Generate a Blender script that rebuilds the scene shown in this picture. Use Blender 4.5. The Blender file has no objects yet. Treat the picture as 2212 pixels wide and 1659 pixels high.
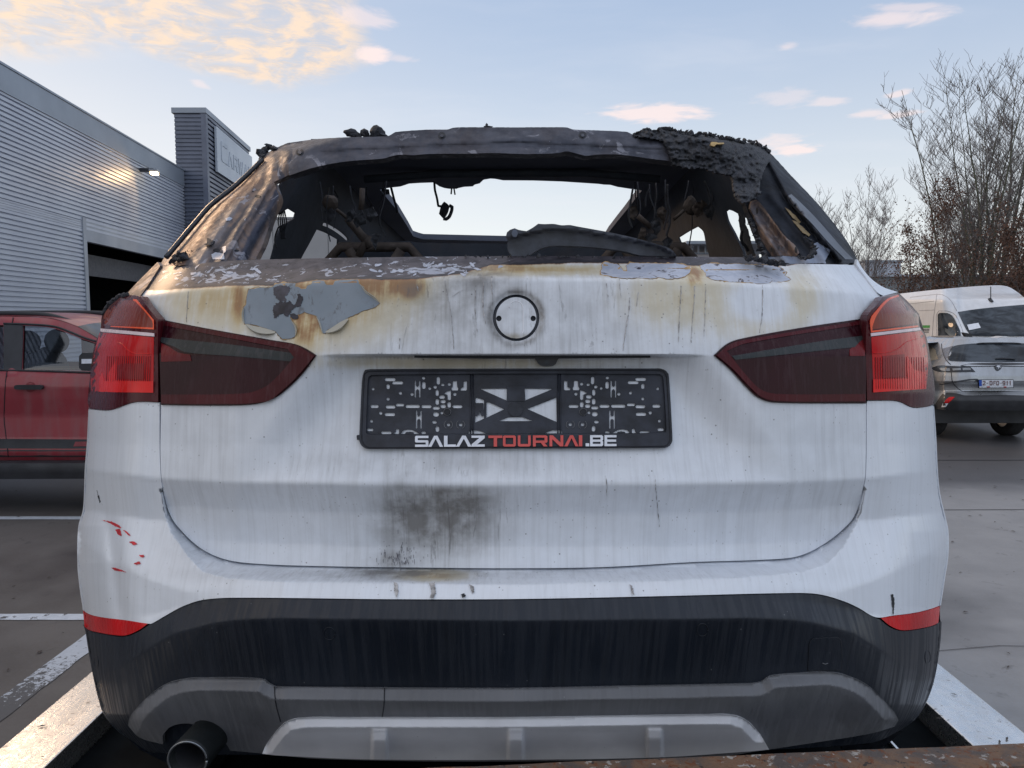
import bpy, math, random
import numpy as np
from mathutils import Vector as V, Matrix
from mathutils.geometry import delaunay_2d_cdt

random.seed(7); np.random.seed(7)
scn = bpy.context.scene
COL = scn.collection

# ------------------------------------------------------------------ camera
F = 1640.0; CX, CY, HOR = 1106.0, 829.5, 690.0
PITCH = math.atan((CY - HOR) / F)
CAMZ = 1.80
cam_d = bpy.data.cameras.new('camera'); cam = bpy.data.objects.new('camera', cam_d); COL.objects.link(cam)
cam_d.sensor_width = 36; cam_d.lens = 36 * F / 2212.0
cam_d.clip_start = 0.05; cam_d.clip_end = 3000
cam.location = (0, 0, CAMZ); cam.rotation_euler = (math.pi / 2 - PITCH, 0, 0)
scn.camera = cam

# ------------------------------------------------------------------ light
SUN_EL = math.radians(21.0); SUN_AZ = math.radians(-42.0)      # azimuth from +Y, negative = left
world = bpy.data.worlds.new('World'); scn.world = world; world.use_nodes = True
sun_d = bpy.data.lights.new('sun', 'SUN'); sun = bpy.data.objects.new('sun', sun_d); COL.objects.link(sun)
sun_d.energy = 0.62; sun_d.angle = math.radians(16); sun_d.color = (1.0, 0.66, 0.40)
sdir = V((math.sin(SUN_AZ) * math.cos(SUN_EL), math.cos(SUN_AZ) * math.cos(SUN_EL), math.sin(SUN_EL)))
sun.rotation_euler = sdir.to_track_quat('Z', 'Y').to_euler(); sun.location = (-30, 10, 30)
scn.view_settings.view_transform = 'Standard'; scn.view_settings.look = 'None'
scn.view_settings.gamma = 1; scn.view_settings.exposure = 0.78
scn.view_settings.use_curve_mapping = False


class NT:
    """tiny node helper"""
    def __init__(s, nt): s.nt = nt; s.nt.nodes.clear()
    def n(s, t, **k):
        nd = s.nt.nodes.new(t)
        for a, b in k.items():
            if a.startswith('i_'): s.set(nd.inputs[a[2:].replace('_', ' ')], b)
            else: setattr(nd, a, b)
        return nd
    def set(s, sock, v):
        if isinstance(v, bpy.types.NodeSocket): s.nt.links.new(v, sock)
        elif isinstance(v, (tuple, list)) and len(v) == 3 and sock.type == 'RGBA': sock.default_value = (*v, 1)
        else: sock.default_value = v
    def m(s, op, a, b=None, c=None, clamp=False):
        nd = s.nt.nodes.new('ShaderNodeMath'); nd.operation = op; nd.use_clamp = clamp
        s.set(nd.inputs[0], a)
        if b is not None: s.set(nd.inputs[1], b)
        if c is not None: s.set(nd.inputs[2], c)
        return nd.outputs[0]
    def vm(s, op, a, b=None):
        nd = s.nt.nodes.new('ShaderNodeVectorMath'); nd.operation = op; s.set(nd.inputs[0], a)
        if b is not None: s.set(nd.inputs[1], b)
        return nd.outputs[0]
    def mix(s, f, a, b, mode='MIX'):
        nd = s.nt.nodes.new('ShaderNodeMix'); nd.data_type = 'RGBA'; nd.blend_type = mode; nd.clamp_factor = True
        s.set(nd.inputs[0], f); s.set(nd.inputs[6], a); s.set(nd.inputs[7], b); return nd.outputs[2]
    def ramp(s, x, lo, hi, a=0.0, b=1.0, smooth=True):
        nd = s.nt.nodes.new('ShaderNodeMapRange'); nd.interpolation_type = 'SMOOTHSTEP' if smooth else 'LINEAR'
        s.set(nd.inputs[0], x); s.set(nd.inputs[1], lo); s.set(nd.inputs[2], hi); s.set(nd.inputs[3], a); s.set(nd.inputs[4], b)
        return nd.outputs[0]
    def noise(s, vec, scale, detail=4, rough=0.55, dist=0.0, col=False):
        nd = s.nt.nodes.new('ShaderNodeTexNoise'); s.set(nd.inputs['Vector'], vec)
        nd.inputs['Scale'].default_value = scale; nd.inputs['Detail'].default_value = detail
        nd.inputs['Roughness'].default_value = rough; nd.inputs['Distortion'].default_value = dist
        return nd.outputs[1 if col else 0]
    def vor(s, vec, scale, feature='F1'):
        nd = s.nt.nodes.new('ShaderNodeTexVoronoi'); nd.feature = feature; s.set(nd.inputs['Vector'], vec)
        nd.inputs['Scale'].default_value = scale; return nd.outputs[0]
    def obj(s, scale=(1, 1, 1)):
        tc = s.nt.nodes.new('ShaderNodeTexCoord'); mp = s.nt.nodes.new('ShaderNodeMapping')
        s.nt.links.new(tc.outputs['Object'], mp.inputs[0]); mp.inputs['Scale'].default_value = scale
        return mp.outputs[0]
    def comb(s, x, y, z):
        nd = s.nt.nodes.new('ShaderNodeCombineXYZ'); s.set(nd.inputs[0], x); s.set(nd.inputs[1], y); s.set(nd.inputs[2], z); return nd.outputs[0]
    def sep(s, v):
        nd = s.nt.nodes.new('ShaderNodeSeparateXYZ'); s.set(nd.inputs[0], v); return nd.outputs
    def attr(s, name):
        nd = s.nt.nodes.new('ShaderNodeAttribute'); nd.attribute_name = name; return nd
    def bump(s, h, strength, dist=0.01):
        nd = s.nt.nodes.new('ShaderNodeBump'); s.set(nd.inputs['Height'], h); nd.inputs['Strength'].default_value = strength
        nd.inputs['Distance'].default_value = dist; return nd.outputs[0]


# ------------------------------------------------------------------ sky
w = NT(world.node_tree)
sky = w.n('ShaderNodeTexSky', sky_type='NISHITA', sun_disc=False, sun_elevation=SUN_EL, sun_rotation=SUN_AZ % (2 * math.pi),
          altitude=50, air_density=1.0, dust_density=0.7, ozone_density=2.2)
tc = w.n('ShaderNodeTexCoord')
d = w.vm('NORMALIZE', tc.outputs['Generated'])
x, y, z = w.sep(d)
zc = w.m('MAXIMUM', z, 0.03)
px = w.m('DIVIDE', x, zc); py = w.m('DIVIDE', y, zc)
pv = w.comb(px, py, 0.0)
warp = w.noise(pv, 1.6, 3, col=True)
pw = w.vm('ADD', pv, w.vm('MULTIPLY', w.vm('SUBTRACT', warp, (0.5, 0.5, 0.5)), (0.5, 0.5, 0.5)))
# colour of clear sky: the Nishita sky, washed a little towards the pale grey blue of the evening
wash = w.ramp(z, 0.0, 0.42)
pale = w.mix(wash, (7.6, 7.7, 7.5), (3.55, 4.45, 6.0))
skyc = w.mix(0.84, sky.outputs[0], pale)
leftness = w.ramp(x, -0.75, 0.15, 1.0, 0.0)
skyc = w.mix(w.m('MULTIPLY', leftness, 0.72), skyc, w.mix(wash, (8.2, 7.8, 7.4), (4.7, 5.1, 5.9)))
# the sheet of small clouds upper left and an added one overhead
def ell(cx, cy, rx, ry, rot=0.0):
    dx = w.m('SUBTRACT', px, cx); dy = w.m('SUBTRACT', py, cy)
    c, s_ = math.cos(rot), math.sin(rot)
    a = w.m('DIVIDE', w.m('ADD', w.m('MULTIPLY', dx, c), w.m('MULTIPLY', dy, s_)), rx)
    b = w.m('DIVIDE', w.m('SUBTRACT', w.m('MULTIPLY', dy, c), w.m('MULTIPLY', dx, s_)), ry)
    return w.m('SQRT', w.m('ADD', w.m('MULTIPLY', a, a), w.m('MULTIPLY', b, b)))
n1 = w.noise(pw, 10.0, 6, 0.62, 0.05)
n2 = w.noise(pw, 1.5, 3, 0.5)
reg = w.ramp(w.m('ADD', w.m('MINIMUM', ell(-0.3, -0.9, 2.7, 2.6), w.m('MINIMUM', ell(-0.98, 2.35, 0.50, 0.98), ell(-1.9, 1.75, 1.15, 1.20))), w.m('MULTIPLY', w.m('SUBTRACT', n2, 0.5), 0.55)), 1.12, 0.82)  # first ellipse: unseen overhead cloud added to brighten the car
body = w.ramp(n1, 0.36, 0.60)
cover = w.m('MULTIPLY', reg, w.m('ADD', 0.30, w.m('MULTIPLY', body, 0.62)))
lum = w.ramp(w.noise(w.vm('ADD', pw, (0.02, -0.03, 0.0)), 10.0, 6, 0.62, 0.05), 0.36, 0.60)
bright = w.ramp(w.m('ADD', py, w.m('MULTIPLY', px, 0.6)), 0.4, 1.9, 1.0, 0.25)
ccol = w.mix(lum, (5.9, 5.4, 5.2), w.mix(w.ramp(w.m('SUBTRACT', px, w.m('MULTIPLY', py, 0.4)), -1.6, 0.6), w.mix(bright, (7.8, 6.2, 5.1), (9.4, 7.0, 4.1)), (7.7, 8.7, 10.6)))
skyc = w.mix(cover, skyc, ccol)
# small pinkish wisps to the right of it
CW = []
for (u, v, ru, rv, st) in [(1410, 245, 85, 20, .9), (1925, 42, 75, 17, .7), (1960, 14, 70, 12, .5), (1700, 102, 22, 10, .5), (1690, 300, 45, 13, .6), (1722, 325, 40, 13, .9),
                       (1690, 215, 50, 20, .35), (1790, 218, 38, 10, .5), (1880, 243, 30, 9, .6), (1940, 204, 20, 8, .7), (1945, 250, 34, 9, .7),
                       (800, 122, 32, 20, 1.0), (780, 42, 60, 22, .6), (868, 128, 26, 8, .4), (430, 180, 15, 9, .5)]:
    a_ = (u - CX) / F; b_ = (CY - v) / F
    yy = math.cos(PITCH) + b_ * math.sin(PITCH); zz = -math.sin(PITCH) + b_ * math.cos(PITCH)
    CW.append((a_ / zz, yy / zz, ru / F / zz * 1.0, rv / F / zz / zz * yy, st, a_, yy, zz))
wn = w.noise(pw, 5.0, 5, 0.6, 0.2)
acc = None
for (cx, cy, rx, ry, st, *_r) in CW:
    m_ = w.m('MULTIPLY', w.ramp(w.m('ADD', ell(cx, cy, rx * 1.5, ry * 1.35, 0.0), w.m('MULTIPLY', w.m('SUBTRACT', wn, 0.5), 2.4)), 1.0, 0.25), st)
    acc = m_ if acc is None else w.m('MAXIMUM', acc, m_)
skyc = w.mix(w.m('MULTIPLY', acc, 0.8), skyc, (8.6, 7.0, 6.6))
# thin high veil that breaks the even gradient
veil = w.ramp(w.noise(w.vm('MULTIPLY', pw, (0.35, 0.8, 1.0)), 1.2, 5, 0.6), 0.45, 0.75)
skyc = w.mix(w.m('MULTIPLY', veil, 0.22), skyc, (6.9, 6.9, 7.3))
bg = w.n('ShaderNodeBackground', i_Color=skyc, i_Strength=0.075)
out = w.n('ShaderNodeOutputWorld'); world.node_tree.links.new(bg.outputs[0], out.inputs[0])

# ------------------------------------------------------------------ coordinate helpers (photo survey -> metres)
def ray(u, v):
    a = (np.asarray(u, float) - CX) / F; b = (CY - np.asarray(v, float)) / F
    yy = math.cos(PITCH) + b * math.sin(PITCH); zz = -math.sin(PITCH) + b * math.cos(PITCH)
    return a / yy, zz / yy
def W(u, v, y):
    a, c = ray(u, v); y = np.asarray(y, float)
    return np.stack([a * y, y + 0 * a, CAMZ + c * y], -1)
K = 2212 / 2560
def Z(x0, y0, w_, iw=2212):
    s = w_ / iw
    return lambda *pts: [((x0 + p[0] * s) * K, (y0 + p[1] * s) * K) for p in pts]
zA = Z(380, 330, 440); zF = Z(620, 300, 540); zG = Z(1160, 300, 540); zH = Z(1680, 330, 440)
zL = Z(200, 640, 700); zR = Z(1700, 640, 700); z2 = Z(160, 1100, 800); z3 = Z(840, 1100, 800); z4 = Z(1640, 1100, 800)
z5 = Z(0, 1440, 700); z6 = Z(600, 1500, 1360); z7 = Z(1860, 1440, 700); zP = Z(880, 910, 360); zPR = Z(1440, 910, 260, 1961)
zPC = Z(1200, 880, 260, 1961); z6c = Z(880, 900, 820); zN = Z(580, 660, 400); zO = Z(1500, 640, 500)
zV = Z(2200, 640, 360, 1149); zC = Z(2200, 840, 360); zE = Z(1180, 710, 220); zRC = Z(0, 760, 260, 938); zT = Z(420, 250, 220); z1 = Z(0, 0, 800)
zX = Z(400, 280, 840); zY = Z(1160, 280, 840)

def resample(pts, step, closed=True, smooth=True, corner=38):
    pts = [np.array(p, float) for p in pts]; n = len(pts); out = []
    def tang(i):
        if not closed and (i == 0 or i == n - 1): return None
        a, b, c = pts[(i - 1) % n], pts[i % n], pts[(i + 1) % n]
        d1, d2 = b - a, c - b; l1, l2 = np.linalg.norm(d1) + 1e-9, np.linalg.norm(d2) + 1e-9
        ang = math.degrees(math.acos(np.clip(np.dot(d1, d2) / l1 / l2, -1, 1)))
        if ang > corner: return None
        t = d1 + d2
        return t / (np.linalg.norm(t) + 1e-9)
    for i in range(n if closed else n - 1):
        p, q = pts[i], pts[(i + 1) % n]; L = np.linalg.norm(q - p)
        k = max(1, int(round(L / step)))
        t0 = tang(i) if smooth else None; t1 = tang((i + 1) % n if closed else i + 1) if smooth else None
        e = (q - p)
        m0 = e if t0 is None else t0 * L; m1 = e if t1 is None else t1 * L
        for j in range(k):
            t = j / k; h1 = 2*t**3-3*t**2+1; h2 = t**3-2*t**2+t; h3 = -2*t**3+3*t**2; h4 = t**3-t**2
            out.append(h1 * p + h2 * m0 + h3 * q + h4 * m1)
    if not closed: out.append(pts[-1])
    return [tuple(o) for o in out]
def rough_edge(pts, amp, seed=1):
    r = np.random.RandomState(seed)
    return [(p[0] + r.uniform(-amp, amp), p[1] + r.uniform(-amp, amp)) for p in pts]
def inside(P, poly):
    P = np.asarray(P, float); x_, y_ = P[:, 0], P[:, 1]; res = np.zeros(len(P), bool); n = len(poly); j = n - 1
    for i in range(n):
        xi, yi = poly[i]; xj, yj = poly[j]
        if yi != yj:
            c = ((yi > y_) != (yj > y_)) & (x_ < (xj - xi) * (y_ - yi) / (yj - yi) + xi); res ^= c
        j = i
    return res
def pdist(P, poly, closed=True):
    P = np.asarray(P, float); best = np.full(len(P), 1e9); n = len(poly)
    A = np.array(poly, float)
    for i in range(n if closed else n - 1):
        a = A[i]; b = A[(i + 1) % n]; ab = b - a; t = np.clip(((P - a) @ ab) / (ab @ ab + 1e-12), 0, 1)
        dd = P - (a + t[:, None] * ab); best = np.minimum(best, (dd ** 2).sum(1))
    return np.sqrt(best)

def link(me, name, mat=None, parent=None):
    o = bpy.data.objects.new(name, me); COL.objects.link(o)
    if mat is not None:
        if isinstance(mat, (list, tuple)):
            for m_ in mat: me.materials.append(m_)
        else: me.materials.append(mat)
    if parent is not None: o.parent = parent; o.matrix_parent_inverse = parent.matrix_world.inverted()
    return o
def thing(name, label, cat, loc=(0, 0, 0), group=None):
    o = bpy.data.objects.new(name, None); COL.objects.link(o); o.location = loc
    o.empty_display_size = 0.1; o['label'] = label; o['category'] = cat
    if group: o['group'] = group
    bpy.context.view_layer.update()
    return o
def mesh(name, vs, fs, mat=None, parent=None, smooth=False):
    me = bpy.data.meshes.new(name); me.from_pydata([tuple(map(float, v)) for v in vs], [], fs); me.update()
    if smooth: me.polygons.foreach_set('use_smooth', [True] * len(me.polygons))
    return link(me, name, mat, parent)
def tag(o, label, cat, group=None):
    o['label'] = label; o['category'] = cat
    if group: o['group'] = group
    return o

def panel(name, outline, surf, mat, parent=None, step=9, holes=(), thick=0.012, off=0.0, stain=None, edge=0.0025, smooth=True,
          flat=False, resam=True, tdir=(0, 1, 0), solid=False, extra=None):
    """sheet-metal panel: outline surveyed in the photo, laid on a surface y = surf(u, v), with real edge thickness"""
    ol = resample(outline, step, smooth=smooth) if resam else list(outline)
    hl = [resample(h, step, smooth=smooth) if resam else list(h) for h in holes]
    def ccw(L):
        a_ = np.array(L, float); ar = (a_[:, 0] * np.roll(a_[:, 1], -1) - a_[:, 1] * np.roll(a_[:, 0], -1)).sum()
        return L if ar > 0 else L[::-1]
    ol = ccw(ol); hl = [ccw(h) for h in hl]
    A = np.array(ol); lo, hi = A.min(0), A.max(0)
    gx = np.arange(lo[0] + step / 2, hi[0], step); gy = np.arange(lo[1] + step / 2, hi[1], step * .9)
    G = np.array([(x_ + (step / 2 if j % 2 else 0), y_) for j, y_ in enumerate(gy) for x_ in gx]) if len(gx) and len(gy) else np.zeros((0, 2))
    if extra is not None: G = np.concatenate([G, np.array(extra, float)]) if len(G) else np.array(extra, float)
    if len(G):
        ok = inside(G, ol) & (pdist(G, ol) > step * .55)
        for h in hl: ok &= ~inside(G, h) & (pdist(G, h) > step * .55)
        G = G[ok]
    pts = list(ol); faces = [list(range(len(ol)))]
    for h in hl: faces.append(list(range(len(pts), len(pts) + len(h)))); pts += list(h)
    pts += [tuple(g) for g in G]
    r = delaunay_2d_cdt([V(p) for p in pts], [(f[i - 1], f[i]) for f in faces for i in range(len(f))], [], 0, 1e-4)
    Q = np.array([tuple(p) for p in r[0]]); T = np.array([tuple(f) for f in r[2]]); C = Q[T].mean(1)
    okt = inside(C, ol)
    for h in hl:
        hh = np.array(h); near = (C >= hh.min(0) - 1).all(1) & (C <= hh.max(0) + 1).all(1)
        if near.any(): idx_ = np.where(near)[0]; okt[idx_[inside(C[idx_], h)]] = False
    tris = [tuple(int(i) for i in f) for f in T[okt]]
    if not tris: print('EMPTY PANEL', name, len(r[2])); raise ValueError(name)
    P = np.array([tuple(p) for p in r[0]])
    used = sorted({i for f in tris for i in f}); remap = {i: k for k, i in enumerate(used)}; P = P[used]
    tris = [tuple(remap[i] for i in f) for f in tris]
    sfull = lambda uu, vv: np.asarray(surf(uu, vv), float) + off
    u_, v_ = P[:, 0], P[:, 1]
    Y = sfull(u_, v_)
    e = 1.5
    p0 = W(u_, v_, Y); pu = W(u_ + e, v_, sfull(u_ + e, v_)) - W(u_ - e, v_, sfull(u_ - e, v_)); pvv = W(u_, v_ + e, sfull(u_, v_ + e)) - W(u_, v_ - e, sfull(u_, v_ - e))
    N = np.cross(pu, pvv); N /= np.linalg.norm(N, axis=1)[:, None] + 1e-12
    flip = (N * (p0 - np.array([0, 0, CAMZ]))).sum(1) > 0; N[flip] *= -1
    # boundary loops
    cnt = {}
    for f in tris:
        for k in range(3):
            ed = (f[k], f[(k + 1) % 3]); cnt[tuple(sorted(ed))] = cnt.get(tuple(sorted(ed)), 0) + 1
    B = set()
    dirb = []
    for f in tris:
        for k in range(3):
            a, b = f[k], f[(k + 1) % 3]
            if cnt[tuple(sorted((a, b)))] == 1: dirb.append((a, b)); B.add(a); B.add(b)
    if edge:
        bi = np.array(sorted(B)); p0[bi] = W(u_[bi], v_[bi], Y[bi] + edge)
    verts = [tuple(p) for p in p0]; nor = [tuple(n_) for n_ in N]
    # orientation of tris towards the camera
    faces_out = []
    for f in tris:
        a, b, c = (V(verts[i]) for i in f); n_ = (b - a).cross(c - a)
        if n_.dot((a + b + c) / 3 - V((0, 0, CAMZ))) > 0: f = (f[0], f[2], f[1])
        faces_out.append(f)
    td = V(tdir) * thick
    if thick:
        base = len(verts); idx = {}
        for a, b in dirb:
            pa, pb = V(verts[a]), V(verts[b]); n_ = (pb - pa).cross(td)
            # outward: away from the triangle side
            q = len(verts)
            verts += [tuple(pa), tuple(pb), tuple(pb + td), tuple(pa + td)]
            mid = (P[a] + P[b]) / 2; dvec = np.array([P[b][1] - P[a][1], -(P[b][0] - P[a][0])]); dl = np.linalg.norm(dvec) + 1e-9
            tst = mid + dvec / dl * 0.7
            n3 = n_.normalized() if n_.length > 1e-9 else V((0, -1, 0))
            # choose sign by comparing with the 2D outward direction
            din = inside([tst], ol)[0] and not any(inside([tst], h)[0] for h in hl)
            o2 = -dvec / dl if din else dvec / dl
            w3 = V((o2[0], 0, -o2[1]))
            if n3.dot(w3) < 0: n3 = -n3; faces_out.append((q + 3, q + 2, q + 1, q))
            else: faces_out.append((q, q + 1, q + 2, q + 3))
            nor += [tuple(n3)] * 4
        if solid:
            q = len(verts); m0 = len(P)
            verts += [tuple(V(verts[i]) + td) for i in range(m0)]; nor += [tuple(-V(nor[i])) for i in range(m0)]
            faces_out += [(q + f[2], q + f[1], q + f[0]) for f in faces_out[:len(tris)]]
    me = bpy.data.meshes.new(name); me.from_pydata(verts, [], faces_out); me.update()
    if not flat:
        me.polygons.foreach_set('use_smooth', [True] * len(me.polygons)); me.normals_split_custom_set_from_vertices(nor)
    if stain is not None:
        S = np.zeros((len(verts), 4)); S[:, 3] = 1
        s_ = stain(P[:, 0], P[:, 1])
        for k in range(3): S[:len(P), k] = s_[k]
        ca = me.color_attributes.new('stain', 'FLOAT_COLOR', 'POINT'); ca.data.foreach_set('color', S.astype(np.float32).ravel())
    return link(me, name, mat, parent)

# plane solid: polygon given by explicit 3D points (flat or nearly), extruded by vector
def slab(name, pts3, ext, mat, parent=None):
    n = len(pts3); pts3 = [V(p) for p in pts3]; e = V(ext)
    vs = pts3 + [p + e for p in pts3]
    fs = [tuple(range(n)), tuple(range(2 * n - 1, n - 1, -1))] + [(i, (i + 1) % n, n + (i + 1) % n, n + i)[::-1] for i in range(n)]
    return mesh(name, vs, fs, mat, parent)
def boxm(name, lo, hi, mat, parent=None, bev=0.0):
    x0, y0, z0 = lo; x1, y1, z1 = hi
    vs = [(x0, y0, z0), (x1, y0, z0), (x1, y1, z0), (x0, y1, z0), (x0, y0, z1), (x1, y0, z1), (x1, y1, z1), (x0, y1, z1)]
    fs = [(0, 3, 2, 1), (4, 5, 6, 7), (0, 1, 5, 4), (1, 2, 6, 5), (2, 3, 7, 6), (3, 0, 4, 7)]
    o = mesh(name, vs, fs, mat, parent)
    if bev:
        md = o.modifiers.new('bevel', 'BEVEL'); md.width = bev; md.segments = 2
    return o
def tube_geo(path, rad, seg=6, cap=True):
    path = [V(p) for p in path]; n = len(path); rad = rad if isinstance(rad, (list, tuple)) else [rad] * n
    vs, fs = [], []; prev = None
    for i, p in enumerate(path):
        t = (path[min(i + 1, n - 1)] - path[max(i - 1, 0)]).normalized()
        ref = V((0, 0, 1)) if abs(t.z) < .9 else V((1, 0, 0))
        a = t.cross(ref).normalized() if prev is None else (prev - t * prev.dot(t)).normalized(); prev = a; b = t.cross(a)
        for k in range(seg):
            an = 2 * math.pi * k / seg; vs.append(p + (a * math.cos(an) + b * math.sin(an)) * rad[i])
    for i in range(n - 1):
        for k in range(seg):
            fs.append((i * seg + k, i * seg + (k + 1) % seg, (i + 1) * seg + (k + 1) % seg, (i + 1) * seg + k))
    if cap: fs.append(tuple(range(seg - 1, -1, -1))); fs.append(tuple((n - 1) * seg + k for k in range(seg)))
    return vs, fs
def tube(name, path, rad, mat, parent=None, seg=6):
    vs, fs = tube_geo(path, rad, seg); return mesh(name, vs, fs, mat, parent, smooth=True)
def join_geo(parts):
    vs, fs = [], []
    for a, b in parts:
        q = len(vs); vs += a; fs += [tuple(i + q for i in f) for f in b]
    return vs, fs
def ico(c, r, sub=1, jit=0.0, sq=(1, 1, 1)):
    import bmesh
    bm = bmesh.new(); bmesh.ops.create_icosphere(bm, subdivisions=sub, radius=r)
    vs = [V((v.co.x * sq[0], v.co.y * sq[1], v.co.z * sq[2])) * (1 + random.uniform(-jit, jit)) + V(c) for v in bm.verts]
    fs = [tuple(v.index for v in f.verts) for f in bm.faces]; bm.free(); return vs, fs

# smooth value noise for geometry
_tab = np.random.RandomState(3).rand(64, 64)
def vnoise(x_, y_):
    x_ = np.asarray(x_, float); y_ = np.asarray(y_, float); xi = np.floor(x_).astype(int); yi = np.floor(y_).astype(int)
    fx = x_ - xi; fy = y_ - yi; fx = fx * fx * (3 - 2 * fx); fy = fy * fy * (3 - 2 * fy)
    g = lambda a, b: _tab[a % 64, b % 64]
    return (g(xi, yi) * (1 - fx) + g(xi + 1, yi) * fx) * (1 - fy) + (g(xi, yi + 1) * (1 - fx) + g(xi + 1, yi + 1) * fx) * fy
def fbm(x_, y_, o=4):
    s_ = 0; a = .5
    for k in range(o): s_ = s_ + a * vnoise(x_ * 2 ** k + 7 * k, y_ * 2 ** k + 3 * k); a *= .5
    return s_
def sstep(a, b, x_):
    t = np.clip((np.asarray(x_, float) - a) / (b - a), 0, 1); return t * t * (3 - 2 * t)

# ------------------------------------------------------------------ materials
def newmat(name):
    m_ = bpy.data.materials.new(name); m_.use_nodes = True; return m_, NT(m_.node_tree)
def finish(t, color, rough=0.5, metal=0.0, normal=None, coat=0.0, spec=None, emis=None, alpha=None, trans=None, coat_rough=0.1):
    b = t.n('ShaderNodeBsdfPrincipled'); t.set(b.inputs['Base Color'], color); t.set(b.inputs['Roughness'], rough); t.set(b.inputs['Metallic'], metal)
    if normal is not None: t.set(b.inputs['Normal'], normal)
    if coat: b.inputs['Coat Weight'].default_value = coat; b.inputs['Coat Roughness'].default_value = coat_rough
    if spec is not None: t.set(b.inputs['Specular IOR Level'], spec)
    if emis: t.set(b.inputs['Emission Color'], emis[0]); b.inputs['Emission Strength'].default_value = emis[1]
    if trans: t.set(b.inputs['Transmission Weight'], trans)
    o = t.n('ShaderNodeOutputMaterial'); t.nt.links.new(b.outputs[0], o.inputs[0]); return b
def simple(name, col, rough=0.5, metal=0.0, var=0.15, scale=20, bump=0.0, coat=0.0, spec=None, stretch=(1, 1, 1), emis=None, trans=None):
    m_, t = newmat(name); o = t.obj(stretch); n_ = t.noise(o, scale, 5, 0.6)
    c = t.mix(t.ramp(n_, 0.3, 0.7), tuple(k * (1 - var) for k in col), tuple(min(1, k * (1 + var)) for k in col))
    r = t.ramp(t.noise(o, scale * .6, 4), 0.3, 0.7, max(0, rough - .08), min(1, rough + .08))
    finish(t, c, r, metal, t.bump(n_, bump) if bump else None, coat, spec, emis, None, trans); return m_

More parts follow.
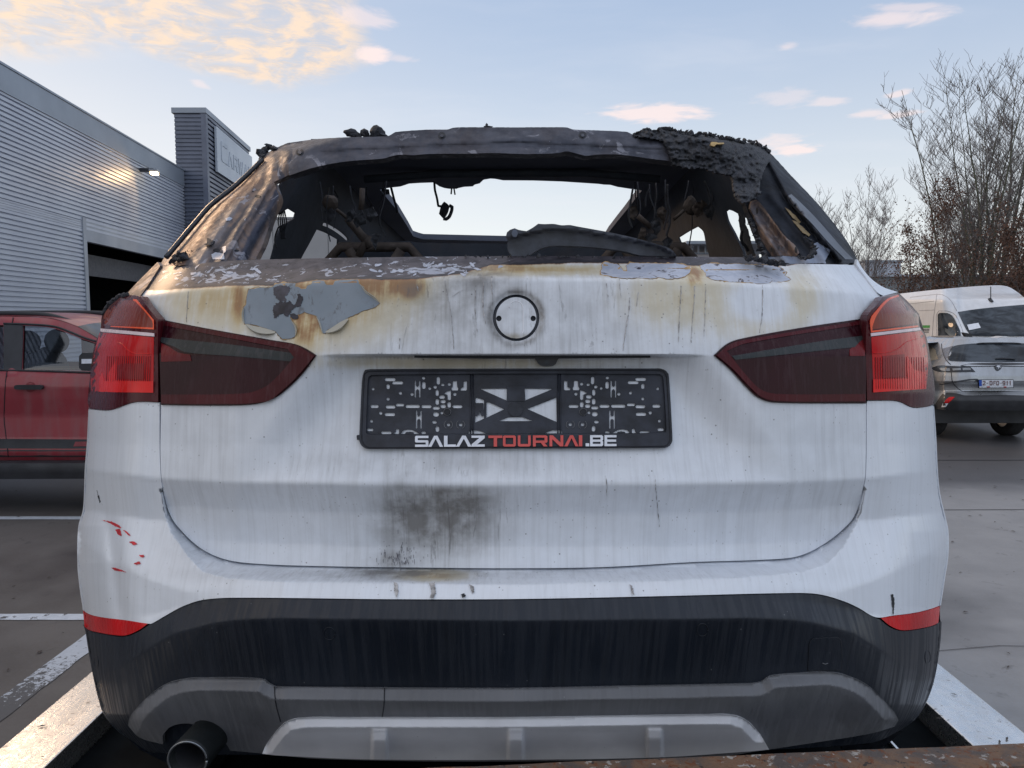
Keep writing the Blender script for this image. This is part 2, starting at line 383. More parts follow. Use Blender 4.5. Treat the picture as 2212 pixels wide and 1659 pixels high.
# white paint with soot, scorch, drips; the stain attribute carries where (R burnt through, G heat-yellowed, B soot)
def body_paint(name, drips=1.0):
    m_, t = newmat(name)
    o = t.obj(); a = t.attr('stain'); s_ = t.nt.nodes.new('ShaderNodeSeparateColor'); t.nt.links.new(a.outputs['Color'], s_.inputs[0])
    burn, sc, soot = s_.outputs[0], s_.outputs[1], s_.outputs[2]
    st1 = t.noise(t.obj((95, 12, 3.0)), 1.0, 3, 0.6); st2 = t.noise(t.obj((240, 30, 5.0)), 1.0, 2, 0.5)
    big = t.noise(o, 3.5, 3); n20 = t.noise(o, 26, 6, 0.62); n90 = t.noise(o, 110, 5, 0.7)
    base = t.mix(t.ramp(big, 0.3, 0.7), (0.70, 0.75, 0.825), (0.745, 0.79, 0.86))
    grime = t.m('MULTIPLY', t.ramp(st1, 0.42, 0.72), t.m('ADD', 0.10, t.m('MULTIPLY', soot, 0.55)))
    grime = t.m('ADD', grime, t.m('MULTIPLY', t.ramp(st2, 0.50, 0.75), t.m('ADD', 0.06, t.m('MULTIPLY', soot, 0.40))))
    base = t.mix(t.m('MULTIPLY', grime, drips * .80), base, (0.29, 0.30, 0.31))
    y1 = t.m('MULTIPLY', sc, t.ramp(t.m('ADD', t.m('MULTIPLY', st1, 0.5), t.m('MULTIPLY', n20, 0.5)), 0.25, 0.6, 0.55, 1.25))
    base = t.mix(t.ramp(y1, 0.03, 0.55), base, (0.62, 0.575, 0.455))
    base = t.mix(t.ramp(y1, 0.50, 0.95), base, (0.56, 0.44, 0.24))
    base = t.mix(t.ramp(y1, 0.78, 1.35), base, (0.33, 0.17, 0.06))
    # soot clouds
    sm = t.m('MULTIPLY', soot, t.ramp(n20, 0.25, 0.7, 0.55, 1.2))
    base = t.mix(t.ramp(sm, 0.06, 1.1, 0.0, 0.86, smooth=False), base, (0.13, 0.125, 0.12))
    # crusts and drips of black residue
    drip = t.m('MULTIPLY', t.ramp(t.noise(t.obj((60, 12, 7.0)), 1.0, 5, 0.7, 0.6), 0.60, 0.66), t.ramp(soot, 0.12, 0.5))
    base = t.mix(t.m('MULTIPLY', drip, 0.45), base, (0.10, 0.095, 0.10))
    vs = t.vor(o, 55); sp = t.m('MULTIPLY', t.ramp(vs, 0.10, 0.05), t.ramp(t.noise(o, 9, 3), 0.47, 0.60))
    base = t.mix(t.m('MULTIPLY', sp, 0.75), base, (0.08, 0.08, 0.085))
    vs2 = t.vor(t.obj((1, 1, .55)), 120); sp2 = t.m('MULTIPLY', t.ramp(vs2, 0.16, 0.06), t.ramp(t.noise(o, 14, 3), 0.50, 0.64))
    base = t.mix(t.m('MULTIPLY', sp2, 0.5), base, (0.16, 0.15, 0.15))
    # burnt to the metal
    bn = t.m('ADD', burn, t.m('MULTIPLY', t.m('SUBTRACT', n20, 0.5), 0.55))
    bm_ = t.ramp(bn, 0.47, 0.51)
    halo = t.ramp(bn, 0.30, 0.48)
    base = t.mix(t.m('MULTIPLY', halo, 0.85), base, (0.20, 0.075, 0.02))
    fl = t.noise(t.obj((16, 16, 26)), 1.0, 7, 0.68, 1.6)
    metal_c = t.mix(t.ramp(fl, 0.38, 0.60), (0.036, 0.034, 0.047), (0.080, 0.073, 0.090))
    flake = t.ramp(t.m('ADD', t.noise(t.obj((30, 30, 60)), 1.0, 6, 0.62, 1.0), t.m('MULTIPLY', t.m('SUBTRACT', burn, 1.35), 0.34)), 0.485, 0.50)
    metal_c = t.mix(flake, metal_c, (0.36, 0.39, 0.47))
    metal_c = t.mix(t.m('MULTIPLY', t.ramp(t.m('ADD', bn, t.m('MULTIPLY', t.m('SUBTRACT', fl, .5), .5)), .95, .60), .9), metal_c, (0.026, 0.026, 0.034))
    darkv = t.ramp(t.noise(t.obj((22, 22, 40)), 1.0, 6, 0.7, 0.8), 0.60, 0.64)
    metal_c = t.mix(darkv, metal_c, (0.03, 0.028, 0.035))
    base = t.mix(bm_, base, metal_c)
    rough = t.mix(bm_, t.mix(t.ramp(t.m('ADD', grime, soot), 0.1, 0.6), (0.32,) * 3, (0.55,) * 3), (0.55,) * 3)
    h = t.m('ADD', t.m('MULTIPLY', bm_, t.m('SUBTRACT', fl, 1.0)), t.m('MULTIPLY', n90, 0.06))
    b = finish(t, base, rough, t.m('MULTIPLY', bm_, 0.15), t.bump(h, 0.35, 0.003)); b.inputs['Coat Weight'].default_value = 0.18; b.inputs['Coat Roughness'].default_value = 0.15
    return m_
M = {}
M['paint'] = body_paint('sooty white paint')

def burnt_metal(name, warm=1.0, light=0.5, grey=0.0, zones=False):
    m_, t = newmat(name); o = t.obj()
    n1 = t.noise(o, 9, 6, 0.62, 0.6); n2 = t.noise(t.obj((10, 10, 5)), 1.6, 5, 0.6, 1.2); n3 = t.noise(o, 60, 5, 0.7)
    c = t.mix(t.ramp(n1, 0.35, 0.62), (0.075, 0.075, 0.095), (0.21 * warm, 0.145 * warm, 0.115 * warm))
    c = t.mix(t.m('MULTIPLY', t.ramp(n2, 0.48, 0.60), .75), c, (0.045, 0.048, 0.068))
    if grey: c = t.mix(1.0, c, (0.62, 0.62, 0.66), 'MULTIPLY')
    if grey: c = t.mix(grey, c, t.mix(t.ramp(t.noise(o, 13, 5, .6), .35, .65), (0.030, 0.037, 0.058), (0.088, 0.098, 0.132)))
    if zones:
        a = t.attr('stain'); s_ = t.nt.nodes.new('ShaderNodeSeparateColor'); t.nt.links.new(a.outputs['Color'], s_.inputs[0]); nz = t.m('MULTIPLY', t.m('SUBTRACT', t.noise(o, 11, 5, .6, .4), .5), .9)
        c = t.mix(t.ramp(t.m('ADD', s_.outputs[0], nz), .3, .7), c, (0.150, 0.088, 0.066))
        c = t.mix(t.ramp(t.m('ADD', s_.outputs[1], nz), .3, .7), c, (0.17, 0.155, 0.165))
        c = t.mix(t.ramp(t.m('ADD', s_.outputs[2], nz), .3, .7), c, (0.030, 0.036, 0.062))
    fl = t.m('MULTIPLY', t.ramp(t.noise(o, 17, 6, 0.65, 0.9), 0.57, 0.59), t.ramp(n1, 0.4, 0.55))
    c = t.mix(t.m('MULTIPLY', fl, light), c, (0.40, 0.41, 0.48))
    finish(t, c, t.ramp(n3, 0.3, 0.7, 0.40, 0.62), 0.35, t.bump(t.m('ADD', n1, t.m('MULTIPLY', n3, 0.2)), 0.5, 0.006)); return m_
M['burnt'] = burnt_metal('burnt bare metal')
M['pillarL'] = burnt_metal('burnt pillar metal', zones=True)
M['header'] = burnt_metal('burnt roof metal', 0.60, 0.45, grey=.75)
m_, t = newmat('charred black'); o = t.obj(); n_ = t.noise(o, 35, 8, 0.75); n2_ = t.noise(o, 6, 4)
c = t.mix(t.ramp(n_, .35, .7), (0.012, 0.015, 0.022), (0.050, 0.056, 0.074)); c = t.mix(t.ramp(n2_, 0.55, 0.75, 0, .4), c, (0.09, 0.085, 0.095))
finish(t, c, t.ramp(n_, .3, .7, .55, .85), 0.0, t.bump(n_, 0.8, 0.012)); M['char'] = m_
m_, t = newmat('soot covered interior'); o = t.obj(); n_ = t.noise(o, 8, 6, 0.65, .5)
c = t.mix(t.ramp(n_, .3, .7), (0.020, 0.027, 0.042), (0.036, 0.045, 0.064)); c = t.mix(t.ramp(t.noise(o, 4, 5, .6), 0.56, 0.72, 0, .35), c, (0.075, 0.048, 0.035))
finish(t, c, .85, 0.0, t.bump(n_, 0.4, 0.01)); M['soot'] = m_
M['ash_ceiling'] = simple('grey soot film', (0.085, 0.10, 0.14), 0.85, 0, .12, 5)
M['rusty_frame'] = simple('heat-rusted steel', (0.050, 0.040, 0.036), 0.8, 0.1, .4, 25, .4)
M['blackplastic'] = simple('black plastic', (0.028, 0.032, 0.042), 0.42, 0, .2, 30, .05)
M['gloss_black'] = simple('gloss black trim', (0.018, 0.022, 0.032), 0.22, 0, .1, 12)
M['holder'] = simple('dusty black plastic', (0.022, 0.026, 0.038), 0.50, 0, .45, 22, .12, spec=.4)
M['wiper'] = simple('weathered black wiper', (0.05, 0.058, 0.078), 0.55, 0, .3, 30, .2)
M['primer'] = None
m_, t = newmat('grey primer'); o = t.obj(); n_ = t.noise(o, 6, 3); drip_ = t.ramp(t.noise(t.obj((55, 55, 6)), 1.0, 5, .7, .5), 0.56, .64)
c = t.mix(t.ramp(n_, .3, .7), (0.150, 0.195, 0.240), (0.225, 0.270, 0.325)); c = t.mix(t.m('MULTIPLY', drip_, .7), c, (0.09, 0.10, 0.12)); c = t.mix(t.ramp(t.noise(o, 14, 6, .7), .52, .72, 0, .45), c, (.15, .16, .18))
finish(t, c, .42, 0.1, t.bump(t.noise(o, 60, 4), .1, .002)); M['primer'] = m_
m_, t = newmat('pale blistered primer'); o = t.obj(); n_ = t.noise(o, 22, 6, .65, 1.0)
c = t.mix(t.ramp(n_, .35, .6), (0.36, 0.41, 0.52), (0.48, 0.52, 0.62)); c = t.mix(t.ramp(t.noise(o, 22, 7, .7, 1.2), .585, .61), c, (0.055, 0.045, 0.06))
finish(t, c, .4, 0.1, t.bump(n_, .3, .003)); M['blister'] = m_
m_, t = newmat('curled paint back'); finish(t, (0.40, 0.39, 0.34), .6); M['curl'] = m_

M['tar'] = simple('greasy soot', (0.34, 0.335, 0.34), .5, 0, .55, 90)
def trim_mat(name, col, streaks, rough=.5):
    m_, t = newmat(name); o = t.obj()
    s1 = t.noise(t.obj((130, 11, 3.2)), 1.0, 3, .5, 0); s2 = t.noise(o, 4, 4); s3 = t.noise(t.obj((160, 160, 60)), 1., 3)
    c = t.mix(t.ramp(s2, .3, .7), tuple(k * .85 for k in col), tuple(k * 1.15 for k in col))
    c = t.mix(t.m('MULTIPLY', t.ramp(s1, .46, .66), streaks * .6), c, tuple(k * 1.6 + .004 for k in col))
    c = t.mix(t.m('MULTIPLY', t.ramp(t.noise(t.obj((85, 8, 2.2)), 1.0, 3, .5, 0), .58, .66), streaks * .8), c, tuple(k * .45 for k in col))
    sp = t.m('MULTIPLY', t.ramp(t.vor(o, 45), .07, .03), t.ramp(t.noise(o, 11, 3), .5, .6))
    c = t.mix(t.m('MULTIPLY', sp, .6), c, (.25, .26, .28))
    r = t.ramp(s1, .4, .6, rough - .1, rough + .12)
    finish(t, c, r, 0, t.bump(s3, .08, .002), spec=.45); return m_
M['trim'] = trim_mat('weathered black trim', (0.011, 0.016, 0.026), .28)
M['valance'] = trim_mat('grey matt plastic', (0.135, 0.142, 0.158), .15, .55)
M['skid'] = trim_mat('dusty silver plastic', (0.70, 0.72, 0.76), .0, .5)
def lens(name, col, rough=.18, dust=.35, var=None, line=0.0, sp=1.0):
    m_, t = newmat(name); o = t.obj(); st = t.noise(t.obj((120, 120, 5)), 1., 4, .65); n_ = t.noise(o, 7, 3)
    c = t.mix(t.ramp(n_, .3, .7), tuple(k * .8 for k in col), tuple(min(1, k * 1.2) for k in col))
    if line:
        wv = t.n('ShaderNodeTexWave', wave_type='BANDS', bands_direction='X'); t.set(wv.inputs['Vector'], o); wv.inputs['Scale'].default_value = line; wv.inputs['Distortion'].default_value = .4
        c = t.mix(t.m('MULTIPLY', wv.outputs['Fac'], .35), c, tuple(k * .45 for k in col))
    c = t.mix(t.m('MULTIPLY', t.ramp(st, .45, .75), dust), c, (.33, .27, .28))
    finish(t, c, t.ramp(st, .4, .7, rough, rough + .2), 0, None, .06 * sp, .16); return m_
M['lens_dark'] = lens('smoked red lens', (0.026, 0.004, 0.008), .2, .07)
M['lens_rim'] = lens('dark red lens rim', (0.065, 0.006, 0.011), .2, .10)
M['lens_red'] = lens('red lens', (0.55, 0.012, 0.016), .2, .16, line=170)
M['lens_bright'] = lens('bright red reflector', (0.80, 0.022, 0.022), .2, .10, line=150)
M['lens_amber'] = lens('indicator lens', (0.20, 0.035, 0.022), .18, .25)
M['lens_orange'] = lens('orange reflector edge', (0.85, 0.12, 0.05), .2, .05)
M['lens_white'] = lens('clear lens strip', (0.72, 0.60, 0.64), .2, .1)
M['lens_ghost'] = lens('clear bar behind smoked lens', (0.036, 0.042, 0.046), .2, .08)
M['reflector'] = lens('red reflector', (0.62, 0.010, 0.014), .22, .10, line=300)
M['white_print'] = simple('white lettering', (0.72, 0.76, 0.84), .45, 0, .08, 40)
M['red_print'] = simple('faded red lettering', (0.62, 0.085, 0.075), .45, 0, .1, 40)
M['steel'] = simple('exhaust steel', (0.20, 0.22, 0.24), .28, .9, .3, 14, .1)
M['tyre'] = simple('tyre rubber', (0.02, 0.02, 0.022), .8)
M['rim'] = simple('alloy', (0.35, 0.36, 0.38), .35, .8)
M['glass'] = simple('dark glass', (0.02, 0.03, 0.042), .06, 0, .1, 3, spec=.8)

# ------------------------------------------------------------------ body surfaces of the burnt car
CU = 1109.0
edgeL = [(640, 262), (660, 244), (714, 217), (750, 203), (813, 195), (870, 189), (950, 188), (1013, 183), (1100, 179), (1138, 169), (1216, 167), (1263, 171), (1320, 179), (1400, 190), (1480, 205), (1540, 222), (1577, 255), (1620, 300), (1660, 380)]
edgeR = [(634, 1946), (651, 1963), (679, 1988), (722, 2001), (785, 2014), (848, 2022), (880, 2020), (950, 2023), (1013, 2026), (1066, 2031), (1122, 2044), (1147, 2049), (1200, 2049), (1247, 2042), (1310, 2033), (1345, 2034), (1400, 2030), (1470, 2018), (1520, 2000), (1555, 1975), (1600, 1930), (1660, 1850)]
topL = [(270, 800), (300, 672), (323, 589), (340, 565), (369, 536), (402, 500), (440, 452), (483, 414), (550, 359), (570, 340), (600, 306), (640, 262)]
topR = [(270, 1420), (294, 1537), (307, 1623), (318, 1649), (342, 1675), (380, 1709), (424, 1752), (464, 1787), (496, 1812), (524, 1832), (554, 1849), (600, 1900), (634, 1946)]
eL = np.array(topL + edgeL[1:]); eR = np.array(topR + edgeR[1:])
def hs(u, v):
    u = np.asarray(u, float); v = np.asarray(v, float)
    hL = CU - np.interp(v, eL[:, 0], eL[:, 1]); hR = np.interp(v, eR[:, 0], eR[:, 1]) - CU
    left = u < CU; h = np.abs(u - CU); q = np.where(left, h / hL, h / hR)
    return h * np.where(left, 1.0, 1.0), q
def rows_fn(rows, wrap=.24, wq=.84, blur=3.0):
    H = [np.array([p[0] for p in r], float) for r in rows]; VV = [np.array([p[1] for p in r], float) for r in rows]; YY = [np.array([p[2] for p in r], float) for r in rows]
    def raw(h, v):
        vk = np.stack([np.interp(h, H[k], VV[k]) for k in range(len(rows))]); yk = np.stack([np.interp(h, H[k], YY[k]) for k in range(len(rows))])
        res = yk[0].copy()
        for k in range(len(rows) - 1):
            t_ = np.clip((v - vk[k]) / np.maximum(vk[k + 1] - vk[k], 1e-3), 0, 1); res = res + t_ * (yk[k + 1] - yk[k])
        return res
    def f(u, v):
        u = np.atleast_1d(np.asarray(u, float)); v = np.atleast_1d(np.asarray(v, float)) + 0 * u; u = u + 0 * v
        h, q = hs(u, v); res = 0
        for dv, dh, wt in ((0, 0, .28), (-blur, 0, .18), (blur, 0, .18), (-2 * blur, 6, .09), (2 * blur, 6, .09), (0, -14, .09), (0, 14, .09)):
            res = res + wt * raw(np.abs(h + dh), v + dv)
        tq = np.clip((q - wq) / (1 - wq), 0, .996)
        return res + wrap * (1 - np.sqrt(1 - tq ** 2))
    return f
lat = lambda y0, a=0, b=0, c=0, d=0: (y0, y0 + .012 + a, y0 + .05 + b, y0 + .115 + c, y0 + .16 + d)
def R(vs, ys): return list(zip((0, 330, 600, 780, 940), vs, ys))
R0 = [(0, 270, 1.87), (440, 285, 1.89), (550, 300, 1.92), (940, 310, 1.95)]
R01 = [(0, 300, 1.83), (440, 318, 1.86), (550, 330, 1.90), (940, 340, 1.93)]
R02 = [(0, 336, 1.80), (440, 360, 1.82), (550, 400, 1.83), (940, 420, 1.86)]
RA = R((553, 556, 567, 574, 576), (1.49, 1.505, 1.56, 1.62, 1.68))
RA2 = R((574, 577, 588, 600, 604), (1.462, 1.475, 1.53, 1.585, 1.64))
RB = R((601, 605, 621, 638, 641), (1.385, 1.40, 1.455, 1.535, 1.60))
RC = R((766, 767, 767, 767, 767), (1.335, 1.345, 1.395, 1.465, 1.51))
RD = R((870, 870, 870, 870, 870), (1.325, 1.337, 1.385, 1.455, 1.50))
RE = R((960, 960, 960, 960, 960), (1.318, 1.330, 1.375, 1.445, 1.49))
RF = R((1050, 1049, 1043, 1034, 1012), (1.300, 1.312, 1.36, 1.43, 1.475))
RG1 = R((1056, 1055, 1049, 1040, 1019), (1.304, 1.316, 1.363, 1.434, 1.478))
RG2 = R((1110, 1110, 1100, 1090, 1060), (1.336, 1.348, 1.393, 1.46, 1.50))
RG3 = R((1180, 1180, 1170, 1160, 1150), (1.342, 1.354, 1.40, 1.465, 1.50))
RG4 = R((1230, 1230, 1225, 1220, 1215), (1.328, 1.341, 1.39, 1.455, 1.49))
TG0 = rows_fn([R0, R01, R02, RA, RA2, RB, RC, RD, RE, RF, RG1, RG2, RG3, RG4])
def TG(u, v):
    u = np.atleast_1d(np.asarray(u, float)); v = np.atleast_1d(np.asarray(v, float)) + 0 * u
    y_ = TG0(u, v); h = np.abs(u - CU)
    hw = 352 + (v - 768) * .72
    lateral = 1 - sstep(-75, 80, h - hw)
    down = np.clip((1036 - v) / (1036 - 790), 0, 1)
    prof = .060 * down ** .75
    top = sstep(766.5, 771, v)
    rec = prof * lateral * top
    # emblem dish
    r = np.hypot(u - 1115, (v - 686.5) * 1.0)
    rec = rec + .006 * (1 - sstep(49, 62, r))
    # gentle dents
    rec = rec + .0015 * (fbm(u / 90, v / 90) - .5)
    return y_ + rec
B0 = RC; B1 = RF
B1b = R((1056, 1055, 1049, 1040, 1020), (1.303, 1.315, 1.363, 1.433, 1.478))
B2 = R((1130, 1130, 1130, 1124, 1102), (1.30, 1.315, 1.37, 1.452, 1.50))
B3 = [(0, 1264, 1.232), (330, 1262, 1.243), (500, 1262, 1.262), (600, 1268, 1.285), (700, 1278, 1.325), (776, 1253, 1.372), (871, 1212, 1.435), (940, 1164, 1.465)]
B4 = [(0, 1294, 1.212), (330, 1293, 1.224), (500, 1293, 1.245), (600, 1297, 1.272), (700, 1310, 1.318), (780, 1330, 1.362), (940, 1325, 1.45)]
B5 = [(0, 1340, 1.186), (400, 1336, 1.197), (500, 1334, 1.212), (600, 1338, 1.238), (650, 1345, 1.255), (735, 1368, 1.292), (785, 1399, 1.325), (850, 1443, 1.38), (940, 1470, 1.44)]
B5b = [(0, 1346, 1.188), (400, 1342, 1.199), (500, 1340, 1.214), (600, 1344, 1.24), (650, 1352, 1.258), (735, 1375, 1.295), (785, 1406, 1.328), (850, 1450, 1.384), (940, 1477, 1.444)]
B6 = [(0, 1487, 1.230), (500, 1475, 1.255), (700, 1490, 1.325), (835, 1560, 1.40), (940, 1575, 1.47)]
B7 = [(0, 1660, 1.36), (500, 1660, 1.37), (850, 1660, 1.47), (940, 1660, 1.55)]
BP0 = rows_fn([B0, RD, RE, B1, B1b, B2, B3, B4, B5, B5b, B6, B7], wrap=.26, wq=.86)
def BP(u, v):
    u = np.atleast_1d(np.asarray(u, float)); v = np.atleast_1d(np.asarray(v, float)) + 0 * u
    y_ = BP0(u, v)
    # crumple in the left corner
    dl = (u - (236 + (v - 1130) * .12))
    y_ = y_ + .012 * np.exp(-(dl / 15) ** 2) * sstep(1090, 1150, v) * (1 - sstep(1300, 1400, v))
    y_ = y_ + .003 * (fbm(u / 60 + 3, v / 60) - .5)
    return y_

# ------------------------------------------------------------------ where the fire left its marks
def G2(u, v, cx, cy, rx, ry): return np.exp(-((u - cx) / rx) ** 2 - ((v - cy) / ry) ** 2)
def stain_tg(u, v):
    burn_line = np.interp(u, [290, 330, 500, 600, 690, 800, 830, 900, 1000, 1060, 1300, 1500, 1700, 1760, 1900], [622, 627, 616, 617, 604, 602, 604, 603, 590, 572, 568, 574, 574, 560, 520])
    burn = .5 + (burn_line - v) / 14.0
    burn = np.where(u > 1000, .5 + (burn_line - v) / 10.0, burn)
    zone = 1.0 * G2(u, v, 960, 583, 130, 26) + 1.0 * G2(u, v, 470, 597, 110, 26) + .45 * G2(u, v, 720, 590, 150, 20)
    burn = np.where(burn > .8, .85 + .5 * np.clip(zone, 0, 1), burn); burn = np.clip(burn, 0, 1.4)
    sc = 1.0 * G2(u, v, 700, 640, 190, 95) + .75 * G2(u, v, 830, 612, 90, 26) + .9 * G2(u, v, 890, 618, 26, 26)
    sc = sc + .85 * G2(u, v, 1040, 578, 120, 16) * (v > 560) + .62 * G2(u, v, 1230, 583, 160, 13) + .95 * G2(u, v, 1500, 592, 20, 22)
    sc = sc + .36 * G2(u, v, 1560, 650, 190, 90) + .22 * G2(u, v, 1645, 700, 75, 45) + .4 * G2(u, v, 1730, 640, 40, 60) - .75 * G2(u, v, 1640, 655, 62, 40)
    sc = sc + .55 * G2(u, v, 430, 650, 90, 60) + .30 * G2(u, v, 1450, 640, 120, 60)
    sc = sc + .55 * G2(u, v, 1000, 785, 260, 13) * (v > 768) + .9 * G2(u, v, 660, 700, 30, 60) + .55 * G2(u, v, 515, 650, 14, 60)
    sc = np.clip(sc, 0, 1.2)
    wob = 30 * (fbm(u / 45, v / 45, 3) - .45) * 2; soot = .62 * sstep(-1.2, -.15, -np.hypot((u + wob - 950) / 165, (v + wob - 1108) / 112)) * sstep(1040, 1062, v)
    soot = soot + .45 * G2(u, v, 865, 1075, 32, 50) + .55 * G2(u, v, 990, 1100, 70, 60) * sstep(1045, 1060, v) + .75 * G2(u, v, 850, 1212, 46, 20) + .25 * G2(u, v, 880, 1150, 90, 60)
    soot = soot + .46 * G2(u, v, 985, 640, 130, 90) + .50 * G2(u, v, 1040, 598, 60, 22) + .24 * G2(u, v, 1260, 670, 150, 80)
    r = np.hypot(u - 1115, v - 686.5); soot = soot + .60 * np.exp(-((r - 57) / 8.0) ** 2)
    soot = soot + .30 * G2(u, v, 980, 1000, 260, 25) * (v > 965) + .30 * G2(u, v, 1100, 785, 330, 16) * (v > 768)
    soot = soot + .16 * G2(u, v, 700, 640, 260, 60) + .12 + .10 * fbm(u / 50, v / 300) + .30 * G2(u, v, 890, 625, 22, 16)
    soot = soot + .18 * G2(u, v, 1110, 770, 420, 60) * (v < 766)
    return burn, sc, np.clip(soot, 0, 1)
def stain_bp(u, v):
    soot = .06 + .70 * G2(u, v, 850, 1236, 90, 12) + .35 * G2(u, v, 890, 1240, 160, 14) + .22 * G2(u, v, 620, 1240, 260, 14) + .25 * G2(u, v, 1100, 1240, 500, 16)
    sc = .9 * G2(u, v, 935, 1243, 75, 12)
    soot = soot + .30 * G2(u, v, 430, 1170, 70, 50)
    return 0 * u, np.clip(sc, 0, 1), np.clip(soot, 0, 1)

CAR = thing('burnt_car', 'burnt-out white SUV seen from behind on the trailer, roof and windows charred, boot paint scorched', 'car', (0, 1.25, 0.76))

# ---- tailgate
gap_curve = [(346, 872), (347, 1000), (353, 1060), (369, 1115), (397, 1152), (438, 1187), (489, 1209), (560, 1218), (700, 1223), (900, 1226), (1110, 1227.5), (1300, 1225), (1500, 1214), (1650, 1209), (1722, 1202), (1772, 1180), (1817, 1147), (1847, 1112), (1867, 1042), (1870, 1000), (1871, 871)]
lampL_in = zL((620, 498), (1000, 572), (1500, 662), (1700, 697), (1800, 742), (1865, 785), (1750, 940), (1600, 1080), (1500, 1140), (1350, 1175), (1000, 1182), (640, 1177))
lampR_in = zR((270, 785), (380, 690), (500, 650), (1000, 560), (1470, 492), (1470, 1160), (750, 1158), (620, 1120), (520, 1030), (400, 900))
tg_out = [(304, 640), (318, 662), (342, 688)] + lampL_in[1:-1] + [(348, 874)] + gap_curve[1:-1] + [(1871, 872)] + [lampR_in[6], lampR_in[7], lampR_in[8], lampR_in[9], lampR_in[0], lampR_in[1], lampR_in[2], lampR_in[3]] + [(1871, 687), (1895, 657), (1903, 641), (1849, 573), (1796, 571), (1658, 569), (1650, 556), (1400, 554), (1109, 553), (800, 556), (552, 561), (487, 564), (393, 573), (346, 573)]
emb = [(1115 + 50.5 * math.cos(a), 686.5 + 50.5 * math.sin(a)) for a in np.linspace(0, 2 * math.pi, 40, endpoint=False)]
ex = []
for hrow in (RA2, RB, RC, RF, RG1):
    for uu in np.arange(310, 1900, 7):
        h = abs(uu - CU); vv = np.interp(h, [p[0] for p in hrow], [p[1] for p in hrow]); ex += [(uu, vv - 3.5), (uu, vv + 3.5)]
for uu in np.arange(680, 1550, 6): ex += [(uu, 766), (uu, 771.5)]
tailgate = panel('tailgate', tg_out, TG, M['paint'], CAR, step=7.5, holes=[emb], thick=.016, stain=stain_tg, extra=ex)
tailgate['label'] = 'white tailgate, scorched yellow and peeled to grey primer below the window'

# emblem seat: dark groove ring, white disc, two screw holes, embossed line
def flatat(y): return lambda u, v: y + 0 * np.asarray(u, float)
y_e = float(TG(1115, 740)[0]); e_surf = lambda u, v: TG0(u, v) + .006
ringo = [(1115 + 52 * math.cos(a), 686.5 + 51 * math.sin(a)) for a in np.linspace(0, 2 * math.pi, 48, endpoint=False)]
disc = [(1115 + 43.5 * math.cos(a), 686.5 + 44.5 * math.sin(a)) for a in np.linspace(0, 2 * math.pi, 48, endpoint=False)]
panel('emblem_groove', ringo, e_surf, M['blackplastic'], tailgate, step=8, off=.010, thick=0.004)
hl1, hl2 = zE((675, 866))[0], zE((1540, 866))[0]
holes = [[(c_[0] + 6 * math.cos(a), c_[1] + 6 * math.sin(a)) for a in np.linspace(0, 2 * math.pi, 16, endpoint=False)] for c_ in (hl1, hl2)]
def st_disc(u, v):
    return 0 * u, .35 * G2(u, v, 1115, 728, 40, 9), np.clip(.22 + .70 * G2(u, v, 1115, 728, 36, 9) + .3 * fbm(u / 9, v / 9), 0, 1)
panel('emblem_seat', disc, e_surf, M['paint'], tailgate, step=5, holes=holes, off=-.001, thick=.012, stain=st_disc, edge=.001)
M['hole'] = simple('dark hole', (0.012, 0.014, 0.02), .7)
for c_ in (hl1, hl2):
    panel('screw_hole', [(c_[0] + 6.8 * math.cos(a), c_[1] + 6.8 * math.sin(a)) for a in np.linspace(0, 2 * math.pi, 16, endpoint=False)], e_surf, M['hole'], tailgate, step=6, off=.006, thick=.004)
M['emboss'] = simple('embossed rib', (0.66, 0.68, 0.73), .4)
arc = zE((935, 600), (960, 500), (1040, 445), (1120, 435), (1200, 460), (1265, 530), (1290, 620), (1290, 900), (1290, 1180), (1255, 1260))
arc = resample(arc, 3, closed=False)
tube('embossed_rib', [tuple(W(p[0], p[1], float(e_surf(p[0], p[1])[0]) - .0005)) for p in arc], .0011, M['emboss'], tailgate, 6)

# reversing camera under the lip
camp = zPC((1000, 75), (1540, 75), (1490, 110), (1460, 160), (1430, 225), (1380, 262), (1180, 268), (1110, 235), (1070, 180))
rc = panel('reversing_camera', camp, lambda u, v: TG(u, 775 + 0 * v) - .012, M['gloss_black'], CAR, step=5, thick=.03)
lc = zPC((1265, 190))[0]
panel('camera_lens', [(lc[0] + 5.5 * math.cos(a), lc[1] + 5.5 * math.sin(a)) for a in np.linspace(0, 2 * math.pi, 18, endpoint=False)], lambda u, v: TG(u, 775 + 0 * v) - .016, M['glass'], rc, step=3, thick=.006)
M['light_strip'] = M['blackplastic']
panel('handle_recess', [(895, 768.5), (1405, 768.5), (1405, 773), (1100, 775), (895, 773)], lambda u, v: TG(u, 768 + 0 * v) + .004, M['hole'], CAR, step=8, thick=.02)

# ---- primer patches and blistered paint (real edges laid 0.6 mm proud of the sheet)
OFFP = -.0012
p1 = zN((230, 350), (310, 340), (400, 325), (480, 330), (560, 318), (600, 280), (700, 262), (820, 262), (880, 268), (870, 310), (920, 320), (960, 345), (1020, 340), (1040, 300), (1100, 280), (1110, 240), (1200, 225), (1270, 232), (1290, 270), (1310, 290), (1395, 290), (1420, 235), (1560, 218), (1740, 212), (1755, 270), (1820, 320), (1845, 400), (1930, 440), (2042, 545), (1980, 600), (1830, 640), (1700, 700), (1600, 745), (1440, 840), (1320, 910), (1290, 960), (1255, 955), (1235, 870), (1215, 800), (1170, 720), (1080, 690), (1000, 662), (960, 690), (900, 705), (850, 690), (800, 740), (820, 780), (850, 830), (872, 900), (868, 1000), (820, 1030), (700, 1040), (640, 980), (600, 930), (500, 900), (350, 850), (210, 825), (175, 830), (165, 720), (160, 600), (195, 560), (200, 480), (215, 400))
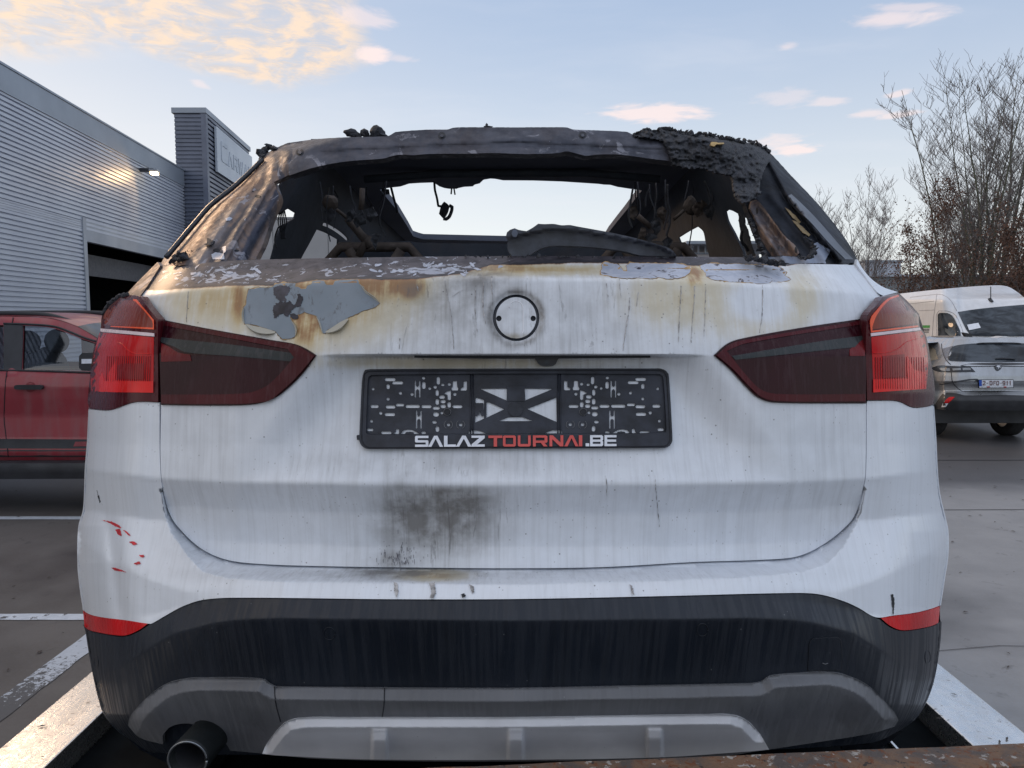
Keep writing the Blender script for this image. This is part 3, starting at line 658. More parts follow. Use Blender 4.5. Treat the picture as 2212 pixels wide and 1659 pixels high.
def grow(pts, d_):
    P_ = np.array(resample(pts, 5, smooth=False)); a_ = (P_[:, 0] * np.roll(P_[:, 1], -1) - P_[:, 1] * np.roll(P_[:, 0], -1)).sum(); T_ = np.roll(P_, -1, 0) - np.roll(P_, 1, 0); T_ /= np.linalg.norm(T_, axis=1)[:, None] + 1e-9
    N_ = np.stack([T_[:, 1], -T_[:, 0]], 1) * (1 if a_ > 0 else -1); rr_ = np.random.RandomState(int(abs(a_)) % 9999).rand(len(P_)) ** 2
    return [tuple(p) for p in P_ + N_ * (d_ * (.3 + 1.4 * rr_))[:, None]]
M['rimburn'] = simple('scorched paint edge', (0.34, 0.22, 0.10), .6, 0, .6, 30)
panel('scorched_edge', grow(p1, 2.0), TG, M['rimburn'], CAR, step=9, off=-.0005, thick=.0006, edge=0, resam=False)
prm = panel('exposed_primer', rough_edge(resample(p1, 6, smooth=False), .5, 3), TG, M['primer'], CAR, step=7, off=OFFP, thick=.002, edge=0, resam=False)
prm['label'] = 'large patch of bare grey primer where the paint has peeled left of the emblem'
M['blackspot'] = simple('burnt black spot', (0.022, 0.022, 0.032), .6, 0, .6, 60)
b1 = zN((620, 540), (660, 520), (720, 530), (790, 510), (815, 535), (850, 570), (880, 545), (905, 470), (900, 420), (925, 410), (975, 455), (975, 520), (950, 575), (880, 590), (850, 620), (815, 650), (800, 690), (770, 720), (700, 690), (650, 695), (615, 745), (580, 735), (575, 680), (565, 620), (585, 560))
panel('burnt_through_spot', rough_edge(resample(b1, 2.5, smooth=False), 1.7, 4), TG, M['blackspot'], CAR, step=5, off=OFFP - .0012, thick=.002, edge=0, resam=False)
b2 = zN((570, 320), (650, 300), (790, 305), (810, 340), (770, 400), (740, 450), (740, 520), (690, 525), (640, 500), (580, 440))
M['sootfilm'] = simple('dark soot smear', (0.060, 0.058, 0.075), .6, 0, .5, 40)
panel('burnt_through_spot', rough_edge(resample(b2, 2.5, smooth=False), 2.0, 5), TG, M['sootfilm'], CAR, step=5, off=OFFP - .0008, thick=.001, edge=0, resam=False)
b3 = zN((800, 690), (850, 680), (910, 710), (915, 750), (870, 768), (815, 745))
panel('burnt_through_spot', rough_edge(resample(b3, 3, smooth=False), .6, 5), TG, M['blackspot'], CAR, step=5, off=OFFP - .0008, thick=.001, edge=0, resam=False)
bl1 = zO((15, 95), (60, 65), (120, 80), (200, 90), (240, 130), (262, 165), (300, 168), (290, 110), (330, 75), (420, 80), (560, 80), (700, 85), (830, 80), (900, 90), (1010, 125), (995, 180), (940, 225), (860, 245), (750, 252), (650, 235), (560, 250), (420, 240), (300, 245), (150, 232), (10, 200), (5, 170), (22, 140))
bl2 = zO((1110, 110), (1180, 85), (1280, 82), (1400, 92), (1500, 85), (1650, 100), (1800, 98), (1920, 110), (2000, 130), (2060, 180), (2040, 215), (2110, 260), (2000, 285), (1900, 280), (1860, 300), (1760, 305), (1650, 290), (1450, 285), (1330, 268), (1250, 262), (1175, 225), (1170, 185), (1125, 150))
for k, bl in enumerate((bl1, bl2)):
    panel('scorched_edge', grow(bl, 1.8), TG, M['rimburn'], CAR, step=9, off=-.0005, thick=.0006, edge=0, resam=False)
    o_ = panel('blistered_paint', rough_edge(resample(bl, 4, smooth=False), .7, 8 + k), TG, M['blister'], CAR, step=6, off=-.0012, thick=.002, edge=0, resam=False)
# small pale flakes still on the burnt ledge
rs = np.random.RandomState(11); fl_g = []
for k in range(46):
    if k < 26: cu = rs.uniform(800, 1090); cv = np.interp(cu, [800, 1090], [590, 574]) + rs.normal(0, 7)
    else: cu = rs.uniform(350, 620); cv = np.interp(cu, [350, 620], [598, 590]) + rs.normal(0, 9)
    rx = rs.uniform(3, 13); ry = rs.uniform(1.2, 4.0); n_ = 9; ang = np.linspace(0, 2 * math.pi, n_, endpoint=False)
    rr = rs.uniform(.45, 1.1, n_); rot = rs.normal(0, .35)
    uu = cu + (rx * rr * np.cos(ang)) * math.cos(rot) - ry * rr * np.sin(ang) * math.sin(rot); vv = cv + rx * rr * np.cos(ang) * math.sin(rot) + ry * rr * np.sin(ang) * math.cos(rot)
    uu = np.append(uu, cu); vv = np.append(vv, cv)
    pts = [V(p) for p in W(uu, vv, TG(uu, vv) - .0018)]
    fl_g.append((pts, [(n_, (i + 1) % n_, i) for i in range(n_)]))
vs, fs = join_geo(fl_g); o_ = mesh('paint_flakes', vs, fs, M['blister'], CAR); o_['kind'] = 'stuff'
# curled paint at the torn edges
def curl(name, line, width, lift, turn=1):
    line = resample(line, 4, closed=False); vs, fs = [], []; n_ = len(line); m = 7
    for i, p in enumerate(line):
        a = np.array(line[max(i - 1, 0)]); b = np.array(line[min(i + 1, n_ - 1)]); tdir = (b - a) / (np.linalg.norm(b - a) + 1e-9); nd = np.array([-tdir[1], tdir[0]]) * turn
        wf = width * math.sin(math.pi * (i + .6) / (n_ + .2)) ** .7
        for j in range(m):
            an = j / (m - 1) * 2.2; q = np.array(p) + nd * wf * math.sin(an) * .9; yy = float(TG(q[0], q[1])[0]) - .0015 - lift * (1 - math.cos(an)) * wf / width
            vs.append(tuple(W(q[0], q[1], yy)))
    for i in range(n_ - 1):
        for j in range(m - 1): fs.append((i * m + j, i * m + j + 1, (i + 1) * m + j + 1, (i + 1) * m + j))
    return mesh(name, vs, fs, M['curl'], CAR, smooth=True)
curl('curled_paint', zN((200, 830), (300, 855), (420, 880), (530, 910), (600, 935)), 17, .006, 1)
curl('curled_paint', zN((1290, 935), (1400, 865), (1500, 800), (1600, 750)), 15, .006, 1)
curl('curled_paint', zN((168, 600), (160, 700), (172, 820)), 5, .004, 1)
curl('curled_paint', zN((820, 790), (855, 850), (874, 910), (870, 990)), 4, .003, -1)
curl('curled_paint', zN((1170, 725), (1215, 800), (1240, 880), (1255, 950)), 4, .003, 1)
curl('curled_paint', zN((1770, 290), (1850, 400), (1950, 470), (2042, 545)), 5, .004, -1)

def offs(poly, ds, step=5):
    P_ = np.array(resample(poly, step, closed=False)); T_ = np.gradient(P_, axis=0); T_ /= np.linalg.norm(T_, axis=1)[:, None] + 1e-9; N_ = np.stack([-T_[:, 1], T_[:, 0]], 1)
    return [tuple(p) for d_ in ds for p in P_ + N_ * d_]
# ---- rear lamps
LS = lambda f, o: (lambda u, v: f(u, v) + o)
outL = zL((355, 310), (480, 320), (530, 400), (615, 500), (617, 1153), (480, 1150), (400, 1160), (240, 1215), (80, 1205), (60, 1160), (80, 950), (110, 720), (160, 590), (180, 450), (260, 370))
outR = zR((1478, 490), (1560, 380), (1600, 325), (1730, 295), (1800, 360), (1890, 460), (1895, 560), (1940, 620), (1985, 850), (2015, 1080), (2000, 1170), (1950, 1190), (1840, 1195), (1740, 1150), (1680, 1140), (1478, 1138))
def lamp(side):
    zz = zL if side < 0 else zR
    oo = outL if side < 0 else outR; ii = lampL_in if side < 0 else lampR_in
    lo_ = panel('tail_light', oo, BP, M['lens_rim'], CAR, step=8, off=-.006, thick=.03, edge=.003)
    lo_['label'] = 'left outer tail light, melted at its top corner' if side < 0 else 'right outer tail light with dusty red lens'
    li = panel('boot_light', ii, TG, M['lens_dark'], CAR, step=8, off=-.006, thick=.02, edge=.003)
    li['label'] = 'left smoked light on the tailgate' if side < 0 else 'right smoked light on the tailgate'
    S1 = lambda u, v: BP(u, v) - .0072; S2 = lambda u, v: TG(u, v) - .0072
    if side < 0:
        am = zz((355, 350), (440, 345), (575, 510), (578, 568), (200, 545), (185, 490), (200, 440), (280, 370))
        ae = zz((420, 340), (445, 342), (582, 505), (583, 580), (240, 560), (240, 552), (574, 566), (570, 512), (436, 358), (420, 352))
        ws = zz((162, 572), (585, 610), (585, 636), (160, 598)); rd = zz((157, 604), (583, 642), (580, 1080), (300, 1078), (90, 1070), (85, 950), (120, 735))
        lb = zz((225, 985), (222, 930), (290, 820), (278, 980), (330, 985), (578, 990), (578, 1080), (150, 1072), (155, 960), (175, 920), (190, 985)); bar = None
        bar = zz((622, 640), (850, 665), (1200, 700), (1700, 770), (1700, 800), (1660, 832), (1200, 790), (830, 760), (750, 720), (640, 680))
        rim = zz((640, 510), (1480, 668), (1700, 705), (1850, 790), (1735, 930), (1590, 1070), (1470, 1150), (1000, 1170), (640, 1165), (640, 1095), (1300, 1085), (1450, 1040), (1560, 950), (1690, 800), (1640, 735), (1400, 690), (640, 545))
    else:
        am = zz((1640, 350), (1725, 318), (1790, 375), (1880, 470), (1885, 530), (1520, 580), (1512, 520), (1570, 420))
        ae = zz((1640, 338), (1725, 305), (1735, 318), (1650, 352), (1560, 460), (1520, 560), (1520, 590), (1880, 548), (1885, 560), (1510, 605), (1505, 500), (1560, 420))
        ws = zz((1508, 610), (1897, 565), (1903, 585), (1510, 634)); rd = zz((1512, 640), (1905, 592), (1935, 640), (1960, 850), (1945, 1050), (1530, 1078))
        lb = zz((1527, 975), (1800, 968), (1790, 800), (1800, 790), (1850, 900), (1940, 920), (1940, 1050), (1528, 1078))
        bar = zz((410, 790), (1100, 675), (1440, 630), (1500, 625), (1450, 650), (1380, 720), (900, 770), (440, 820))
        rim = zz((290, 785), (390, 700), (500, 665), (1465, 505), (1465, 535), (520, 690), (370, 750), (540, 960), (650, 1060), (780, 1090), (1465, 1090), (1465, 1148), (760, 1146), (640, 1112), (540, 1022), (415, 890))
    panel('indicator_lens', am, S1, M['lens_amber'], lo_, step=8, thick=.002, edge=.0008)
    panel('indicator_edge', ae, lambda u, v: BP(u, v) - .0082, M['lens_orange'], lo_, step=6, thick=.001, edge=0)
    panel('brake_lens', rd, S1, M['lens_red'], lo_, step=8, thick=.002, edge=.0008)
    panel('light_bar', lb, lambda u, v: BP(u, v) - .0084, M['lens_bright'], lo_, step=6, thick=.001, edge=0)
    panel('white_strip', ws, lambda u, v: BP(u, v) - .0090, M['lens_white'], lo_, step=6, thick=.002, edge=.0005)
    panel('light_bar', bar, lambda u, v: TG(u, v) - .0074, M['lens_ghost'], li, step=8, thick=.001, edge=0)
    panel('lens_rim', rim, lambda u, v: TG(u, v) - .0078, M['lens_rim'] if side > 0 else M['lens_rim'], li, step=7, thick=.001, edge=0)
    if side < 0:
        highlight = zz((290, 680), (330, 695), (370, 735), (430, 768), (560, 772)); dk_ = zz((300, 865), (330, 850), (505, 850), (505, 975), (300, 970)); gl_p = zz((640, 690), (700, 715), (770, 760), (870, 780), (880, 830), (640, 835)); ribs = [zz((x_, 790), (x_ - 6, 990)) for x_ in range(215, 560, 17)]
    else:
        highlight = zz((1525, 765), (1640, 760), (1720, 735), (1790, 680), (1880, 650)); dk_ = zz((1600, 790), (1775, 775), (1780, 955), (1600, 965)); gl_p = zz((1340, 740), (1400, 690), (1462, 650), (1462, 790), (1340, 790)); ribs = [zz((x_, 800), (x_ + 4, 1050)) for x_ in range(1545, 1940, 19)]
    panel('lens_recess', dk_, lambda u, v: BP(u, v) - .0086, M['lens_deep'], lo_, step=6, thick=.001, edge=0)
    tube('lens_highlight', [tuple(W(p[0], p[1], float(BP(p[0], p[1])[0]) - .0086)) for p in resample(highlight, 5, closed=False)], .0006, M['lens_bright'], lo_, 5)  # thin bright tube: a highlight line drawn onto the lens
    for rb_ in ribs: tube('lens_rib', [tuple(W(p[0], p[1], float(BP(p[0], p[1])[0]) - .0084)) for p in resample(rb_, 12, closed=False)], .0005, M['lens_rim'], lo_, 4)
    panel('lens_glow', gl_p, lambda u, v: TG(u, v) - .0072, M['lens_glow'], li, step=7, thick=.001, edge=0)
    return lo_
M['lens_deep'] = lens('deep red lens', (0.30, 0.008, 0.012), .25, .14, line=170); M['lens_glow'] = lens('dim red reflector', (0.13, 0.010, 0.014), .25, .1)
lmL = lamp(-1); lmR = lamp(1)
# melted crust on the left lamp
cr = []
for p in resample(zL((190, 450), (230, 390), (280, 345), (330, 318), (380, 312)), 3, closed=False):
    for q in range(2):
        c_ = W(p[0] + random.uniform(-3, 2), p[1] + random.uniform(-3, 2), float(BP(max(p[0], 226), p[1])[0]) - .004)
        cr.append(ico(c_, random.uniform(.003, .006), 1, .35))
vs, fs = join_geo(cr); mesh('melted_plastic', vs, fs, M['char'], CAR)

# ---- bumper
bumpTopL = [(191, 884), (226, 887), (240, 886), (284, 871), (306, 868), (345, 870)]
bumpTopR = [(1874, 866), (1928, 866), (1945, 869), (1972, 881), (2002, 879), (2014, 876)]
edL = [(191, 884), (188, 950), (183, 1013), (179, 1100), (169, 1138), (167, 1216), (171, 1263), (179, 1318)]
edR = [(2018, 878), (2023, 950), (2026, 1013), (2031, 1066), (2044, 1122), (2049, 1147), (2049, 1200), (2042, 1247), (2033, 1307)]
reflL_top = z5((655, 265), (700, 300), (800, 325), (1000, 350), (1190, 378))
reflR_top = z7((1050, 330), (1180, 312), (1350, 290), (1480, 258), (1552, 232))
white_low = z2((620, 1262), (700, 1215), (820, 1150), (960, 1105), (1200, 1090), (2212, 1100))[0:] + [(1109, 1294)] + z4((0, 1080), (900, 1058), (1120, 1065), (1300, 1115), (1400, 1160), (1520, 1225))
gapc = [(p[0] + (-1.5 if p[0] < CU else 1.5) * (1 if p[1] < 1200 else .4), p[1] + (2.4 if p[1] > 1200 else 1.2 if p[1] > 1100 else 0)) for p in gap_curve]
shelf_front = [(350, 1045), (357, 1112), (370, 1150), (407, 1203), (438, 1235), (498, 1250), (640, 1257), (830, 1259), (1109, 1262), (1417, 1255), (1604, 1247), (1730, 1236), (1786, 1219), (1820, 1183), (1851, 1128), (1866, 1060)]
def shelf_surf(u, v):
    u = np.atleast_1d(np.asarray(u, float)); v = np.atleast_1d(np.asarray(v, float)) + 0 * u
    P_ = np.stack([u, v], 1); dg = pdist(P_, gapc, closed=False); dfr = pdist(P_, shelf_front, closed=False)
    t_ = dg / (dg + dfr + 1e-6)
    yg = TG(u, v) + .012; yb = BP(u, v)
    return yg * (1 - t_) + yb * t_
def BPS(u, v):
    u = np.atleast_1d(np.asarray(u, float)); v = np.atleast_1d(np.asarray(v, float)) + 0 * u
    P_ = np.stack([u, v], 1); shp = gapc + shelf_front[::-1]; ins = ((inside(P_, shp) & (v > 1043)) | ((pdist(P_, gapc, closed=False) < 4) & (v > 1060))); y_ = BP(u, v)
    if ins.any(): y_[ins] = shelf_surf(u[ins], v[ins])
    return y_
ex = []
for uu in np.arange(360, 1860, 7):
    for ln in (shelf_front,):
        vv = np.interp(uu, [p[0] for p in ln], [p[1] for p in ln]); ex += [(uu, vv - 3), (uu, vv + 3)]
ex += offs(shelf_front, (-3.5, 3.5, -8, 8)); bump_out = edL + reflL_top[1:] + white_low + reflR_top[1:-1] + edR[::-1] + bumpTopR[::-1] + gapc[::-1] + bumpTopL[::-1][:-1]
bumper = panel('bumper', bump_out, BPS, M['paint'], CAR, step=7.5, thick=.014, stain=stain_bp, extra=ex)
bumper['label'] = 'white rear bumper, dented at its left corner with smears of red paint'
M['redscuff'] = simple('red paint smear', (0.55, 0.02, 0.035), .45, 0, .4, 90)
for k, sc_ in enumerate([z2((255, 552), (330, 565), (385, 592), (392, 610), (350, 596), (320, 575)), z2((355, 622), (385, 612), (392, 640), (398, 665), (372, 655)), z2((408, 622), (430, 628), (462, 665), (440, 655)),
                         z2((448, 703), (480, 700), (508, 722), (480, 726)), z2((515, 795), (550, 795), (556, 808), (535, 812)), z2((480, 855), (520, 838), (530, 855), (500, 862)), z2((328, 882), (360, 885), (435, 915), (350, 902))]):
    panel('red_scuff', rough_edge(resample(sc_, 2, smooth=False), .8, 20 + k), BP, M['redscuff'], bumper, step=4, off=-.0022, thick=.0005, edge=0, resam=False)
for sc_, mt in ((z2((228, 348), (236, 375), (250, 430), (244, 432), (232, 390)), 'hole'), (z4((1628, 1070), (1642, 1068), (1648, 1110), (1645, 1175), (1640, 1210), (1634, 1150)), 'hole'),
                (z3((645, 990), (680, 985), (690, 1060), (670, 1095), (650, 1090), (660, 1040)), 'sootfilm'), (z3((400, 985), (425, 990), (430, 1050), (420, 1090), (405, 1060)), 'sootfilm'), (z3((865, 1070), (890, 1060), (895, 1080), (870, 1090)), 'hole'),
                (z3((920, 1000), (950, 1010), (955, 1050), (940, 1060)), 'sootfilm'), (z3((2030, 1000), (2050, 1010), (2060, 1070), (2045, 1060)), 'sootfilm')):
    panel('chip', rough_edge(resample(sc_, 2, smooth=False), 1.1, 9), BP, M['tar' if mt == 'sootfilm' else mt], bumper, step=4, off=-.0022, thick=.0005, edge=0, resam=False)
# tarry drips on the tailgate under the burnt ledge
def drip_line(zf, pts, w0, w1, mt, nm='soot_drip', seed=0):
    ln = resample(zf(*pts), 4, closed=False); n_ = len(ln); A_ = []; B_ = []
    r_ = np.random.RandomState(seed)
    for i, p in enumerate(ln):
        ww = (w0 + (w1 - w0) * i / max(1, n_ - 1)) * r_.uniform(.15, .95); A_.append((p[0] - ww + r_.normal(0, .4), p[1])); B_.append((p[0] + ww + r_.normal(0, .4), p[1]))
    panel(nm, A_ + B_[::-1], TG, M[mt], tailgate, step=4, off=-.0014, thick=.0004, edge=0, resam=False)
for k, (zf, pts, a_, b_) in enumerate([(zX, [(1875, 1110), (1885, 1180), (1912, 1300), (1925, 1420), (1935, 1560)], 1.6, .8), (zX, [(1925, 1215), (1960, 1190), (1995, 1170)], .9, .6),
      (zX, [(2080, 1160), (2075, 1300), (2090, 1460)], 1.5, .8), (zX, [(2130, 1130), (2125, 1260), (2145, 1400)], 1.8, .8), (zY, [(182, 1080), (185, 1180), (190, 1270)], 2.2, 1.2), (zY, [(130, 1120), (128, 1250), (125, 1370)], 1.6, .8),
      (zO, [(330, 460), (325, 560), (315, 640), (295, 770), (280, 860), (265, 960), (255, 1050)], 1.6, 1.0), (zO, [(425, 400), (415, 470), (405, 560)], 1.3, .5), (zO, [(215, 240), (220, 330), (235, 460)], 1.2, .6),
      (zO, [(900, 330), (890, 500), (880, 700), (870, 950)], 1.2, .9), (zO, [(1050, 330), (1040, 520), (1020, 760), (1010, 960)], 1.1, .9), (zO, [(1800, 320), (1800, 500), (1790, 700), (1765, 850)], 1.2, .8), (zO, [(1170, 340), (1165, 600), (1150, 900)], .9, .7), (zO, [(70, 300), (85, 420), (95, 530)], 1.0, .5),
      (zX, [(185, 1180), (178, 1280), (172, 1380)], 1.5, .8), (zX, [(1580, 1490), (1575, 1560)], 1.6, .5), (zX, [(1690, 1130), (1700, 1180)], 2, 3)]):
    drip_line(zf, pts, a_, b_, 'tar', seed=k)
for k, (pts) in enumerate([[(1680, 1310), (1690, 1360), (1688, 1450)], [(2000, 1310), (2010, 1440), (2030, 1640)], [(1722, 1340), (1724, 1370)]]):
    drip_line(Z(860, 680, 860), pts, 1.3, .6, 'tar', seed=40 + k)
crust = []
for k in range(90):
    cu = random.gauss(868, 22); cv = 1222 - abs(random.gauss(0, 20)); crust.append(((cu, cv), random.uniform(2, 9)))
g_ = []
for (cu, cv), L in crust:
    uu = np.array([cu - .5, cu + .5, cu + .3, cu - .3]); vv = np.array([cv - L, cv - L, cv, cv]); g_.append(([V(p) for p in W(uu, vv, TG(uu, vv) - .0014)], [(0, 1, 2, 3)]))
vs, fs = join_geo(g_); mesh('soot_streaks', vs, fs, M['sootfilm'], tailgate)['kind'] = 'stuff'

# reflectors
rl = z5((655, 268), (700, 303), (800, 328), (1000, 353), (1165, 378), (1100, 425), (1010, 465), (940, 470), (800, 450), (700, 425), (668, 400))
rr = z7((1085, 335), (1180, 318), (1350, 296), (1480, 264), (1550, 240), (1535, 370), (1480, 395), (1320, 425), (1230, 425), (1150, 390))
for q, lab in ((rl, 'left'), (rr, 'right')):
    panel('reflector', q, BP, M['reflector'], CAR, step=7, off=-.001, thick=.02)['label'] = lab + ' red reflector low in the bumper'
# black trim
edgeTL = [(180, 1350), (184, 1362), (190, 1400), (197, 1440), (205, 1480), (213, 1512), (222, 1540), (236, 1560), (255, 1580), (285, 1600), (330, 1625)]
edgeTR = [(2034, 1345), (2030, 1400), (2018, 1470), (2000, 1520), (1985, 1545), (1970, 1560), (1940, 1580), (1880, 1605)]
trim_out = edgeTL + [(700, 1630), (1109, 1630), (1500, 1625)] + edgeTR[::-1] + z7((1555, 350), (1540, 375), (1480, 400), (1320, 432), (1220, 432), (1140, 398), (1075, 345)) + [(p[0], p[1] + 2) for p in white_low[::-1]] + z5((1180, 385), (1105, 435), (1010, 475), (940, 480), (800, 458), (700, 432), (665, 395))
ex = []
for uu in np.arange(240, 1980, 7):
    h = abs(uu - CU); vv = np.interp(h, [p[0] for p in B5], [p[1] for p in B5]); ex += [(uu, vv - 3), (uu, vv + 3)]
trim = panel('bumper_trim', trim_out, BP, M['trim'], CAR, step=8, thick=.02, off=.002, extra=ex)
# valance
val_top = z5((1010, 1180), (1020, 1130), (1040, 1090), (1150, 970), (1300, 860), (1450, 815), (1600, 805), (2070, 815), (2130, 850), (2180, 875)) + z6((600, 357), (1100, 360), (1600, 350), (2080, 340), (2120, 333), (2150, 312), (2200, 303)) + z7((400, 770), (680, 760), (850, 800), (1000, 880), (1120, 1000), (1190, 1080), (1220, 1140), (1190, 1190))
val_out = val_top + z7((1000, 1245), (600, 1310), (200, 1370)) + [(1550, 1634), (1109, 1645), (700, 1640)] + z5((2000, 1395), (1820, 1380), (1780, 1320), (1700, 1260), (1580, 1190), (1460, 1165), (1340, 1195), (1285, 1260), (1285, 1330), (1100, 1275))
lip = val_top
def VS(u, v):
    u = np.atleast_1d(np.asarray(u, float)); v = np.atleast_1d(np.asarray(v, float)) + 0 * u
    d_ = pdist(np.stack([u, v], 1), lip, closed=False)
    return BP(u, v) - .004 - .032 * np.clip(d_ / 27, 0, 1) + .012 * np.clip((d_ - 27) / 70, 0, 1)
val = panel('valance', val_out, VS, M['valance'], CAR, step=7, thick=.03, extra=offs(val_top, (24, 30, 36, -24, -30, -36)))
skid_top = z6((90, 625), (105, 590), (150, 530), (190, 495), (260, 480), (400, 478), (1100, 478), (1900, 466), (2000, 468), (2060, 490), (2110, 540), (2152, 608))
skid_out = skid_top + z6((2080, 615), (1700, 640), (1100, 650), (500, 648), (150, 632))
def SS(u, v):
    u = np.atleast_1d(np.asarray(u, float)); v = np.atleast_1d(np.asarray(v, float)) + 0 * u
    d_ = pdist(np.stack([u, v], 1), skid_top[1:-1], closed=False)
    y_ = VS(u, v) - .006 - .026 * np.clip(d_ / 20, 0, 1) + .002 * np.clip((d_ - 21) / 45, 0, 1)
    for c_ in (820, 1114, 1414): y_ = y_ - .019 * sstep(21, 12, np.abs(u - c_)) * sstep(1568, 1578, v) * (np.clip((d_ - 20) / 30, 0, 1))
    return y_
ex = [(uu, vv) for uu in list(range(795, 845, 3)) + list(range(1090, 1140, 3)) + list(range(1390, 1440, 3)) for vv in range(1556, 1640, 5)]
ex += offs(skid_top, (18, 22, 28, -18, -22, -28))
panel('skid_plate', skid_out, SS, M['skid'], CAR, step=6, thick=.03, extra=ex)
# crack seam of the valance, two drips
for ln in (z6((140, 352), (143, 400), (150, 440), (165, 495)), z6((588, 358), (586, 420), (578, 478))):
    q = resample(ln, 5, closed=False); tube('seam', [tuple(W(p[0], p[1], float(VS(p[0], p[1])[0]) - .0002)) for p in q], .0010, M['hole'], val, 5)
# parking sensors, tow eye cover
for (c_, rx, ry) in ((z6((363, 136))[0], 12, 13.5), (z6((1880, 121))[0], 12, 13.5), (z5((760, 680))[0], 5, 13), (z7((1450, 640))[0], 6, 15)):
    el = [(c_[0] + rx * math.cos(a), c_[1] + ry * math.sin(a)) for a in np.linspace(0, 2 * math.pi, 28, endpoint=False)]
    el2 = [(c_[0] + (rx - 1.2) * math.cos(a), c_[1] + (ry - 1.2) * math.sin(a)) for a in np.linspace(0, 2 * math.pi, 28, endpoint=False)]
    s_ = panel('parking_sensor', el2, BP, M['trim'], CAR, step=5, off=.0005, thick=.003, edge=.0012)
    rg = [tuple(W(p[0], p[1], float(BP(p[0], p[1])[0]) + .0012)) for p in el + el[:1]]; tube('sensor_ring', rg, .0008, M['trim'], s_, 5)
tc_ = z7((505, 745), (515, 600), (518, 530), (535, 500), (640, 490), (740, 488), (762, 505), (770, 600), (770, 740))
tow = panel('tow_eye_cover', tc_, BP, M['trim'], CAR, step=7, off=-.0015, thick=.003, edge=.0015)
q = resample(tc_, 5, closed=True) ; tube('cover_gap', [tuple(W(p[0], p[1], float(BP(p[0], p[1])[0]) + .0014)) for p in q + q[:1]], .0012, M['hole'], tow, 5)
am_ = z7((620, 688), (640, 696), (665, 688)); tube('cover_mark', [tuple(W(p[0], p[1], float(BP(p[0], p[1])[0]) - .0015)) for p in am_], .0008, M['valance'], tow, 5)
# dark inner shell behind all gaps
shell_out = [(300, 645), (345, 600), (500, 590), (1109, 580), (1700, 590), (1850, 600), (1915, 650), (1985, 720), (2005, 880), (2015, 1100), (2020, 1250), (2000, 1420), (1960, 1530), (1700, 1590), (1109, 1610), (520, 1590), (260, 1540), (205, 1420), (195, 1250), (200, 1100), (205, 880), (230, 720)]
panel('inner_shell', shell_out, lambda u, v: np.where(np.asarray(v) < 1285, TG(u, v) + .02, BP(u, v) + .0) + .05, M['hole'], CAR, step=22, thick=.01)

# exhaust
exc = z5((1485, 1450))[0]; ey = 1.27
c0 = V(W(exc[0], exc[1], ey)); rad_e = 165 / 2212 * 700 * K / F * ey
def ring_tube(name, c, r0, r1, L, mat, parent, seg=40, th=.003, tilt=0.06):
    vs, fs = [], []
    for (rr_, yy) in ((r0, 0), (r0 + th, -.002), (r0 + th * 1.6, .004), (r1, L)):
        for k in range(seg):
            a = 2 * math.pi * k / seg; vs.append((c.x + rr_ * math.cos(a) + yy * .12, c.y + yy, c.z + rr_ * math.sin(a) + yy * tilt))
    # inner wall
    for (rr_, yy) in ((r0 - .002, 0.001), (r0 - .006, L)):
        for k in range(seg):
            a = 2 * math.pi * k / seg; vs.append((c.x + rr_ * math.cos(a) + yy * .12, c.y + yy, c.z + rr_ * math.sin(a) + yy * tilt))
    def band(i, j):
        for k in range(seg): fs.append((i * seg + k, i * seg + (k + 1) % seg, j * seg + (k + 1) % seg, j * seg + k))
    band(0, 1); band(1, 2); band(2, 3); band(4, 0); band(5, 4)
    return mesh(name, vs, fs, mat, parent, smooth=True)
M['pipe'] = simple('shaded exhaust pipe', (0.014, 0.018, 0.02), .5, .3, .3, 14)  # near-black colour puts the shadow under the bumper into the pipe
exh = ring_tube('exhaust_tip', c0, rad_e - .004, rad_e * .93, .22, M['pipe'], CAR)
tube('exhaust_rim', [(c0.x + (rad_e - .0012) * math.cos(a), c0.y - .002, c0.z + (rad_e - .0012) * math.sin(a)) for a in np.linspace(0, 2 * math.pi, 41)], .0022, M['steel'], exh, 8)
exh['label'] = 'round steel exhaust tip under the left of the bumper'
ring_tube('exhaust_bore', c0 + V((0, .012, 0)), rad_e - .008, rad_e - .012, .2, M['hole'], exh)
boxm('exhaust_bore_end', (c0.x - .045, c0.y + .15, c0.z - .045), (c0.x + .06, c0.y + .16, c0.z + .05), M['hole'], exh)

# ---- window frame of the tailgate and pillars
creaseL = [(591, 393), (560, 440), (520, 505), (487, 564)]
def PL(u, v):
    u = np.atleast_1d(np.asarray(u, float)); v = np.atleast_1d(np.asarray(v, float)) + 0 * u
    y_ = TG0(u, v)
    xc = np.interp(v, [p[1] for p in creaseL], [p[0] for p in creaseL]); s_ = u - xc
    outer = np.interp(v, [p[0] for p in topL], [p[1] for p in topL]); wloc = np.maximum(xc - outer, 20); tt = np.clip((u - outer) / wloc, 0, 1)
    y_ = y_ + .022 * np.maximum(0, np.sin(tt * 3.3 * math.pi)) * (s_ < 0) - .012 * np.exp(-((tt - .34) / .1) ** 2)
    kk = sstep(335, 420, v)
    y_ = TG0(u, v) + (y_ - TG0(u, v)) * kk
    y_ = y_ + kk * .0017 * np.clip(s_, 0, 80) + np.where(s_ > 0, .006 * np.sin(s_ / 6.5), 0) + .006 * (fbm(u / 14, v / 30) - .5) * (1 + (s_ > 0)) * kk
    return y_
pil_out = [(346, 572)] + zA((180, 1540), (500, 1150), (720, 900), (1000, 680), (1210, 490), (1380, 320), (1520, 220), (1700, 140)) + [(655, 340), (643, 369)] + zA((1530, 630), (1560, 700), (1600, 860), (1540, 1000), (1470, 1180), (1400, 1400), (1300, 1600)) + [(487, 564), (400, 573)]
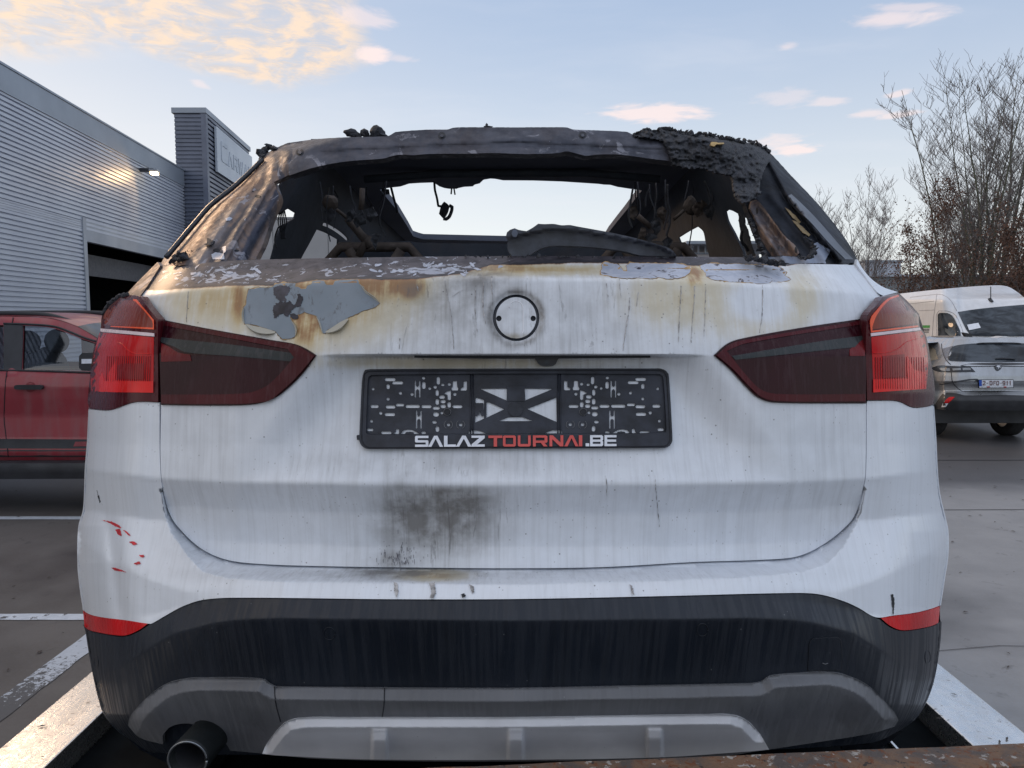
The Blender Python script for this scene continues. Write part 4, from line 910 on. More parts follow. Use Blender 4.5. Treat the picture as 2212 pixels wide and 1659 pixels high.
def stain_pl(u, v):
    xc = np.interp(v, [p[1] for p in creaseL], [p[0] for p in creaseL]); outer = np.interp(v, [p[0] for p in topL], [p[1] for p in topL]); tt = (u - outer) / np.maximum(xc - outer, 20)
    g1 = lambda c_, w_: np.exp(-((tt - c_) / w_) ** 2)
    low = sstep(400, 470, v); up = 1 - low
    br = .95 * g1(.30, .14) * sstep(352, 375, v) + .5 * up * g1(.5, .2) * sstep(370, 390, v); li = .9 * g1(.58, .13) * low + .5 * g1(.12, .05) * low + .5 * g1(1.6, .25) * low; dk = .95 * g1(.86, .13) * low + .75 * g1(.04, .06) + .9 * (1 - sstep(335, 352, v)) * .6 + .8 * g1(1.25, .12) + .8 * g1(2.0, .2)  # pale band past the crease puts light reflections into the colour
    return br, li, np.clip(dk, 0, 1)
lp = panel('window_pillar', rough_edge(resample(pil_out, 5), .35, 2), PL, M['pillarL'], CAR, step=5.5, thick=.03, resam=False, stain=stain_pl)
lp['label'] = 'left window pillar, bare metal burnt brown and blue'
for (p_, w_) in (((1330, 808), 3.4), ((810, 1485), 3.8), ((1065, 1490), 2.6), ((1270, 745), 1.2)):
    c_ = zA(p_)[0]; panel('pillar_hole', [(c_[0] + 2 * w_ * math.cos(a), c_[1] + w_ * .9 * math.sin(a)) for a in np.linspace(0, 2 * math.pi, 14, endpoint=False)], PL, M['hole'], lp, step=4, off=-.0015, thick=.001, edge=0)
for k, q in enumerate((zA((920, 1090), (970, 1065), (1010, 1080), (985, 1110), (935, 1115)), zA((880, 1450), (930, 1430), (925, 1500), (900, 1530)), zA((745, 1540), (800, 1510), (900, 1530), (910, 1600), (760, 1600)), zA((1160, 1100), (1180, 1080), (1170, 1120)))):
    panel('paint_remnant', rough_edge(resample(q, 2, smooth=False), .5, k), PL, M['blister'], lp, step=4, off=-.002, thick=.001, edge=0, resam=False)
# outer gutter of the left pillar
gl = resample(zA((170, 1560), (500, 1165), (720, 915), (1000, 692), (1210, 502), (1380, 330)), 12, closed=False)
tube('roof_gutter', [tuple(W(p[0] + 2, p[1] + 2, float(TG0(p[0] + 12, p[1] + 6)[0]) + .02)) for p in gl], .006, M['gloss_black'], CAR, 8)
# quarter panel strips between pillars and lamps
ql = [(346, 574), (340, 566), (300, 606), (272, 636), (302, 640), (318, 618)]
panel('rear_quarter', ql, lambda u, v: TG0(u + 14, v) + .012, M['burnt'], CAR, step=6, thick=.1)
qr = zY((1000 + 760, 1000), (1020 + 760, 980), (1020 + 760, 1000))
qr = [(1852, 560), (1862, 578), (1882, 602), (1908, 620), (1940, 631), (1908, 639), (1896, 632), (1870, 598), (1850, 571)]
M['paint_clean'] = M['paint']
panel('rear_quarter', qr, lambda u, v: TG0(u - 14, v) + .012, M['paint'], CAR, step=6, thick=.1, stain=lambda u, v: (0 * u, 0 * u, 0 * u + .05))

# header (burnt lower roof edge)
head_top = [(620, 309)] + zF((700, 195), (1050, 175), (1430, 165), (1480, 140), (1510, 123), (1800, 100), (2050, 95), (2100, 78)) + zG((0, 74), (500, 75), (1040, 74), (1080, 84), (1110, 96), (1400, 107), (1670, 122), (1720, 145), (1760, 165), (1950, 180), (2100, 185))
head_low = zG((2180, 430), (1900, 395), (1600, 355), (1400, 352), (1250, 365), (1160, 345), (1050, 320), (980, 335), (850, 345), (600, 348), (300, 338), (0, 345)) + zF((2000, 345), (1800, 350), (1700, 360), (1550, 355), (1470, 370), (1400, 392), (1000, 425), (700, 480)) + [(624, 379)]
def HS(u, v):
    u = np.atleast_1d(np.asarray(u, float)); v = np.atleast_1d(np.asarray(v, float)) + 0 * u
    h = np.abs(u - CU); vt = np.interp(h, [0, 440, 560], [276, 298, 330]); t_ = (v - vt)
    k_ = sstep(625, 720, u); return TG0(u, v) + (.010 * sstep(24, 36, t_) - .004 * sstep(38, 46, t_)) * k_ + .006 * (fbm(u / 30, v / 12) - .5) * k_
hd = panel('roof_header', rough_edge(resample(head_top + head_low, 5), .25, 6), HS, M['header'], CAR, step=5.5, thick=.05, resam=False)
hd['label'] = 'burnt steel edge of the roof above the rear window'
for p_, zf in (((530, 330), zF), ((1985, 160), zF), ((1215, 155), zG)):
    c_ = zf(p_)[0]; q = [(c_[0] + 9 * math.cos(a), c_[1] + 8 * math.sin(a)) for a in np.linspace(0, 2 * math.pi, 18, endpoint=False)]
    panel('roof_bolt', q, HS, M['char'], hd, step=5, off=-.002, thick=.004, edge=.002)
    panel('bolt_head', [(c_[0] + 4 * math.cos(a), c_[1] + 3.5 * math.sin(a)) for a in np.linspace(0, 2 * math.pi, 6, endpoint=False)], HS, M['header'], hd, step=5, off=-.007, thick=.006, edge=0)
# lumps of melted plastic on the roof edge
def crumbs(name, path, n_, rmin, rmax, ybase, jv=3, mat='char', up=0):
    path = resample(path, 2, closed=False); g = []
    for k in range(n_):
        p = random.choice(path); yy = float(TG0(p[0], p[1] + 8)[0]) + ybase + random.uniform(-.01, .02)
        r_ = rmin * .7 + (rmax - rmin * .7) * random.random() ** 2.2; sx_, sz_ = random.uniform(.5, 1.9), random.uniform(.35, 1.1)
        q_, f_ = ico((0, 0, 0), r_, 1, .55, (sx_, random.uniform(.5, 1.2), sz_)); rot_ = Matrix.Rotation(random.uniform(-1.2, 1.2), 3, 'Y') @ Matrix.Rotation(random.uniform(-1.2, 1.2), 3, 'Z'); ctr_ = V(W(p[0] + random.uniform(-2, 2), p[1] + random.uniform(-jv, jv) - up, yy))
        g.append(([ctr_ + rot_ @ v_ for v_ in q_], f_))
    vs, fs = join_geo(g); return mesh(name, vs, fs, M[mat], CAR)
crumbs('melted_lump', zF((1060, 150), (1120, 165), (1190, 150), (1260, 165), (1320, 135), (1380, 160)), 26, .004, .010, .03, 2)
g = [ico(W(zF((1055, 130))[0][0], zF((1055, 130))[0][1], 1.90), .012, 2, .15, (1.5, 1, .8)), ico(W(*zF((1190, 130))[0], 1.90), .012, 1, .1, (1, 1, .9)), ico(W(*zF((1320, 125))[0], 1.90), .016, 2, .15), ico(W(*zF((1355, 145))[0], 1.90), .012, 2, .15), ico(W(*zF((1290, 150))[0], 1.90), .010, 2, .15), ico(W(*zF((1100, 155))[0], 1.90), .010, 2, .15, (1.8, 1, .6))]
vs, fs = join_geo(g); mesh('melted_lump', vs, fs, M['char'], CAR)
g = [ico(W(*zG((232, 55))[0], 1.88), .004, 1, .2, (1, 1, 1.4)), ico(W(*zG((245, 72))[0], 1.88), .006, 1, .2, (2, 1, .5))]
vs, fs = join_geo(g); mesh('roof_stud', vs, fs, M['char'], CAR)
crumbs('melted_lump', zA((1380, 320), (1390, 270), (1430, 215), (1480, 200), (1530, 205)), 60, .005, .011, .03, 2)
crumbs('melted_lump', zA((240, 1620), (330, 1560), (420, 1520), (500, 1490), (480, 1560), (300, 1610)), 40, .003, .009, -.012, 3)
g_ = zA((690, 1330), (780, 1370), (760, 1410), (730, 1420), (650, 1415), (690, 1390)); panel('melted_scrap', g_, lambda u, v: PL(u, v) - .02, M['char'], CAR, step=4, thick=.008)
# right-hand side: charred crust
ch_top = zG((1740, 158), (1800, 130), (1860, 98), (1910, 110), (1950, 125), (2000, 100), (2080, 92), (2140, 100), (2212, 135))
ch_top += zH((60, 10), (150, 15), (200, 5), (290, 45), (360, 12), (430, 25), (500, 45), (560, 45), (620, 65), (700, 70), (800, 100), (900, 125), (940, 120), (1050, 145), (1150, 190), (1230, 250))
ch_low = zH((1250, 330), (1150, 500), (1100, 700), (1130, 800), (1000, 850), (880, 900), (800, 800), (760, 600), (740, 540), (560, 520), (400, 450), (200, 460), (0, 400))
ch_low += zG((2100, 330), (2050, 220), (1900, 182))
def CS(u, v):
    n_ = np.abs(fbm(u / 13.0 + 5, v / 8.0, 5) - .47) * 2.2 + .35; n2 = fbm(u / 26, v / 22, 3)
    return TG0(u, v) - .014 - .024 * (n_ - .45) - .05 * (n2 - .45) - .012 * (fbm(u / 4.5, v / 4.5, 3) - .45)
cc = panel('charred_crust', rough_edge(resample(ch_top + ch_low, 3, smooth=False), 1.8, 12), CS, M['char'], CAR, step=3.6, thick=.012, resam=False)
cc['label'] = 'thick crust of charred plastic over the right roof corner'
crumbs('charred_crumbs', ch_top, 430, .0014, .0065, .01, 3)['kind'] = 'stuff'
yl = zH((485, 150), (500, 125), (560, 125), (580, 135), (650, 130), (655, 150), (560, 155), (530, 180), (490, 170))
M['foam'] = simple('scorched foam', (0.42, 0.30, 0.14), .8, 0, .3, 60, .3)
panel('foam_patch', rough_edge(resample(yl, 2, smooth=False), .5, 3), lambda u, v: TG0(u, v) - .045, M['foam'], CAR, step=4, thick=.01, resam=False)
# right pillar
pr_out = zH((1150, 190), (1230, 260), (1300, 330), (1500, 550), (1750, 810), (1950, 1040), (2100, 1230), (2212, 1390), (2290, 1520), (2345, 1630)) + [(1843, 568), (1796, 571), (1658, 569), (1655, 556)] + zH((1200, 1560), (1100, 1360), (1010, 1130), (940, 950), (900, 850), (1000, 600), (1050, 400))
def PR(u, v):
    u = np.atleast_1d(np.asarray(u, float)); v = np.atleast_1d(np.asarray(v, float)) + 0 * u
    y_ = TG0(u, v); xc = np.interp(v, [318, 421, 500, 565], [1649, 1702, 1765, 1820]); s_ = xc - u
    y_ = y_ + .05 * sstep(0, 14, s_) + .0009 * np.clip(s_ - 14, 0, 170) * 1.0 + np.where(s_ > 12, .007 * np.sin(s_ / 7.0), 0) * sstep(400, 450, v) + .006 * (fbm(u / 14, v / 24) - .5)
    return y_
M['pillar_black'] = simple('sooty black plastic', (0.016, 0.020, 0.030), .6, 0, .5, 14, .45, spec=.15)
pr = panel('window_pillar', rough_edge(resample(pr_out, 5), .3, 7), PR, M['pillar_black'], CAR, step=5.5, thick=.03, resam=False)
pr['label'] = 'right window pillar with its black plastic trim still on'
tr = zH((1460, 800), (1500, 780), (1600, 870), (1790, 1060), (1960, 1250), (2150, 1470), (2280, 1600), (2180, 1600), (1960, 1380), (1740, 1130), (1560, 960), (1480, 870))
panel('pillar_trim', tr, lambda u, v: PR(u, v) - .006, simple('satin dark grey trim', (0.045, 0.052, 0.072), .35, 0, .12, 10), pr, step=6, thick=.008)
fm = zH((1000, 870), (1060, 850), (1120, 900), (1300, 1150), (1430, 1320), (1560, 1440), (1600, 1520), (1560, 1565), (1400, 1555), (1260, 1560), (1160, 1390), (1080, 1160), (980, 960))
M['flange'] = burnt_metal('bare flange metal', 1.0, .2)
panel('pillar_flange', rough_edge(resample(fm, 4), .6, 2), lambda u, v: PR(u, v) - .012 + .006 * np.sin((u * .85 - v * .5) / 5), M['flange'], pr, step=4.5, thick=.02, resam=False)
fb = zH((1180, 1575), (1400, 1560), (1560, 1565), (1700, 1575), (1780, 1520), (1790, 1400), (1830, 1390), (1990, 1480), (1970, 1540), (1930, 1620), (1940, 1650), (1500, 1655), (1300, 1630))
panel('paint_remnant', rough_edge(resample(fb, 3, smooth=False), 1.0, 2), lambda u, v: PR(u, v) - .014, simple('blue grey paint remnant', (0.19, 0.23, 0.32), .5, 0, .15, 14), pr, step=5, thick=.004, resam=False)
ht = simple('scorched tan foam', (0.20, 0.15, 0.08), .7, 0, .3, 30)
for q in (zH((1420, 950), (1470, 975), (1560, 1060), (1620, 1130), (1600, 1150), (1520, 1080)), zH((1510, 1110), (1560, 1120), (1680, 1230), (1740, 1290), (1720, 1310), (1640, 1260), (1570, 1180))):
    panel('paint_remnant', rough_edge(resample(q, 3, smooth=False), .6, 2), lambda u, v: PR(u, v) - .012, ht, pr, step=5, thick=.002, resam=False)
for q in ((1070, 990, 2.2, 7), (1345, 1450, 1.5, 5), (1560, 1480, 3, 7), (1250, 1480, 2.4, 5)):
    c_ = zH(q[:2])[0]; panel('pillar_hole', [(c_[0] + q[2] * math.cos(a), c_[1] + q[3] * math.sin(a)) for a in np.linspace(0, 2 * math.pi, 14, endpoint=False)], lambda u, v: PR(u, v) - .022, M['hole'], pr, step=4, thick=.001, edge=0)
crumbs('charred_crumbs', zH((890, 1570), (1000, 1590), (1150, 1610), (1250, 1640), (1400, 1655)), 120, .002, .007, -.03, 4)['kind'] = 'stuff'
crumbs('charred_crumbs', zH((1600, 1575), (1700, 1590), (1770, 1550), (1780, 1470), (1770, 1380), (1680, 1340)), 70, .002, .006, -.01, 3)['kind'] = 'stuff'

# ---- cabin
def roofS(u, v):
    a, c_ = ray(u, v); return np.clip(.596 / (np.maximum(c_, .02) + .035), 1.9, 4.6)
def sideS(sg):
    def f(u, v):
        a, c_ = ray(u, v); return np.clip(.78 / (.36 * c_ + np.abs(a)), 1.6, 4.6)
    return f
hole_roof = zF((1350, 712), (1460, 692), (1560, 682), (1590, 672), (1650, 652), (1760, 645), (1900, 640), (1960, 680), (2010, 697), (2060, 705), (2120, 705), (2212, 685)) + zG((90, 680), (110, 662), (160, 650), (200, 612), (270, 600), (320, 603), (400, 618), (700, 620), (1000, 630), (1380, 655), (1430, 662), (1500, 665), (1570, 685), (1700, 705), (1820, 722), (1650, 940), (1560, 1050), (1480, 1150), (1440, 1215)) + [(1300, 518), (1200, 520), (1093, 521), (1002, 519), (915, 517)] + zF((1750, 1210), (1690, 1190), (1640, 1100), (1540, 940), (1390, 760))
roof_out = [(672, 322), (1540, 322), (1466, 390), (1390, 470), (1340, 516), (1330, 530), (882, 530), (872, 516), (820, 468), (746, 390)]
rf = panel('roof_panel', roof_out, roofS, M['ash_ceiling'], CAR, step=12, holes=[hole_roof], thick=.03, tdir=(0, 0, 1), solid=True, smooth=False)
rf['label'] = 'soot covered roof with the glass of its opening gone'
sl_out = [(655, 325), (746, 372), (820, 448), (880, 508), (880, 560), (806, 730), (425, 770), (470, 640), (540, 500)]
hL1 = [(512, 610), (545, 545), (560, 500), (589, 473), (606, 460), (624, 450), (640, 460), (637, 471), (613, 487), (602, 505), (594, 535), (587, 560), (573, 610)]
hL2 = [(685, 495), (706, 503), (731, 517), (729, 540), (726, 556), (720, 605), (630, 605), (652, 556), (668, 527)]
hL3 = [(698, 482), (706, 482), (733, 497), (752, 514), (753, 519), (748, 519), (731, 505), (712, 493), (697, 487)]
sd = panel('side_frame', rough_edge(resample(sl_out, 10, smooth=False), .5, 1), sideS(-1), M['soot'], CAR, step=11, holes=[resample(h, 5) for h in (hL1, hL2, hL3)], thick=.006, tdir=(-1, 0, 0), solid=True, resam=False)
sd['label'] = 'left cabin side with burnt pillars and empty windows'
hR1 = zH((668, 1000), (700, 975), (760, 990), (830, 1028), (930, 1080), (985, 1130), (1030, 1260), (1180, 1600), (1190, 1750), (960, 1750), (930, 1600), (790, 1290), (700, 1120))
hR2 = zH((80, 1325), (200, 1250), (320, 1185), (390, 1250), (420, 1380), (470, 1580), (490, 1750), (230, 1750), (175, 1570))
sr_out = [(1565, 325), (1466, 372), (1390, 448), (1332, 508), (1332, 560), (1406, 730), (1790, 770), (1745, 640), (1672, 500)]
sd = panel('side_frame', rough_edge(resample(sr_out, 10, smooth=False), .5, 2), sideS(1), M['soot'], CAR, step=11, holes=[resample(h, 5) for h in (hR1, hR2)], thick=.006, tdir=(1, 0, 0), solid=True, resam=False)
sd['label'] = 'right cabin side with burnt pillars and empty windows'
# melted strands across the right rear window
st_ = zH((850, 1000), (930, 1060), (925, 1140), (960, 1230), (1000, 1400), (1060, 1560), (960, 1560), (930, 1440), (890, 1330), (865, 1200), (850, 1080))
panel('melted_strand', rough_edge(resample(st_, 4), 1.2, 3), lambda u, v: sideS(1)(u, v) - .12, M['char'], CAR, step=5, thick=.012, resam=False)
tube('melted_strand', [tuple(W(*p, 2.15)) for p in zH((880, 1240), (865, 1330), (880, 1390), (920, 1430), (960, 1500))], .004, M['char'], CAR)
for q in (zH((985, 1110), (1010, 1200), (1060, 1320), (1110, 1450), (1180, 1570)),):
    crumbs('charred_crumbs', q, 60, .003, .007, .12, 4)['kind'] = 'stuff'
# rear seat backs, front header, seat frames
seat = [(735, 600), (733, 548), (745, 527), (800, 523), (880, 521), (905, 524), (1109, 526), (1300, 524), (1425, 522), (1455, 532), (1480, 560), (1484, 600)]
panel('rear_seat', rough_edge(resample(seat, 8), 1.0, 4), flatat(2.45), M['soot'], CAR, step=16, thick=.12, resam=False, solid=True)
def frame_tubes(cx, y_, w_, zlo, zhi):
    p = [(cx - w_ / 2, y_, zlo), (cx - w_ * .42, y_ + .02, zhi - .08), (cx - w_ * .25, y_ + .02, zhi), (cx + w_ * .25, y_ + .02, zhi), (cx + w_ * .42, y_ + .02, zhi - .08), (cx + w_ / 2, y_, zlo)]
    parts = [tube_geo(p, .016, 7), tube_geo([(cx - w_ * .30, y_, zlo), (cx + w_ * .20, y_, zhi - .01)], .016, 6), tube_geo([(cx + w_ * .32, y_, zlo), (cx - w_ * .18, y_, zhi - .01)], .016, 6)]
    return join_geo(parts)
for cx in (-.42, .42):
    vs, fs = frame_tubes(cx, 2.33, .42, CAMZ - .1, CAMZ + .22); mesh('seat_frame', vs, fs, M['rusty_frame'], CAR, smooth=True)
# belt reels, brackets glimpsed against the soot
for (p, q, r_) in ((zF((905, 920))[0], zF((1020, 1010))[0], .005), (zH((20, 1100))[0], zH((150, 985))[0], .005), (zF((1170, 700))[0], zF((1155, 920))[0], .008), (zF((1020, 1010))[0], zF((1250, 1300))[0], .012), (zF((1230, 1180))[0], zF((1130, 1400))[0], .011), (zG((1780, 980))[0], zG((1910, 1100))[0], .008)):
    y_ = 2.15; tube('bracket', [tuple(W(*p, y_)), tuple(W((p[0] + q[0]) / 2 + 1, (p[1] + q[1]) / 2, y_)), tuple(W(*q, y_))], r_, M['rusty_frame'], CAR, 7)
for g in (ico(W(*zF((840, 850))[0], 2.12), .022, 2, .12, (1, .6, 1)), ico(W(*zH((235, 930))[0], 2.12), .022, 2, .12, (.9, .6, 1.2))): mesh('belt_reel', g[0], g[1], M['rusty_frame'], CAR)
# things hanging from the roof
hang = zF((1908, 640), (1915, 720), (1935, 800), (1948, 880), (1985, 885), (2010, 860))
tube('hanging_cable', [tuple(W(*p, 2.72)) for p in resample(hang, 3, closed=False)], .0045, M['char'], CAR)
bl_ = zF((1955, 960), (1980, 870), (2010, 835), (2045, 860), (2060, 880), (2040, 950), (2000, 1010)); panel('mirror_mount', bl_, flatat(2.72), M['char'], CAR, step=4, thick=.02, solid=True)
rg_ = resample(zF((2000, 1010), (2030, 1015), (2060, 990), (2085, 930), (2090, 890), (2060, 875)), 2, closed=False); tube('mirror_mount', [tuple(W(*p, 2.71)) for p in rg_], .0065, M['char'], CAR)
for k, q in enumerate((((1465, 690), (1490, 790), (1520, 900), (1530, 950)), ((1370, 720), (1440, 725), (1445, 745), (1390, 750)), ((2085, 705), (2080, 760)), ((2110, 705), (2120, 765)), ((2125, 700), (2150, 690)))):
    tube('hanging_wire', [tuple(W(*p, 2.72)) for p in zF(*q)], (.0045, .006, .003, .003, .003)[k], M['char'], CAR)
for k in range(7):
    b_ = [(320 + k * 9, 950 - k * 5), (310 + k * 14 + (k % 3) * 9, 1050), (330 + k * 8, 1130), (345 + (k % 4) * 14, 1220)]
    tube('hanging_wire', [tuple(W(*p, 2.0)) for p in resample(zF(*b_), 4, closed=False)], .0016, M['char'], CAR, 5)
tube('hanging_wire', [tuple(W(*p, 2.0)) for p in resample(zF((370, 1070), (310, 1100), (280, 1180), (275, 1250), (295, 1310)), 3, closed=False)], .0022, M['char'], CAR, 5)
rc_ = random.Random(77)
for k in range(30):
    side_ = rc_.choice((-1, 1)); u0 = CU + side_ * rc_.uniform(190, 430); v0 = np.interp(abs(u0 - CU), [190, 430], [400, 395]) + rc_.uniform(-10, 10); y_ = rc_.uniform(1.98, 2.7)
    L_ = rc_.uniform(40, 130); sg_ = rc_.uniform(-18, 18); pts_ = [(u0, v0), (u0 + sg_ * .4 + rc_.uniform(-4, 4), v0 + L_ * .35), (u0 + sg_ + rc_.uniform(-6, 6), v0 + L_ * .7), (u0 + sg_ * rc_.uniform(-.5, 1.2), v0 + L_)]
    if max(abs(p[0] - CU) for p in pts_) < 250 and v0 + L_ > 410: continue
    tube('hanging_wire', [tuple(W(p[0], p[1], y_)) for p in resample(pts_, 5, closed=False)], rc_.choice((.0016, .0022, .003)), M['char'], CAR, 5)
for k in range(16):
    side_ = rc_.choice((-1, 1)); u0 = CU + side_ * rc_.uniform(255, 440); v0 = rc_.uniform(430, 535); y_ = rc_.uniform(2.0, 2.15); a0 = rc_.uniform(0, 6.28); n_ = 7
    q_ = [(u0 + rc_.uniform(5, 16) * math.cos(a0 + 6.28 * i / n_) * 1.0, v0 + rc_.uniform(6, 26) * math.sin(a0 + 6.28 * i / n_)) for i in range(n_)]
    inw = inside([(u0, v0)], hL1)[0] or inside([(u0, v0)], hL2)[0] or inside([(u0, v0)], hR1)[0] or inside([(u0, v0)], hR2)[0]
    if inw or min(pdist([(u0, v0)], h)[0] for h in (hL1, hL2, hR1, hR2)) < 22: continue
    panel('torn_lining', rough_edge(resample(q_, 4), .8, k), lambda u, v, y_=y_: y_ + .02 * fbm(u / 9., v / 9.) + 0 * np.asarray(u), M['char'] if k % 3 else M['rusty_frame'], CAR, step=5, thick=.006, resam=False)
for k, v_ in enumerate((352, 372)):
    pass
for yy_ in (2.62,):
    zz_ = CAMZ + .596 - .035 * yy_ - .012; tube('roof_bow', [(-.5, yy_, zz_ - .02), (-.25, yy_ + .01, zz_), (.25, yy_ - .01, zz_), (.5, yy_, zz_ - .02)], .014, M['soot'], CAR, 6)
# rear wiper
wp = zG((430, 1185), (440, 1150), (470, 1125), (520, 1108), (560, 1125), (640, 1138), (700, 1105), (760, 1062), (820, 1066), (920, 1064), (1000, 1078), (1080, 1075), (1150, 1088), (1300, 1115), (1490, 1150), (1750, 1208), (2000, 1278), (2100, 1312), (2150, 1350), (2180, 1398), (1950, 1392), (1800, 1385), (1650, 1345), (1400, 1310), (1150, 1292), (890, 1290), (760, 1330), (640, 1395), (500, 1400), (450, 1330), (445, 1220))
def WS(u, v):
    top = np.interp(u, [1095, 1120, 1170, 1190, 1250, 1330, 1420, 1465], [507, 500, 490, 487, 490, 504, 522, 545]); return 1.475 + .02 * sstep(8, 12, v - top) + .00004 * (u - 1100)
wpo = panel('rear_wiper', wp, WS, M['wiper'], CAR, step=6, thick=.03)
c_ = zG((520, 1160))[0]; panel('wiper_nut', [(c_[0] + 7 * math.cos(a), c_[1] + 9 * math.sin(a)) for a in np.linspace(0, 2 * math.pi, 6, endpoint=False)], flatat(1.468), simple('worn nut', (.10, .12, .17), .4, .3), wpo, step=5, thick=.01)
crumbs('charred_crumbs', zG((0, 1392), (430, 1400), (900, 1395), (1500, 1405), (2100, 1410)), 60, .0015, .004, -.01, 1)['kind'] = 'stuff'

# ---- flanks, rear wheels, floor (seen from the side only)
def flank(sg, part):
    ed = [(v_, e_) for v_, e_ in (edgeL if sg < 0 else edgeR)]; k0 = [i for i, e_ in enumerate(ed) if e_[0] >= 1310][0] + 0
    ed = ed[:k0 + 1] if part == 'body_side' else ed[k0:]
    vs = []; fs = []; prof = []
    for v_, e_ in ed:
        uu = e_ + (3 if sg < 0 else -3); yb = float(BP0(uu, v_)[0]) if v_ > 900 else float(TG0(uu, v_)[0]) if v_ < 760 else float(BP0(uu, v_)[0]); prof.append(W(uu, v_, yb))
    for p in prof:
        vs.append(p); x_ = p[0]; vs += [(x_ + sg * .015, p[1] + .35, p[2]), (x_ + sg * .012, p[1] + 1.2, p[2]), (x_, 4.3, p[2])]
    for i in range(len(prof) - 1):
        for k in range(3): fs.append((i * 4 + k, i * 4 + k + 1, (i + 1) * 4 + k + 1, (i + 1) * 4 + k))
    o_ = mesh(part, vs, fs, M['paint' if part == 'body_side' else 'trim'], CAR, smooth=True); return o_
for sg in (-1, 1): flank(sg, 'body_side'); flank(sg, 'sill_trim')
def wheel(name, c, r, w_, parent, axis='x', tyre=None, rimm=None):
    seg = 32; vs, fs = [], []
    prof = [(r * .62, -w_ / 2), (r * .93, -w_ / 2), (r, -w_ * .36), (r, w_ * .36), (r * .93, w_ / 2), (r * .62, w_ / 2)]
    for k in range(seg):
        a = 2 * math.pi * k / seg
        for rr_, x_ in prof:
            p = (x_, rr_ * math.cos(a), rr_ * math.sin(a)) if axis == 'x' else (rr_ * math.cos(a), x_, rr_ * math.sin(a)); vs.append((c[0] + p[0], c[1] + p[1], c[2] + p[2]))
    m = len(prof)
    for k in range(seg):
        for j in range(m - 1): fs.append((k * m + j, ((k + 1) % seg) * m + j, ((k + 1) % seg) * m + j + 1, k * m + j + 1))
    w0 = mesh(name, vs, fs, tyre or M['tyre'], parent, smooth=True)
    vs, fs = [], []
    for k in range(seg):
        a = 2 * math.pi * k / seg
        for x_ in (-w_ * .35, w_ * .35):
            rr_ = r * .63 * (1 if k % 6 < 4 else .96); p = (x_, rr_ * math.cos(a), rr_ * math.sin(a)) if axis == 'x' else (rr_ * math.cos(a), x_, rr_ * math.sin(a)); vs.append((c[0] + p[0], c[1] + p[1], c[2] + p[2]))
    for k in range(seg): fs.append((2 * k, 2 * ((k + 1) % seg), 2 * ((k + 1) % seg) + 1, 2 * k + 1))
    fs.append(tuple(range(0, 2 * seg, 2))); fs.append(tuple(range(2 * seg - 1, 0, -2))); mesh('rim', vs, fs, rimm or M['rim'], w0); return w0
DECK = CAMZ - 1.06
for x_ in (-.76, .76): wheel('wheel', (x_, 2.12, DECK + .33), .33, .22, CAR)
boxm('underbody', (-.66, 1.55, DECK + .24), (.66, 4.2, DECK + .34), M['hole'], CAR)

# ------------------------------------------------------------------ number plate holder
def plate_y(u, v):
    u = np.atleast_1d(np.asarray(u, float)); v = np.atleast_1d(np.asarray(v, float)) + 0 * u
    return TG(np.clip(u, 790, 1440), v) + .0005
PO = zP((200, 92), (290, 82), (2212, 78))[0:2] + [(1109, 796.5)] + zPR((1500, 88), (1600, 88), (1700, 130), (1745, 190), (1755, 260), (1790, 800), (1820, 1400), (1818, 1450), (1770, 1540), (1680, 1580), (1600, 1585)) + [(1109, 969)] + zP((300, 1305), (220, 1300), (150, 1260), (115, 1190), (112, 1100), (125, 800), (150, 300), (165, 180), (180, 130))
holesP = []
def capsule(cx, cy, w_, h_, n_=6):
    r_ = min(w_, h_) / 2; pts = []
    if w_ >= h_:
        for s_, a0 in ((1, -90), (-1, 90)):
            for k in range(n_ + 1): a = math.radians(a0 + 180 * k / n_); pts.append((cx + s_ * (w_ / 2 - r_) + r_ * math.cos(a), cy + r_ * math.sin(a)))
    else:
        for s_, a0 in ((1, 0), (-1, 180)):
            for k in range(n_ + 1): a = math.radians(a0 + 180 * k / n_); pts.append((cx + r_ * math.cos(a), cy + s_ * (h_ / 2 - r_) + r_ * math.sin(a)))
    return pts
caps = [(585, 240, 165, 50), (700, 290, 168, 48), (553, 348, 52, 80), (322, 385, 46, 42), (742, 448, 50, 46), (920, 468, 52, 46), (552, 540, 50, 48), (345, 652, 125, 50), (590, 660, 150, 50), (735, 630, 128, 42), (930, 652, 222, 50), (1142, 654, 155, 48), (1292, 678, 110, 48),
        (1618, 655, 152, 48), (438, 755, 54, 50), (580, 776, 162, 50), (297, 880, 48, 44), (278, 1012, 98, 46), (525, 1058, 160, 42), (1098, 1058, 72, 42), (1098, 218, 50, 42), (1102, 330, 54, 110), (1192, 377, 44, 42), (1275, 356, 54, 46), (1325, 258, 52, 118), (1393, 322, 52, 38), (1494, 313, 50, 44),
        (1307, 443, 48, 96), (1382, 508, 88, 54), (1398, 577, 78, 58), (1400, 650, 84, 58), (1308, 582, 56, 92), (1580, 465, 50, 50), (1492, 628, 54, 90), (1265, 895, 70, 46), (1310, 1000, 56, 90), (1480, 935, 54, 46), (1668, 935, 54, 46), (1290, 775, 92, 70), (1378, 752, 48, 46)]
for c_ in caps:
    q = zP(*capsule(*c_)); holesP.append(q)
    mir = [(2 * 1113.5 - p[0], p[1] - .6) for p in q][::-1]; holesP.append(mir)
